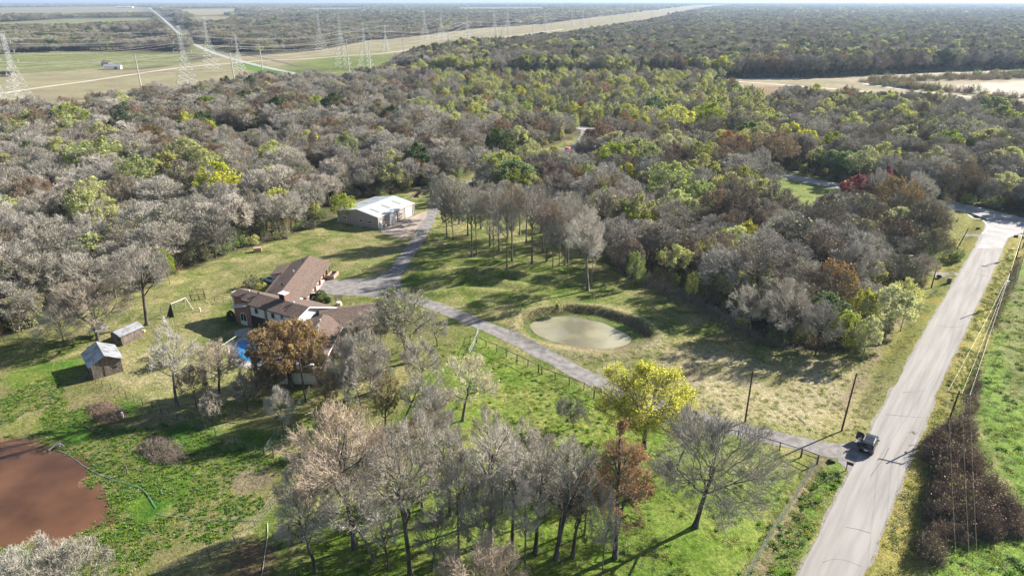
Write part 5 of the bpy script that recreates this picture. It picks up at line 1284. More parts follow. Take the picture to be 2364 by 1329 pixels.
# satellite dish
dsh = empty('satellite_dish', (-34.0, 106.2, 3.45), 0, 'dark round satellite dish on the end wing roof', 'satellite dish')
mb = MB(); R_ = .62; pts = [(0, 0, 0)]; f = []
for r_, z_ in ((.3, .04), (.62, .16)):
    for k in range(14): t = 2 * math.pi * k / 14; pts.append((r_ * math.cos(t), r_ * .75 * math.sin(t), z_))
for k in range(14): f.append((0, 1 + k, 1 + (k + 1) % 14)); f.append((1 + k, 15 + k, 15 + (k + 1) % 14, 1 + (k + 1) % 14))
pts = [(p[0], p[1] * .8 - p[2] * .6, p[2] * .8 + p[1] * .6 + .45) for p in pts]
mb.add(pts, f); mb.build('dish', M['black_paint'], dsh); mb = MB(); mb.bar((0, 0, -.2), (0, 0, .45), .04); mb.build('mast', M['galv'], dsh); mb = MB(); mb.bar((0, -.1, .3), (0, -.7, .75), .025); mb.build('feed_arm', M['galv'], dsh)
# pool, patio
tag(flatpoly('swimming_pool', [P(u, v) for u, v in ((538, 797), (562, 785), (600, 795), (640, 806), (655, 825), (640, 838), (600, 842), (560, 832), (540, 815))], .045, M['pool']), kind='structure')
tag(flatpoly('pool_deck', [P(u, v) for u, v in ((525, 800), (560, 778), (610, 788), (665, 800), (675, 830), (650, 850), (590, 856), (545, 845), (528, 820))], .03, M['paving']), kind='structure')
pt = []
for k in range(16): t = 2 * math.pi * k / 16; cx_, cy_ = P(568, 768); pt.append((cx_ + 2.3 * math.cos(t), cy_ + 1.9 * math.sin(t)))
tag(flatpoly('patio', pt, .037, M['paving']), kind='structure')
# pool fence
def fence(pts, name, lab, cat, sp=2.4, h=1.25, r=.06, m='post_wood', wires=4, wm='galv', rails=0, lean=0, jit=.05, tops=None, mesh=False, wr=.008, sag=0):
    e = empty(name, (pts[0][0], pts[0][1], 0), 0, lab, cat)
    o0 = np.array([pts[0][0], pts[0][1]])
    line = np.array(pts, float); seg = np.hypot(*np.diff(line, axis=0).T); s = np.concatenate([[0], np.cumsum(seg)]); n = max(2, int(s[-1] / sp) + 1)
    t = np.linspace(0, s[-1], n); px = np.interp(t, s, line[:, 0]); py = np.interp(t, s, line[:, 1]); pz = gz(px, py)
    tp = []
    pm = None
    for i in range(n):
        hh = h * (1 + jit * (random.random() - .5) * 2); dx, dy = (random.random() - .5) * .12 + lean * .3, (random.random() - .5) * .12
        a = (px[i] - o0[0], py[i] - o0[1], pz[i] - .1); b = (a[0] + dx, a[1] + dy, pz[i] + hh)
        mb = MB(); mb.bar(a, b, r * (1.5 if i in (0, n - 1) else 1), 6, r * .85); mb.build('post', M[m], e); tp.append((a, b))
    for k in range(wires):
        f = (k + .6) / wires; pts_ = [tuple(np.array(a) * (1 - f) + np.array(b) * f) for a, b in tp]
        mb = MB(); mb.tube(pts_, wr, 3); mb.build('wire', M[wm], e)
    if mesh:
        mb = MB()
        for (a, b), (a2, b2) in zip(tp[:-1], tp[1:]):
            a, b, a2, b2 = map(np.array, (a, b, a2, b2)); nn = max(3, int(sp / .3))
            for i in range(nn):
                q = i / nn; lo = a * (1 - q) + a2 * q; hi = b * (1 - q) + b2 * q; mb.bar(lo, hi, wr, 3, cap=False)
        mb.build('wire_mesh', M[wm], e)['kind'] = 'stuff'
    for k in range(rails):
        f = .95 - k * .4
        for (a, b), (a2, b2) in zip(tp[:-1], tp[1:]):
            mb = MB(); mb.bar(np.array(a) * (1 - f) + np.array(b) * f, np.array(a2) * (1 - f) + np.array(b2) * f, r * .6, 5); mb.build('rail', M[m], e)
    return e
def W2(*p): return [P(u, v) for u, v in p]
fence(W2((500, 820), (535, 798), (558, 782), (575, 770)), 'pool_fence', 'low pale fence between pool and patio', 'fence', 1.4, 1.2, .03, 'galv', 5, rails=1)
fence(W2((1100, 792), (1120, 802), (1155, 816), (1176, 829), (1211, 843), (1243, 860)), 'pasture_fence', 'wire and post fence at the upper end of the drive, near the pond', 'fence', 2.6, 1.45, .085, wires=4, rails=1)
fence(W2((1251, 865), (1275, 875), (1300, 885), (1346, 901), (1371, 921)), 'pasture_fence', 'wire and post fence below the drive, ending at a thick post by the yellow tree', 'fence', 2.6, 1.5, .085, wires=4, rails=1)
fence(W2((1371, 921), (1440, 952), (1520, 985), (1610, 998), (1687, 1010), (1724, 1021), (1768, 1031), (1807, 1043), (1849, 1056)), 'pasture_fence', 'wire and post fence below the drive from the yellow tree to the road gate', 'fence', 2.8, 1.5, .085, wires=4, rails=1)
fence(W2((1849, 1056), (1886, 1072)), 'corner_brace', 'dark wooden double post brace at the fence corner beside the mesh fence', 'fence brace', 3, 1.55, .10, wires=0, rails=2)
fence(W2((1886, 1072), (1858, 1113), (1827, 1165), (1790, 1222), (1752, 1290), (1722, 1340), (1690, 1400)), 'mesh_fence', 'long pale wire mesh fence on leaning posts along the road ditch', 'fence', 2.6, 1.4, .045, 'galv', 5, mesh=True, wr=.014, lean=-.6)
fence(W2((1243, 860), (1251, 865)), 'field_gate', 'small dark pipe gate in the fence below the drive', 'gate', 1.2, 1.5, .07, wires=0, rails=3)
fence(W2((1104, 772), (1100, 792), (1090, 812), (1083, 825)), 'corner_brace', 'pale double post brace at the upper end of the pasture fence', 'fence brace', 2.0, 1.6, .07, 'galv', 2, rails=2)
fence(W2((205, 862), (225, 890), (245, 895), (268, 905), (290, 918), (310, 928), (330, 936), (352, 944)), 'yard_fence', 'post and wire fence at the edge of the side lawn above the brown pool', 'fence', 2.2, 1.25, .05, wires=3)
fence(W2((372, 952), (398, 966), (442, 985), (466, 993), (490, 1003), (515, 1014), (540, 1025), (565, 1038), (590, 1047)), 'yard_fence', 'post and wire fence running down past the drooping small tree', 'fence', 2.0, 1.3, .05, wires=4)
fence(W2((590, 1047), (610, 1052)), 'fence_gate', 'narrow gate where the lawn fence turns', 'gate', 1.3, 1.3, .06, wires=2, rails=2)
fence(W2((632, 1058), (652, 1062), (672, 1064), (694, 1069)), 'yard_fence', 'short post and rail fence beside the broad tan tree', 'fence', 1.5, 1.5, .055, wires=3, rails=1)
fence(W2((612, 1048), (623, 1032), (640, 1012), (653, 992), (667, 973), (680, 950), (705, 925), (715, 905)), 'mesh_fence', 'pale mesh fence climbing towards the house from the fence gate', 'fence', 1.9, 1.2, .04, 'galv', 4, mesh=True, wr=.01)
fence(W2((694, 1069), (683, 1105), (668, 1112), (650, 1145), (632, 1170), (582, 1227), (545, 1259), (500, 1290), (455, 1292), (400, 1322), (350, 1345)), 'mesh_fence', 'sagging mesh fence on leaning posts across the lower left corner', 'fence', 3.0, 1.4, .05, 'old_wood', 4, mesh=True, wr=.011, lean=-.8)
fence(W2((10, 790), (28, 795), (58, 783), (88, 770), (140, 755)), 'wood_edge_fence', 'old post and wire fence along the wood at the left edge', 'fence', 3.2, 1.4, .06, wires=3)
fence(W2((300, 742), (328, 737), (354, 730), (380, 722), (400, 715), (425, 700)), 'yard_fence', 'post and wire fence passing behind the swing set', 'fence', 2.6, 1.2, .05, wires=3)
fence(W2((496, 695), (510, 698), (525, 700), (535, 703)), 'yard_fence', 'short dark fence joining the left end of the house', 'fence', 1.6, 1.3, .05, wires=2, rails=2)
e = fence(W2((440, 690), (447, 681), (472, 681), (475, 692), (442, 695)), 'cattle_panel_pen', 'small square dark pen of gate panels on the upper lawn', 'pen', 1.4, 1.3, .05, 'black_paint', 0, rails=3)
fence(W2((600, 565), (640, 545), (660, 540), (676, 537)), 'wood_edge_fence', 'grey rail fence at the foot of the wood left of the workshop', 'fence', 2.2, 1.3, .05, 'old_wood', 0, rails=3)
fence(W2((2364, 590), (2350, 640), (2325, 660), (2309, 700), (2300, 735), (2283, 765), (2270, 812), (2258, 850), (2255, 880), (2245, 905), (2220, 960)), 'field_fence', 'old fence with grass grown posts along the right hand field', 'fence', 3.0, 1.4, .07, 'old_wood', 3)
fence(W2((905, 985), (950, 975), (962, 945), (1000, 930), (1100, 905)), 'pasture_fence', 'thin post and wire fence through the scrub behind the red brush', 'fence', 3.4, 1.3, .04, wires=3)

# old board shed with tin roof
def shed(name, lab, C, rz, w, l, eave, ridge, over, wallm, boards=True, roofm='tin'):
    e = empty(name, (C[0], C[1], gz1(*C)), rz, lab, 'shed')
    for s in (-1, 1):
        for side in (0, 1):
            n = int((l if side == 0 else w) / .33)
            for i in range(n):
                t = ((i + .5) / n - .5)
                if side == 0: c = (s * w / 2, t * l); size = (.05, l / n - .02); ht = eave
                else: c = (t * w, s * l / 2); size = (w / n - .02, .05); ht = eave + (ridge - eave) * (1 - abs(t) * 2)
                hh = ht * (1 - .03 * random.random()); mb = MB(); mb.box((c[0], c[1], hh / 2), (size[0], size[1], hh)); mb.build('board', M[wallm], e)
        z2 = eave - (ridge - eave) / (w / 2) * over
        n = 7; L = l + 2 * over
        for k in range(n):
            y0 = -L / 2 + L * k / n; y1 = y0 + L / n - .01; dz = .012 * (k % 2)
            q = [(0, y0, ridge + .08 + dz), (0, y1, ridge + .08 + dz), (s * (w / 2 + over), y1, z2 + .08 + dz), (s * (w / 2 + over), y0, z2 + .08 + dz)]
            if s > 0: q = q[::-1]
            mb = MB(); mb.slab(q, .03); mb.build('roof_sheet', M[roofm], e)
    mb = MB(); mb.box((0, -l / 2 - .05, 1.0), (.9, .08, 2.0)); mb.build('door', M[wallm], e)
    mb = MB(); mb.box((w * .27, -l / 2 - .05, 1.3), (.6, .06, .35)); mb.build('shutter', M['dark'], e)
    return e
r1_, r2_ = np.array(P(221, 789.5, 4.0)), np.array(P(241, 824, 4.0))
c_ = (r1_ + r2_) / 2; dd = r2_ - r1_; rz_ = math.atan2(dd[1], dd[0]) + math.pi / 2
shed('board_shed', 'old dark board shed with a bright tin roof on the left lawn', c_, rz_, 4.6, 6.0, 2.7, 4.0, .45, 'old_wood')
c2 = np.mean([P(261, 766, 2.4), P(302, 741, 2.8), P(317, 751, 2.6), P(276, 773, 2.4)], 0)
shed('tin_shed', 'smaller tin roofed shed beside the gnarled oak', c2, math.radians(-26), 2.9, 4.4, 2.1, 2.7, .35, 'old_wood')
x, y = P(232, 775); mb = MB(); mb.slab([(x - 1.6, y - 1.2, 1.35), (x + 1.5, y - 1.2, 1.35), (x + 1.5, y + 1.2, 1.65), (x - 1.6, y + 1.2, 1.65)], .06)
e = empty('lean_to', (0, 0, 0), 0, 'low flat roofed lean-to between the two old sheds', 'lean-to'); o = mb.build('roof', M['tin'], e)
for sx in (-1.4, 1.4):
    for sy in (-1, 1): mb = MB(); mb.bar((x + sx, y + sy, 0), (x + sx, y + sy, 1.4), .06); mb.build('post', M['old_wood'], e)
x, y = P(323, 769); mb = MB(); mb.bar((x - .9, y, .35), (x + .5, y - .1, .35), .22, 8); mb.box((x + .7, y, .4), (.7, .5, .4)); o = mb.build('toy_ride_on', mat('peach', (.7, .4, .3), .6)); tag(o, 'pink and white toy lying beside the tin shed', 'toy')

# swing set
sw = empty('swing_set', (0, 0, 0), 0, 'wooden swing set with an A-frame end boarded dark', 'swing set')
a1 = P(385, 735); a2 = P(402, 734); b1 = P(428, 712); b2 = P(446, 717); ta = P(394, 704, 2.6); tb = P(428, 690, 2.6)
m0 = [(*a1, 0), (*a2, 0), (ta[0], ta[1], 2.7)]
for q in (a1, a2): mb = MB(); mb.bar((*q, 0), (ta[0], ta[1], 2.75), .08); mb.build('leg', M['post_wood'], sw)
for q in (b1, b2): mb = MB(); mb.bar((*q, 0), (tb[0], tb[1], 2.75), .08); mb.build('leg', M['trim'], sw)
mb = MB(); mb.bar((ta[0], ta[1], 2.7), (tb[0], tb[1], 2.7), .09); mb.build('top_beam', M['trim'], sw)
for k in range(7):
    f0 = k / 7; f1 = (k + .9) / 7; A3 = np.array([*a1, 0]); B3 = np.array([*a2, 0]); T3 = np.array([ta[0], ta[1], 2.6])
    mb = MB(); mb.slab([tuple(A3 * (1 - f0) + T3 * f0), tuple(B3 * (1 - f0) + T3 * f0), tuple(B3 * (1 - f1) + T3 * f1), tuple(A3 * (1 - f1) + T3 * f1)], .05); mb.build('board', M['dark'], sw)
for f in (.35, .65):
    c = np.array([ta[0], ta[1]]) * (1 - f) + np.array([tb[0], tb[1]]) * f; mb = MB(); mb.bar((c[0], c[1], 2.7), (c[0], c[1], .5), .015, 4); mb.build('chain', M['galv'], sw)
x, y = P(462, 720); mb = MB(); mb.bar((x, y, 0), (x, y, .8), .14, 8); mb.bar((x, y, .8), (x, y, .9), .17, 8, .1); o = mb.build('white_standpipe', M['white']); tag(o, 'short white standpipe on the lawn right of the swing set', 'standpipe')
# wishing well
x, y = P(783, 706); wl_ = empty('wishing_well', (x, y, 0), .2, 'little wishing well with a shingle roof on the front lawn', 'wishing well')
mb = MB(); mb.bar((0, 0, 0), (0, 0, .75), .62, 12); mb.build('curb', M['trim'], wl_)
for s in (-1, 1): mb = MB(); mb.box((s * .55, 0, 1.0), (.1, .1, 2.0)); mb.build('post', M['post_wood'], wl_)
for s in (-1, 1):
    q = [(-.85, 0, 2.3), (.85, 0, 2.3), (.85, s * .65, 1.85), (-.85, s * .65, 1.85)]; mb = MB(); mb.slab(q[::-1] if s > 0 else q, .05); mb.build('roof', M['old_wood'], wl_)
# brick planter
e = empty('brick_planter', (-43.15, 149.3, 0), -.12, 'raised pinkish brick planter at the corner of the garage wing', 'planter')
for cx_, cy_, sx, sy in ((-.75, 0, .22, 3.2), (.75, 0, .22, 3.2), (0, -1.5, 1.3, .22), (0, 1.5, 1.3, .22)):
    mb = MB(); mb.box((cx_ + 1.0, cy_, .45), (sx, sy, .9)); mb.build('brick_side', M['brick_box'], e)
mb = MB(); mb.box((1.0, 0, .35), (1.26, 2.8, .5)); mb.build('soil', M['dark'], e)
x, y = P(595, 583); mb = MB(); mb.box((x, y, .55), (1.9, 1.3, 1.1), .3); mb.box((x, y, 1.14), (2.0, 1.4, .1), .3); o = mb.build('brick_pit', M['brick_box']); tag(o, 'pinkish brick block standing by the wood edge above the house', 'brick block')
x, y = P(658, 553); mb = MB(); mb.box((x, y, .3), (1.6, .9, .6), .4, taper=.5); o = mb.build('dirt_heap', M['porch']); tag(o, 'small dark heap on the grass left of the workshop', 'heap')
# clipped evergreen balls
def ballbush(u, v, r, lab, hh=1.0):
    x, y = P(u, v); n = 1500; g = np.random.default_rng(int(u)); d_ = unit(g.normal(size=(n, 3))); p = d_ * r * (.86 + .14 * g.random((n, 1))) * [1, 1, hh]; p[:, 2] += r * hh * .92; p = p[p[:, 2] > 0]; n = len(p); d_ = d_[:n]
    a = unit(g.normal(size=(n, 3))); b_ = unit(np.cross(a, g.normal(size=(n, 3)))); s = .22
    v_ = np.stack([p - a * s * .5, p + b_ * s * .4, p + a * s * .5, p - b_ * s * .4], 1).reshape(-1, 3)
    me = mknp('clipped_bush', v_, np.arange(n * 4).reshape(-1, 4), [M['leaf_green']]); o = bpy.data.objects.new('clipped_bush', me); COL.objects.link(o); o.location = (x, y, 0); tag(o, lab, 'bush')
ballbush(741, 697, 1.35, 'largest round dark green bush at the inner corner of the garage wing'); ballbush(725, 696, .9, 'smaller round dark bush between the big one and the roof'); ballbush(757, 700, .7, 'low dark bush in front of the roof edge by the lawn')
ballbush(535, 745, .8, 'upright dark bush beside the arched window', 1.7)
x, y = P(1905, 462); ballbush(1905, 466, 1.6, 'round dark bush alone on the grass glade by the cross road', .6)
for u, v, k, s, lab in ((585, 665, 0, 1.3, 'straggly grey shrub filling the angle between the house wings'), (605, 672, 3, .9, 'pale green shrub in the angle between the house wings'), (360, 850, 0, .9, 'leafy dark shrub mound behind the white limbed tree'),
                        (395, 838, 2, 1.0, 'brown leaved shrub mound behind the white limbed tree'), (375, 822, 1, .8, 'green shrub at the back of the mound on the side lawn'), (790, 800, 2, .9, 'brown shrub against the end wing wall'),
                        (815, 822, 1, .8, 'grey green shrub beside the end wing wall'), (2195, 600, 1, 1.2, 'pale silvery green shrub at the roadside')):
    x, y = P(u, v); o = bpy.data.objects.new('shrub', BUSH[k]); COL.objects.link(o); o.location = (x, y, gz1(x, y)); o.scale = (s, s, s * .8); o.rotation_euler = (0, 0, u); tag(o, lab, 'shrub')
# ------------------------------------------------------------------ utility poles beside the road
def pole(u, v, vt, du, name, lab, cross=0.0, crz=0.0, tr=False, r=.15, H=None, mat_='pole_wood', base=None):
    x, y = base or P(u, v); H = H or solve_h(x, y, vt)
    e = empty(name, (x, y, gz1(x, y)), 0, lab, 'utility pole')
    tx = du
    mb = MB(); mb.bar((0, 0, -.1), (tx, 0, H), r, 9, r * .72); mb.build('pole_shaft', M[mat_], e)
    if cross:
        mb = MB(); mb.box((tx, 0, H - .5), (cross, .12, .14), crz); c = mb.build('crossarm', M[mat_], e)
        for s in (-.46, 0.12, .46):
            mb = MB(); mb.bar((tx + math.cos(crz) * cross * s, math.sin(crz) * cross * s, H - .43), (tx + math.cos(crz) * cross * s, math.sin(crz) * cross * s, H - .2), .05, 6); mb.build('insulator', M['galv'], e)
    if tr:
        mb = MB(); mb.bar((tx * .5 + .35, -.1, H * .62), (tx * .5 + .35, -.1, H * .62 + .9), .26, 10); mb.build('transformer', M['galv'], e)
    return (x + tx, y, gz1(x, y) + H)
pole(1943, 995, 862, .35, 'utility_pole', 'bare wooden pole nearest the road beside the parked car')
pole(1720, 975, 857, .0, 'utility_pole', 'bare wooden pole on the drive verge, left of the one by the car')
t3 = pole(2178, 1005, 898, .5, 'utility_pole', 'wooden pole with a wide crossarm beside the bramble thicket', 3.0, -.45)
t4 = pole(2151, 662, 607, .0, 'utility_pole', 'short wooden pole at the wood edge casting a shadow on the verge')
t5 = pole(2209, 575, 524, 1.6, 'utility_pole', 'short wooden pole leaning hard to the right above the silvery shrub')
t6 = pole(2304, 705, 620, .5, 'utility_pole', 'dark wooden pole with a transformer at the right hand field fence', 0, 0, True)
t7 = pole(2347, 594, 520, -.2, 'utility_pole', 'wooden pole with a small crossarm by the road junction', 1.4, -.6, True)
pole(2362, 570, 545, 0, 'stub_pole', 'short stub pole at the right edge of the photograph by the junction', H=4)
# yard light pole by the house
x, y = P(706, 929); H = 8.2
e = empty('yard_light_pole', (x, y, gz1(x, y)), 0, 'dark wooden pole with white lamp arm and grey transformer at the house end', 'light pole')
mb = MB(); mb.bar((0, 0, -.1), (-.15, 0, H), .15, 9, .11); mb.build('pole_shaft', M['pole_wood'], e)
mb = MB(); mb.bar((-.45, 0, 6.2), (-.45, 0, 7.1), .24, 10); mb.build('transformer', M['galv'], e)
mb = MB(); mb.tube([(-.1, 0, 6.0), (.5, .1, 6.5), (1.4, .2, 6.8)], .04, 6); mb.build('lamp_arm', M['galv'], e)
mb = MB(); mb.box((1.65, .23, 6.8), (.7, .3, .16), .15, taper=.7); mb.build('lamp_head', M['white'], e)
def sagwire(name, a, b, sag, r, m, lab, n=14, strands=1, sp=.45, group='power line cables'):
    a = np.array(a, float); b = np.array(b, float); d = b - a; pr = np.array([-d[1], d[0], 0]); pr /= np.linalg.norm(pr) + 1e-9; mb = MB()
    offs = [(0, 0)] if strands == 1 else [(-sp / 2, 0), (sp / 2, 0), (0, sp * .8)][:strands]
    for o1, o2 in offs:
        pts = []
        for i in range(n + 1):
            t = i / n; p = a + d * t + pr * o1; p[2] += o2 - 4 * sag * t * (1 - t); pts.append(p)
        mb.tube(pts, r, 3)
    o = mb.build(name, m); return tag(o, lab, 'cable', group)
for k, s in enumerate((-1.35, .35, 1.35)):
    cz = math.cos(-.45) * s, math.sin(-.45) * s
    a = (t3[0] + cz[0], t3[1] + cz[1], t3[2] - .25)
    bx, by = P(2120, 1500, 7.5); b = (bx + s * .6, by - 8, 8.2)
    sagwire('roadside_cable', a, b, .5, .009, M['cable_yellow'], ['leftmost of the three yellowish wires running to the crossarm pole from the bottom edge', 'middle yellowish wire from the bottom edge to the crossarm pole', 'rightmost yellowish wire from the bottom edge to the crossarm pole'][k], group=None)
    if k < 3:
        sagwire('roadside_cable', a, (t6[0], t6[1] , t6[2] - .3 - k * .35), .9, .010, M['cable_yellow'], ['top', 'middle', 'lowest'][k] + ' yellowish wire between the crossarm pole and the transformer pole', group=None)
        if k < 2: sagwire('roadside_cable', (t6[0], t6[1], t6[2] - .3 - k * .35), (t7[0], t7[1], t7[2] - .5 * k), .6, .013, M['cable_yellow'], ['upper', 'lower'][k] + ' wire between the transformer pole and the junction pole', group=None)

# ------------------------------------------------------------------ car, person, mailbox
def rounded(mb, secs, m=0):
    """loft of cross-section rings [(list of (x,y,z))]"""
    n = len(secs[0]); v = [p for s in secs for p in s]; f = []
    for i in range(len(secs) - 1):
        for j in range(n): f.append((i * n + j, i * n + (j + 1) % n, (i + 1) * n + (j + 1) % n, (i + 1) * n + j))
    f.append(tuple(range(n - 1, -1, -1))); f.append(tuple(range((len(secs) - 1) * n, len(secs) * n)))
    return mb.add(v, f, m)
def wheel(root, x, y, r=.37, w=.26):
    mb = MB(); mb.bar((x - w / 2, y, r), (x + w / 2, y, r), r, 16); wo = mb.build('wheel', M['rubber'], root)
    mb = MB(); s = 1 if x > 0 else -1; mb.bar((x + s * (w / 2 - .01), y, r), (x + s * (w / 2 + .02), y, r), r * .6, 12); mb.build('rim', M['galv'], wo)
x, y = P(1999, 1046); hd = math.radians(-37)      # nose points up the road
suv = empty('parked_suv', (x + 1.0, y + 1.35, .03), hd, 'dark grey SUV with its left door open at the mouth of the drive', 'car')
def sec(y_, z0, z1, w0, w1, ch=.12):
    return [(-w0, y_, z0), (w0, y_, z0), (w0, y_, z1 - ch), (w1, y_, z1), (-w1, y_, z1), (-w0, y_, z1 - ch)]
mb = MB(); rounded(mb, [sec(-2.35, .45, .95, .80, .74), sec(-2.28, .32, 1.12, .90, .86), sec(-1.2, .28, 1.14, .95, .92), sec(.2, .28, 1.12, .96, .93), sec(1.1, .28, 1.08, .95, .90), sec(2.0, .32, .98, .90, .80), sec(2.38, .42, .82, .76, .66)]); mb.build('body', M['car_body'], suv)
mb = MB(); rounded(mb, [sec(-2.12, 1.1, 1.28, .88, .84, .05), sec(-1.95, 1.1, 1.66, .88, .72), sec(-1.5, 1.1, 1.74, .90, .70), sec(.1, 1.1, 1.72, .90, .68), sec(.55, 1.08, 1.60, .90, .70), sec(1.2, 1.04, 1.14, .90, .84, .04)]); cb = mb.build('cabin', M['glass'], suv)
mb = MB(); rounded(mb, [sec(-2.0, 1.66, 1.72, .74, .70, .02), sec(-1.5, 1.735, 1.79, .76, .70, .02), sec(.1, 1.72, 1.775, .74, .68, .02), sec(.5, 1.60, 1.65, .72, .68, .02)]); mb.build('roof', M['car_body'], suv)
mb = MB(); mb.slab([(-.5, -.9, 1.805), (.5, -.9, 1.805), (.5, .1, 1.785), (-.5, .1, 1.785)][::1], .02); mb.build('sunroof', M['glass'], suv)
for s in (-1, 1):
    mb = MB(); mb.bar((s * .66, -1.6, 1.84), (s * .66, .1, 1.82), .03, 5); mb.build('roof_rail', M['galv'], suv)
    mb = MB(); mb.box((s * .78, -2.32, .95), (.22, .08, .28)); mb.build('tail_light', M['red_lens'], suv)
    mb = MB(); mb.box((s * 1.04, .75, 1.12), (.22, .14, .16)); mb.build('mirror', M['black_paint'], suv)
    for yy in (-.95, .0): mb = MB(); mb.box((s * .915, yy, 1.38), (.05, .08, .56)); mb.build('pillar', M['car_body'], suv)
    for yy in (-1.45, 1.45): wheel(suv, s * .84, yy)
mb = MB(); mb.box((0, -2.385, .78), (.5, .03, .18)); mb.build('number_plate', M['white'], suv)
mb = MB(); mb.box((0, -2.36, .52), (1.6, .12, .2)); mb.build('bumper', M['black_paint'], suv)
mb = MB(); mb.box((0, -2.14, 1.36), (1.3, .05, .42)); mb.build('rear_window', M['glass'], suv)
dr = MB(); dr.box((-1.42, .62, .74), (1.05, .09, .92), math.radians(-14)); do = dr.build('open_door', M['car_body'], suv)
mb = MB(); mb.box((-1.42, .60, 1.42), (.95, .05, .42), math.radians(-14)); mb.build('door_glass', M['glass'], do)
# person leaning at the open door
def skinfig(name, joints, edges, radii, mats_, parent, root=0):
    me = bpy.data.meshes.new(name); me.from_pydata(joints, edges, []); o = bpy.data.objects.new(name, me); COL.objects.link(o); o.parent = parent
    md = o.modifiers.new('skin', 'SKIN')
    if not me.skin_vertices: 
        bpy.context.view_layer.objects.active = o
    for i, r in enumerate(radii): me.skin_vertices[0].data[i].radius = r; me.skin_vertices[0].data[i].use_root = (i == root)
    s = o.modifiers.new('sub', 'SUBSURF'); s.levels = 1; s.render_levels = 1
    me.materials.append(mats_); return o
px, py = P(1979, 1033)
pe = empty('person', (px + .1, py - .1, .03), hd, 'person in a pale blue top bending in at the open car door', 'person')
M['skin'] = mat('skin', (.45, .28, .2), .6); M['shirt'] = mat('shirt', (.50, .56, .72), .8); M['jeans'] = mat('jeans', (.03, .045, .09), .9); M['hair'] = mat('hair', (.03, .02, .015), .8)
def loft_limb(mb, pts, n=8):
    ring = []; P_ = [Vector(p[:3]) for p in pts]
    secs = []
    for i, p in enumerate(P_):
        d = (P_[min(i + 1, len(P_) - 1)] - P_[max(i - 1, 0)]).normalized(); xx = d.cross(Vector((0, 1, .01))).normalized(); yy = d.cross(xx); r = pts[i][3]; ry = pts[i][4] if len(pts[i]) > 4 else r
        secs.append([tuple(p + xx * math.cos(2 * math.pi * k / n) * r + yy * math.sin(2 * math.pi * k / n) * ry) for k in range(n)])
    rounded(mb, secs)
# one continuous body: skeleton grown by the skin modifier
J = [(0, 0, .93), (0, .04, 1.12), (0, .14, 1.34), (0, .22, 1.46), (0, .30, 1.56), (0, .36, 1.66),
     (-.1, 0, .88), (-.12, .02, .5), (-.12, -.03, .09), (-.12, .12, .05), (.1, 0, .88), (.13, .04, .5), (.12, -.02, .09), (.12, .13, .05),
     (-.2, .2, 1.38), (-.27, .28, 1.14), (-.2, .48, 1.06), (-.18, .56, 1.05), (.2, .2, 1.38), (.30, .30, 1.16), (.3, .52, 1.12), (.3, .60, 1.12)]
E_ = [(0, 1), (1, 2), (2, 3), (3, 4), (4, 5), (0, 6), (6, 7), (7, 8), (8, 9), (0, 10), (10, 11), (11, 12), (12, 13), (2, 14), (14, 15), (15, 16), (16, 17), (2, 18), (18, 19), (19, 20), (20, 21)]
Rr = [(.15, .11), (.14, .1), (.17, .11), (.06, .06), (.09, .1), (.09, .1), (.09, .09), (.065, .065), (.045, .045), (.04, .03), (.09, .09), (.065, .065), (.045, .045), (.04, .03), (.06, .06), (.045, .045), (.035, .035), (.04, .025), (.06, .06), (.045, .045), (.035, .035), (.04, .025)]
bm_ = bpy.data.meshes.new('body'); bm_.from_pydata(J, E_, []); bo = bpy.data.objects.new('body', bm_); COL.objects.link(bo); bo.parent = pe
bo.modifiers.new('skin', 'SKIN'); bm_.materials.append(M['skin'])
try:
    if not len(bm_.skin_vertices):
        import bmesh
        b_ = bmesh.new(); b_.from_mesh(bm_); b_.verts.layers.skin.verify(); b_.to_mesh(bm_); b_.free()
    for i, r in enumerate(Rr): bm_.skin_vertices[0].data[i].radius = r
    bm_.skin_vertices[0].data[0].use_root = True
    ss = bo.modifiers.new('sub', 'SUBSURF'); ss.levels = 1; ss.render_levels = 1
except Exception as ex: print('skin', ex)
mb = MB(); loft_limb(mb, [(0, -.01, .9, .19, .15), (0, .03, 1.1, .18, .14), (0, .13, 1.32, .21, .15), (0, .2, 1.43, .12, .1)]); 
loft_limb(mb, [(-.17, .19, 1.4, .085), (-.25, .26, 1.2, .065), (-.26, .30, 1.13, .06)]); loft_limb(mb, [(.17, .19, 1.4, .085), (.27, .27, 1.22, .065), (.3, .31, 1.15, .06)]); mb.build('shirt', M['shirt'], pe)
mb = MB(); loft_limb(mb, [(-.10, 0, .95, .12), (-.115, .02, .5, .085), (-.12, -.02, .1, .065)]); loft_limb(mb, [(.10, 0, .95, .12), (.125, .04, .5, .085), (.12, -.02, .1, .065)]); mb.build('trousers', M['jeans'], pe)
mb = MB(); loft_limb(mb, [(0, .26, 1.60, .09), (0, .30, 1.68, .115), (0, .33, 1.76, .10), (0, .35, 1.80, .04)]); mb.build('hair', M['hair'], pe)
# mailbox
x, y = P(1953, 1087); mbx = empty('mailbox', (x, y, gz1(x, y)), hd, 'black mailbox on a wooden post beside the drive mouth', 'mailbox')
mb = MB(); mb.box((0, 0, .75), (.12, .12, 1.5)); mb.build('post', M['pole_wood'], mbx)
mb = MB(); secs = []
for yy in (-.1, .75): secs.append([(math.cos(math.pi * k / 6) * .17, yy, 1.32 + math.sin(math.pi * k / 6) * .17) for k in range(7)] + [(-.17, yy, 1.12), (.17, yy, 1.12)])
rounded(mb, [[(p[1] , p[0], p[2]) for p in s] for s in secs]); mb.build('box', M['black_paint'], mbx)
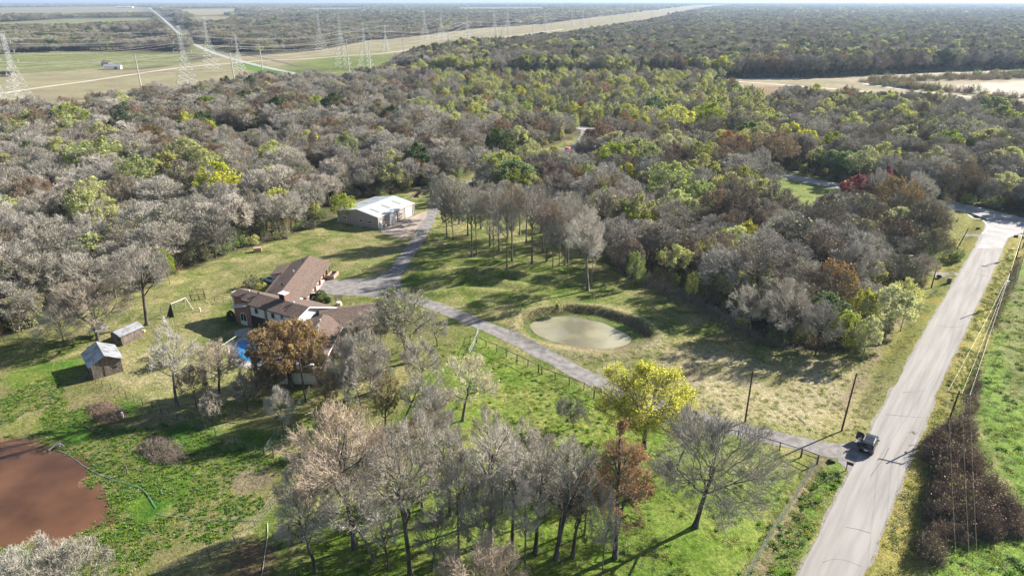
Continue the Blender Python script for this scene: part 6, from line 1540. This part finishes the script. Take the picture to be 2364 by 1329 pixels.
# white car by the garage lean-to, and other things behind it
x, y = P(628, 652); car2 = empty('white_car', (x, y, .02), math.radians(60), 'white car half hidden in the shade behind the garage wing', 'car')
mb = MB(); rounded(mb, [sec(-2.2, .4, .85, .78, .7), sec(-1.8, .3, .95, .86, .82), sec(0, .25, .97, .88, .84), sec(1.4, .28, .9, .86, .78), sec(2.15, .38, .72, .74, .62)]); mb.build('body', M['car_white'], car2)
mb = MB(); rounded(mb, [sec(-1.5, .93, 1.0, .8, .76, .03), sec(-.9, .93, 1.38, .8, .6), sec(.2, .93, 1.38, .8, .6), sec(.95, .93, .98, .8, .76, .03)]); mb.build('cabin', M['glass'], car2)
mb = MB(); mb.slab([(-.6, -.9, 1.42), (.6, -.9, 1.42), (.6, .2, 1.42), (-.6, .2, 1.42)], .04); mb.build('roof', M['car_white'], car2)
for s in (-1, 1):
    for yy in (-1.35, 1.35): wheel(car2, s * .76, yy, .32, .22)
# red truck on the far bend of the drive
x, y = P(1313, 352); tk = empty('red_truck', (x, y, .05), math.radians(-25), 'small red truck parked on the drive under the trees', 'truck')
mb = MB(); rounded(mb, [sec(-2.6, .5, 1.25, .9, .88, .05), sec(-.4, .45, 1.25, .95, .9, .06), sec(2.0, .45, 1.2, .95, .85), sec(2.7, .5, 1.05, .85, .7)]); mb.build('body', M['red_paint'], tk)
mb = MB(); rounded(mb, [sec(-.5, 1.2, 1.9, .88, .75), sec(.6, 1.2, 1.95, .88, .75), sec(1.4, 1.15, 1.25, .86, .8, .04)]); mb.build('cab', M['red_paint'], tk)
mb = MB(); mb.box((0, 1.12, 1.55), (1.4, .1, .45)); mb.build('windscreen', M['glass'], tk)
mb = MB(); mb.box((0, -1.5, 1.7), (1.75, 2.1, .9)); mb.build('cargo', mat('faded_pink', (.6, .22, .25), .7), tk)
for s in (-1, 1):
    for yy in (-1.6, 1.7): wheel(tk, s * .86, yy, .42, .28)
# small roadside things
x, y = P(2190, 655); mb = MB(); mb.box((x, y, .6), (.8, .5, 1.2), -.4); mb.box((x, y, 1.23), (.86, .56, .06), -.4); o = mb.build('utility_cabinet', mat('cabinet', (.08, .085, .08), .6)); tag(o, 'dark utility cabinet beside the field entrance culvert', 'cabinet')
x, y = P(2147, 683); x2, y2 = P(2157, 679); mb = MB(); mb.bar((x, y, .15), (x2, y2, .18), .14, 8); o = mb.build('fallen_log', M['pole_wood']); tag(o, 'short dark log lying on the right of way track', 'log')
a = P(1839, 958); b = P(1862, 980); mb = MB(); mb.bar((*a, .12), (*b, .08), .05, 6); o = mb.build('yellow_pole', M['cable_yellow']); tag(o, 'thin pale yellow pole lying on the dry grass', 'pole')
a = P(2152, 1108); b = P(2168, 1102); mb = MB(); mb.bar((*a, .2), (*b, .35), .13, 7, .1); o = mb.build('fallen_log', M['bark']); tag(o, 'pale log leaning at the foot of the bramble thicket', 'log')
for i, (u, v) in enumerate(((1919, 1068), (2258, 530), (2168, 640), (2345, 548))):
    x, y = P(u, v); mb = MB(); secs = []
    for yy in (-.25, .25): secs.append([(math.cos(2 * math.pi * k / 12) * .5, yy, .05 + math.sin(2 * math.pi * k / 12) * .4) for k in range(12)])
    v_ = []
    for s_ in secs: v_ += s_
    f = [(k, (k + 1) % 12, 12 + (k + 1) % 12, 12 + k) for k in range(12)] + [tuple(range(11, -1, -1))]
    mb.add([(p[0] + x, p[1] + y, p[2]) for p in v_], f); o = mb.build('culvert_pipe', M['dark'])
    tag(o, ['dark culvert mouth beside the drive entrance', 'dark culvert mouth by the curved white line', 'dark culvert mouth at the field entrance', 'dark culvert mouth under the junction pole'][i], 'culvert')
# irrigation pipes and sticks around the brown pool
for pts, r, m, lab, cat in (([(130, 1040), (160, 1050), (195, 1078), (225, 1095), (260, 1108), (300, 1120), (330, 1130), (345, 1150), (360, 1175)], .035, 'pipe_green', 'greenish hose curving from the brown pool over the weeds', 'hose'),
                            ([(360, 1187), (400, 1196), (470, 1202), (550, 1204), (605, 1205)], .03, 'pipe_green', 'dark hose lying straight across the weeds above the mesh fence', 'hose'),
                            ([(618, 1210), (619, 1240), (612, 1280), (605, 1329), (600, 1350)], .03, 'white', 'white hose running down to the bottom edge past the drooping tree', 'hose'),
                            ([(196, 985), (225, 998), (260, 1012)], .06, 'old_wood', 'grey pipe lying in the grass above the brown pool', 'pipe'), ([(325, 1040), (345, 1058), (358, 1070)], .06, 'old_wood', 'pale stick beside the brown bramble mound', 'stick')):
    if m == 'pipe_green' and m not in M: M[m] = mat('pipe_green', (.20, .34, .30), .5)
    mb = MB(); q = resample([P(*p) for p in pts], .8); mb.tube([(a, b, gz1(a, b) + .1) for a, b in q], r, 5); o = mb.build(cat.replace(' ', '_'), M[m]); tag(o, lab, cat)
x, y = P(284, 965); mb = MB(); mb.box((x, y, .5), (.25, .25, 1.0), .2); o = mb.build('white_marker_post', M['white']); tag(o, 'white marker post beside the reddish weeds', 'post')
x, y = P(294, 1095); e = empty('wooden_cross_post', (x, y, gz1(x, y)), 0, 'weathered post with a pale cross bar in the weeds', 'post')
mb = MB(); mb.bar((0, 0, 0), (.05, 0, 1.6), .08); mb.build('post', M['old_wood'], e); mb = MB(); mb.bar((-.7, 0, .9), (.8, .1, .85), .05); mb.build('cross_bar', M['old_wood'], e)
x, y = P(135, 1033); mb = MB(); mb.tube([(x - .9, y - .8, .05), (x - .3, y - .1, .5), (x + .3, y + .1, .6), (x + .9, y - .1, .3)], .07, 6); mb.box((x, y, .3), (.5, .3, .3)); o = mb.build('water_pump', M['galv']); tag(o, 'pale pump and pipe at the corner of the brown pool', 'pump')
# brush: bramble thicket, red brush strip, mounds
def brush(name, poly, h, dens, mats, kd='stuff', seed=1, lab=None, cat=None):
    g = np.random.default_rng(seed); x0, y0 = poly.min(0); x1, y1 = poly.max(0); n = int((x1 - x0) * (y1 - y0) * dens)
    p = g.random((n, 2)) * [x1 - x0, y1 - y0] + [x0, y0]; sd_ = sdist(poly, p[:, 0], p[:, 1]); k = sd_ > -.2; p = p[k]; sd_ = sd_[k]; n = len(p)
    top = h * np.clip(.25 + sd_ / 1.8, 0.2, 1) * (.65 + .5 * fbm(p[:, 0], p[:, 1], 2.2, 3)) * (.7 + .5 * g.random(n))
    base = np.concatenate([p, gz(p[:, 0], p[:, 1])[:, None]], 1)
    e = base + np.stack([g.normal(size=n) * .35 * h, g.normal(size=n) * .35 * h, top], 1); mid = (base + e) / 2 + g.normal(size=(n, 3)) * .2
    c = curve(base, mid, e, 4); W = [tubes(c, np.full((n, 4), .018) * [1, .8, .6, .4], 2)]
    C = np.array([0, 0, 1e3]); a2 = []
    idx = np.repeat(np.arange(n), 6); tt = .35 + .65 * g.random(len(idx)); pp, _, tn = sample(c[idx], np.full((len(idx), 4), .01), tt); e2 = pp + unit(g.normal(size=pp.shape) + [0, 0, .3]) * (.25 + .45 * g.random((len(idx), 1)))
    c2 = curve(pp, (pp + e2) / 2 + g.normal(size=pp.shape) * .05, e2, 2); W.append(tubes(c2, np.full((len(idx), 2), .013) * [1, .5], 2))
    vs = []; fs = []; o = 0
    for v, f in W: vs.append(v); fs.append(f + o); o += len(v)
    wv = np.concatenate(vs); wf = np.concatenate(fs); mid_ = (g.random(len(wf)) < .35).astype(int)
    me = mknp(name, wv, wf, [M[m] for m in mats], mid_); ob = bpy.data.objects.new(name, me); COL.objects.link(ob); tag(ob, lab, cat, kind=kd); return ob
M['bramble'] = mat('bramble', (.20, .155, .125), .9, (.29, .22, .17), .5); M['bramble2'] = mat('bramble2', (.22, .15, .10), .9); M['brush_red'] = mat('brush_red', (.34, .18, .13), .9); M['straw'] = mat('straw', (.34, .28, .15), .9)
thick = WP([(2180, 985), (2215, 975), (2240, 1000), (2250, 1060), (2262, 1100), (2310, 1150), (2362, 1200), (2380, 1240), (2280, 1250), (2180, 1262), (2160, 1310), (2125, 1300), (2120, 1260), (2140, 1200), (2150, 1140), (2165, 1080), (2130, 1060), (2150, 1010)])
BR_ = [bush_mesh('bramble_a', 61, 1.7, 2.3, 260, .16, 26, ('bramble', 'bramble2')), bush_mesh('bramble_b', 62, 1.5, 1.9, 60, .16, 26, ('twig_dim', 'bramble2')), bush_mesh('bramble_c', 63, 1.8, 2.7, 160, .18, 24, ('bramble', 'leaf_olive'))]
brs = []
for i, (u, v) in enumerate(((2200, 1120), (2240, 1180), (2190, 1030))):
    x, y = P(u, v); o = bpy.data.objects.new('bramble', BR_[i]); COL.objects.link(o); o.location = (x, y, gz1(x, y)); tag(o, kind='stuff'); brs.append([o])
def bushes(name, poly, n, seed, s0, s1, srcs, p):
    g = np.random.default_rng(seed); q = g.random((n, 2)) * (poly.max(0) - poly.min(0)) + poly.min(0); q = q[inside(poly, q[:, 0], q[:, 1])]; s = (s0 + (s1 - s0) * g.random(len(q))) * (.6 + .8 * fbm(q[:, 0], q[:, 1], 5, 2)) * np.clip(.55 + sdist(poly, q[:, 0], q[:, 1]) * .3, .5, 1)
    scatter(name, np.stack([q[:, 0], q[:, 1], gz(q[:, 0], q[:, 1]) - .1], 1), g.random(len(q)) * 6.28, np.stack([s, s, s * (.7 + .7 * g.random(len(q)))], 1), srcs, g.choice(len(srcs), len(q), p=p))
bushes('bramble_thicket', thick, 520, 3, .8, 1.4, brs, [.5, .25, .25])
brush('bramble_thicket', thick, 1.6, 12, ('bramble', 'bramble2'), seed=3)
brush('bramble_hedge', WP([(2222, 985), (2238, 905), (2252, 860), (2264, 850), (2262, 900), (2250, 960), (2238, 1000)]), 1.0, 14, ('bramble', 'straw'), seed=4)
bushes('bramble_hedge', WP([(2215, 1000), (2232, 920), (2248, 870), (2262, 870), (2262, 920), (2245, 1010)]), 150, 5, .5, .9, brs, [.3, .5, .2])
bushes('fence_scrub', WP([(2262, 860), (2275, 790), (2292, 740), (2302, 740), (2290, 800), (2272, 860)]), 26, 6, .3, .6, brs, [.2, .6, .2])
brush('fence_grass', WP([(2290, 750), (2305, 690), (2330, 640), (2350, 590), (2358, 590), (2345, 650), (2320, 700), (2300, 755)]), .8, 12, ('bramble', 'straw'), seed=5)
brush('red_brush', WP([(925, 992), (980, 945), (1040, 900), (1052, 912), (1010, 955), (945, 1002)]), .7, 16, ('brush_red', 'bramble2'), seed=6)
brush('thorn_mound', WP([(335, 1020), (375, 1010), (410, 1030), (430, 1060), (400, 1075), (350, 1065), (322, 1045)]), .9, 22, ('bramble', 'bark'), seed=7)
brush('thorn_mound', WP([(205, 935), (250, 928), (285, 950), (290, 975), (250, 985), (215, 965)]), .8, 20, ('bramble', 'brush_red'), seed=8)
brush('wood_edge_brush', WP([(1410, 590), (1450, 610), (1520, 650), (1600, 690), (1680, 735), (1760, 785), (1840, 812), (1800, 812), (1700, 775), (1600, 715), (1500, 672), (1430, 630)]), 2.0, 9, ('twig_dim', 'bramble'), seed=9)
brush('basin_brush', WP([(1990, 192), (2100, 184), (2250, 178), (2364, 174), (2500, 168), (2500, 176), (2364, 184), (2150, 192), (2100, 200), (2040, 202)]), 3.0, .5, ('leaf_olive', 'bramble'), seed=10)
g_ = np.random.default_rng(31); bp_ = WP([(1985, 190), (2110, 181), (2364, 172), (2700, 162), (2700, 172), (2364, 186), (2130, 190), (2100, 200), (2300, 222), (2364, 227), (2364, 234), (2150, 214), (2010, 200)])
q_ = g_.random((2300, 2)) * (bp_.max(0) - bp_.min(0)) + bp_.min(0); q_ = q_[inside(bp_, q_[:, 0], q_[:, 1])]; s_ = .9 + 1.1 * g_.random(len(q_))
scatter('levee_brush', np.stack([q_[:, 0], q_[:, 1], q_[:, 0] * 0], 1), g_.random(len(q_)) * 6.28, np.stack([s_, s_, s_], 1), bsrc, g_.choice(4, len(q_), p=[.25, .05, .7, .0]))
brush('bank_brush', WP([(1205, 735), (1250, 716), (1320, 709), (1390, 715), (1450, 732), (1490, 752), (1505, 772), (1490, 778), (1450, 745), (1385, 724), (1320, 718), (1255, 724), (1215, 742)], -.2), .12, 9, ('bark_dark', 'leaf_olive'), seed=12)
# grass tufts give the weeds and pasture their relief
def tuft(name, seed, r, h, n, mats):
    g = np.random.default_rng(seed); p = np.concatenate([g.normal(size=(n, 2)) * r * .5, np.zeros((n, 1))], 1); d = unit(g.normal(size=(n, 3)) * [1, 1, .3] + [0, 0, .8]); e = p + d * h * (.5 + g.random((n, 1)))
    s = unit(np.cross(d, [0, 0, 1])) * h * .22
    m_ = (p + e) / 2
    v = np.stack([p, m_ + s, e, m_ - s], 1).reshape(-1, 3); return mknp(name, v, np.arange(n * 4).reshape(-1, 4), [M[m] for m in mats], g.integers(0, len(mats), n))
M['weed'] = mat('weed', (.11, .21, .025), .7, transl=.25, jitter=.25, spec=.2); M['blade'] = mat('blade', (.20, .34, .04), .7, transl=.3, jitter=.25, spec=.2); M['hay'] = mat('hay', (.46, .40, .17), .8, transl=.25, jitter=.25, spec=.2); M['blade2'] = mat('blade2', (.32, .36, .08), .7, transl=.3, jitter=.25, spec=.2)
TU = [tuft('weed_tuft', 1, .45, .26, 60, ('weed', 'weed', 'blade')), tuft('grass_tuft', 2, .5, .18, 50, ('blade', 'blade2')), tuft('hay_tuft', 3, .5, .2, 45, ('hay', 'blade2'))]
tsrc = []
for i, (u, v) in enumerate(((240, 1000), (1300, 960), (2110, 1000))):
    x, y = P(u, v); o = bpy.data.objects.new('tuft', TU[i]); COL.objects.link(o); o.location = (x, y, gz1(x, y)); tag(o, kind='stuff'); tsrc.append([o])
def tufts(name, poly, dens, kinds_, ps, seed, thr=.0, smin=.7, smax=1.5, excl=()):
    g = np.random.default_rng(seed); x0, y0 = poly.min(0); x1, y1 = poly.max(0); n = int((x1 - x0) * (y1 - y0) * dens); p = g.random((n, 2)) * [x1 - x0, y1 - y0] + [x0, y0]
    k = inside(poly, p[:, 0], p[:, 1]) & (fbm(p[:, 0], p[:, 1], 5, 3) > thr) & (seg_dist(MAIN_ROAD, p[:, 0], p[:, 1]) > 3.6) & (seg_dist(DRIVE, p[:, 0], p[:, 1]) > 2.3) & ~inside(MUD, p[:, 0], p[:, 1])
    for e_ in excl: k &= ~inside(e_, p[:, 0], p[:, 1])
    p = p[k]; s = smin + (smax - smin) * g.random(len(p))
    scatter(name, np.stack([p[:, 0], p[:, 1], gz(p[:, 0], p[:, 1])], 1), g.random(len(p)) * 6.28, np.stack([s, s, s], 1), tsrc, g.choice(kinds_, len(p), p=ps))
tufts('weeds', WP([(-60, 900), (60, 850), (200, 875), (380, 955), (600, 1050), (680, 1065), (660, 1130), (560, 1210), (440, 1290), (300, 1350), (-60, 1350)]), 7.0, [0, 1, 2], [.55, .33, .12], 21, .47, .35, .85)
tufts('pasture_grass', WP([(1000, 790), (1100, 790), (1380, 915), (1600, 1000), (1880, 1066), (1700, 1360), (600, 1360), (760, 1230), (900, 1120), (1010, 1000)]), 2.2, [0, 1, 2], [.12, .7, .18], 22, .38, .4, 1.0)
tufts('field_grass', WP([(2190, 1350), (2180, 1270), (2364, 1250), (2400, 1200), (2300, 1050), (2260, 960), (2290, 800), (2340, 660), (2420, 640), (2500, 1350)]), 1.0, [0, 1, 2], [.1, .8, .1], 23, .3)
tufts('verge_grass', WP([(1700, 1360), (1890, 1075), (1960, 1100), (1860, 1330), (1840, 1360)]), 1.8, [0, 1, 2], [.3, .4, .3], 24, .3)
tufts('verge_grass', WP([(2000, 1360), (2130, 1040), (2200, 850), (2290, 650), (2340, 560), (2345, 640), (2270, 840), (2210, 960), (2140, 1100), (2110, 1360)]), 1.8, [0, 1, 2], [.05, .3, .65], 25, .3)
tufts('lawn_grass', WP([(1200, 700), (1500, 700), (1700, 800), (1950, 850), (2140, 700), (2200, 600), (2230, 620), (2100, 860), (2000, 1010), (1900, 1010), (1620, 960), (1400, 880), (1180, 770)]), .7, [1, 2], [.4, .6], 26, .4, .5, 1.1, (BANK,))

# ------------------------------------------------------------------ transmission line
def lattice(h, w0, arms, seed=0):
    """four legged tapering lattice tower"""
    mb = MB(); r = .13
    def half(z):
        t = z / h
        return w0 * (1 - t / .62) + w0 * .16 * (t / .62) if t < .62 else w0 * .16 * (1 - (t - .62) * .6)
    zs = [0, .09, .18, .27, .36, .45, .54, .62, .68, .74, .80, .86, .92, 1.0]
    for a, b in zip(zs[:-1], zs[1:]):
        z0, z1 = a * h, b * h; q0, q1 = half(z0), half(z1)
        c0 = [(-q0, -q0, z0), (q0, -q0, z0), (q0, q0, z0), (-q0, q0, z0)]; c1 = [(-q1, -q1, z1), (q1, -q1, z1), (q1, q1, z1), (-q1, q1, z1)]
        rr = r * (1 if a < .6 else .7)
        for i in range(4):
            j = (i + 1) % 4
            mb.bar(c0[i], c1[i], rr, 4, cap=False); mb.bar(c0[i], c1[j], rr * .55, 3, cap=False); mb.bar(c0[j], c1[i], rr * .55, 3, cap=False); mb.bar(c1[i], c1[j], rr * .6, 3, cap=False)
    am = []
    for z, L in arms:
        for s in (-1, 1):
            q = half(z * h); m2 = MB(); t = (s * L, 0, z * h)
            for yy in (-q, q): m2.bar((s * q, yy, z * h), t, r * .6, 4); m2.bar((s * q, yy, z * h + 1.6), t, r * .5, 4)
            m2.bar((s * L, 0, z * h), (s * L, 0, z * h - 2.0), .1, 5); am.append(m2)
    return mb, am
tw_a = lattice(44, 6.5, ((.66, 8.5), (.79, 7), (.92, 6))); tw_b = lattice(30, 4.2, ((.72, 5.5), (.86, 5)))
def tower(x, y, H, rz, lab, big=True, src={}):
    e = empty('lattice_tower', (x, y, 0), rz, lab, 'pylon', 'steel lattice towers along the power line corridor')
    base = 44 if big else 30; e.scale = (1, 1, H / base)
    key = big
    if key not in src:
        mb, am = (tw_a if big else tw_b); o = mb.build('tower_frame', M['steel_white'], e); src[key] = [o.data] + [m2.build('crossarm', M['steel_white'], e).data for m2 in am]
    else:
        for i, d in enumerate(src[key]):
            o = bpy.data.objects.new('tower_frame' if i == 0 else 'crossarm', d); COL.objects.link(o); o.parent = e
    return e
TW = [((-303.2, 432.7), 41.5, 1, 'white lattice tower standing nearest the left edge of the field'), ((-224.6, 491), 44, 1, 'tallest white lattice tower, right in front of the wood edge'), ((-279.7, 665.9), 46, 1, 'lattice tower standing just left of the far road crossing'),
      ((-247.3, 649), 30.5, 0, 'smaller slim lattice tower beside the far road'), ((-238.6, 902), 44, 1, 'leftmost lattice tower of the pair beyond the railway'), ((-160.6, 679), 49, 1, 'tall lattice tower right of the pair beyond the railway'),
      ((-138.8, 679), 41, 1, 'lattice tower behind two steel poles on the green field'), ((-157.3, 902), 31, 0, 'slim lattice tower beside the pale dirt area'), ((-140, 1171), 44, 1, 'left lattice tower of the distant pair above the dirt area'),
      ((-109.8, 1133), 41, 1, 'right lattice tower of the distant pair above the dirt area'), ((-64.4, 1055), 38, 1, 'lattice tower in the middle of the corridor right of the rusty tree'), ((-29.9, 1240), 44, 1, 'distant lattice tower left of the corridor bend'),
      ((-8.1, 1366), 45, 1, 'distant lattice tower right of the corridor bend'), ((64.2, 1420), 43, 1, 'distant lattice tower over the edge of the mature wood'), ((-293.4, 402), 31, 0, 'lattice tower cut by the left edge of the photograph')]
for (u, v, vt) in ((1320, 62, 22), (1345, 72, 25), (1385, 52, 16), (1413, 56, 18), (1460, 42, 13), (1505, 42, 12), (1560, 34, 10), (1600, 28, 8), (1640, 24, 7)):
    x, y = P(u, v); TW.append(((x, y), 40, 1, 'far off lattice tower in the row running to the horizon'))
for (p, H, big, lab) in TW: tower(p[0], p[1], H, math.radians(-25), lab, bool(big))
# cable lines through the towers
def chain(ps, H, arms, rz, lab, r, strands):
    for zf, L in arms:
        for s in (-1, 1):
            mb = MB(); o = (math.cos(rz) * L * s, math.sin(rz) * L * s)
            for (a, ha), (b, hb) in zip(ps[:-1], ps[1:]):
                A_ = np.array([a[0] + o[0], a[1] + o[1], ha * zf - 2]); B_ = np.array([b[0] + o[0], b[1] + o[1], hb * zf - 2]); D = B_ - A_; ln = np.linalg.norm(D); sag = min(9, ln * .028)
                pr = np.array([-D[1], D[0], 0]) / ln
                for o1, o2 in ([(0, 0)] if strands == 1 else [(-.25, 0), (.25, 0)]):
                    pts = [A_ + D * t + pr * o1 + np.array([0, 0, -4 * sag * t * (1 - t)]) for t in np.linspace(0, 1, 11)]
                    mb.tube(pts, r, 3)
            ob = mb.build('power_cable', M['cable']); tag(ob, lab, 'cable', lab)
rzt = math.radians(-25); AR = ((.66, 8.5), (.79, 7), (.92, 6))
def ext(u, v): return P(u, v)
chain([((-420, 355), 42), ((-303.2, 432.7), 41.5), ((-224.6, 491), 44), ((-138.8, 679), 41), ((-64.4, 1055), 38), ((64.2, 1420), 43), ((330, 2200), 42), ((700, 3400), 42)], 44, AR, rzt, 'pale cables strung along the nearest row of lattice towers', .05, 2)
chain([((-440, 480), 44), ((-279.7, 665.9), 46), ((-160.6, 679), 49), ((-109.8, 1133), 41), ((-8.1, 1366), 45), ((260, 2250), 44), ((640, 3400), 42)], 44, AR, rzt, 'pale cables strung along the middle row of lattice towers', .05, 1)
chain([((-470, 600), 44), ((-238.6, 902), 44), ((-140, 1171), 44), ((-29.9, 1240), 44), ((210, 2300), 44), ((560, 3400), 42)], 44, AR, rzt, 'pale cables strung along the farthest row of lattice towers', .05, 1)
chain([((-400, 400), 30), ((-247.3, 649), 30.5), ((-157.3, 902), 31), ((0, 1300), 31), ((280, 2100), 31)], 30, ((.72, 5.5), (.86, 5)), rzt, 'thin cables on the smaller lattice towers', .06, 1)
PO = [(330, 222, 27), (543, 200, 24), (608, 176, 24), (806, 165, 26.5), (855, 158, 24), (933, 142, 27), (997, 118, 17), (1036, 120, 24), (1145, 98, 26), (1158, 90, 24), (1230, 82, 22), (1272, 80, 23), (1360, 64, 23), (1302, 70, 22), (1340, 62, 23), (1450, 50, 22)]
for u, v, H in PO:
    x, y = P(u, v); e = empty('steel_pole', (x, y, 0), rzt, 'tall slim steel monopole on the power line field', 'power pole', 'steel monopoles along the power line corridor')
    if (u, v) == (330, 222): e['label'] = 'steel monopole standing alone left of the tallest tower'; 
    if (u, v) == (543, 200): e['label'] = 'steel monopole nearest the far road on its left side'
    if (u, v) == (806, 165): e['label'] = 'steel monopole left of the tower on the green field'
    mb = MB(); mb.bar((0, 0, 0), (0, 0, H), .55, 8, .3); mb.build('pole_shaft', M['steel_pole'], e)
    for k in range(3):
        s = (-1, 1, -1)[k]; mb = MB(); mb.bar((0, 0, H - 1 - k * 3), (s * 2.2, 0, H - .7 - k * 3), .1, 5); mb.build('davit_arm', M['steel_pole'], e)
def polechain(idx, lab):
    pts = [(P(PO[i][0], PO[i][1]), PO[i][2]) for i in idx]; a, b = pts[0], pts[1]
    pts = [((a[0][0] - (b[0][0] - a[0][0]) * 1.5, a[0][1] - (b[0][1] - a[0][1]) * 1.5), a[1])] + pts
    for k in range(3):
        mb = MB(); s = (-1, 1, -1)[k]
        for (p, ha), (q, hb) in zip(pts[:-1], pts[1:]):
            A_ = np.array([p[0] + s * 2, p[1] - s * .9, ha - .8 - k * 3]); B_ = np.array([q[0] + s * 2, q[1] - s * .9, hb - .8 - k * 3]); D = B_ - A_; ln = np.linalg.norm(D)
            mb.tube([A_ + D * t + np.array([0, 0, -4 * ln * .02 * t * (1 - t)]) for t in np.linspace(0, 1, 9)], .05, 3)
        o = mb.build('power_cable', M['cable']); tag(o, lab, 'cable', lab)
polechain([0, 1, 3, 5, 7, 8], 'thin cables strung along the nearer row of steel monopoles'); polechain([2, 4, 6, 9, 10], 'thin cables strung along the farther row of steel monopoles')
# farmstead beyond the field
def barn(u, v, w, l, h, rz, roofm, wallm, name, lab, cat='building'):
    x, y = P(u, v); e = empty(name, (x, y, 0), rz, lab, cat)
    mb = MB(); mb.box((0, 0, h / 2), (l, w, h)); mb.build('wall', M[wallm], e)
    for s in (-1, 1):
        q = [(-l / 2 - .4, 0, h * 1.45), (l / 2 + .4, 0, h * 1.45), (l / 2 + .4, s * (w / 2 + .5), h * .95), (-l / 2 - .4, s * (w / 2 + .5), h * .95)]; mb = MB(); mb.slab(q[::-1] if s > 0 else q, .15); mb.build('roof', M[roofm], e)
    mb = MB(); mb.box((l * .2, -w / 2 - .05, h * .4), (2.5, .1, h * .7)); mb.build('door', M['dark'], e)
    return e
barn(262, 162, 7, 14, 3.2, .3, 'tin', 'white', 'farm_house', 'long low white farm building beyond the power line field', 'house'); barn(20, 178, 6, 9, 3, .1, 'dark', 'old_wood', 'farm_shed', 'dark farm shed behind the left edge tower', 'shed')
barn(112, 84, 12, 20, 5, .4, 'tin', 'trim', 'farm_barn', 'pale roofed barn among the far trees on the left', 'barn'); barn(18, 98, 10, 14, 4, .2, 'tin', 'white', 'farm_barn', 'small pale barn among trees at the far left edge', 'barn')
barn(248, 153, 6, 8, 3, -.2, 'dark', 'old_wood', 'farm_shed', 'dark roofed shed left of the long white farm building', 'shed')
for k, (u, v) in enumerate(((288, 20), (300, 20), (278, 20))): barn(u, v + .5, 30, 50, 9, .1 * k, 'trim', 'white', 'far_farm_building', ['middle', 'right', 'left'][k] + ' pale building of the group at the far end of the long straight road')
cow = None
for i, (u, v) in enumerate(((22, 55), (60, 54), (75, 53), (84, 54), (91, 53), (113, 53), (122, 53), (134, 52), (138, 52), (165, 53))):
    x, y = P(u, v); e = empty('cow', (x, y, 0), i * 1.3, 'dark cow grazing in the far pasture at the upper left', 'cow', 'dark cattle grazing in the far pasture')
    if cow is None:
        mb = MB(); loft_limb(mb, [(-1.2, 0, 1.15, .15, .2), (-1.0, 0, 1.1, .38, .4), (0, 0, 1.0, .42, .48), (.8, 0, 1.05, .38, .42), (1.2, 0, 1.1, .22, .28), (1.55, 0, .8, .15, .17), (1.85, 0, .45, .1, .12)])
        for lx in (-.85, .8):
            for ly in (-.22, .22): mb.bar((lx, ly, .8), (lx, ly, 0), .12, 6, .06)
        mb.tube([(-1.2, 0, 1.3), (-1.35, 0, .6)], .04, 4); cow = mb.build('body', M['black_paint'], e).data
    else: o = bpy.data.objects.new('body', cow); COL.objects.link(o); o.parent = e

# ------------------------------------------------------------------ haze
hz = MB(); hz.add([(-20000, -3000, -6), (20000, -3000, -6), (20000, 26000, -6), (-20000, 26000, -6), (-20000, -3000, 75), (20000, -3000, 75), (20000, 26000, 75), (-20000, 26000, 75)], [(0, 3, 2, 1), (4, 5, 6, 7), (0, 1, 5, 4), (1, 2, 6, 5), (2, 3, 7, 6), (3, 0, 4, 7)])
hm = bpy.data.materials.new('haze'); hm.use_nodes = True; hn = hm.node_tree.nodes; hn.remove(hn['Principled BSDF']); vo = hn.new('ShaderNodeVolumePrincipled'); vo.inputs['Color'].default_value = (.55, .72, 1, 1); vo.inputs['Density'].default_value = .000085; vo.inputs['Anisotropy'].default_value = .2
hm.node_tree.links.new(vo.outputs[0], hn['Material Output'].inputs['Volume'])
o = hz.build('haze', hm); o['kind'] = 'stuff'
print('objects', len(COL.objects))
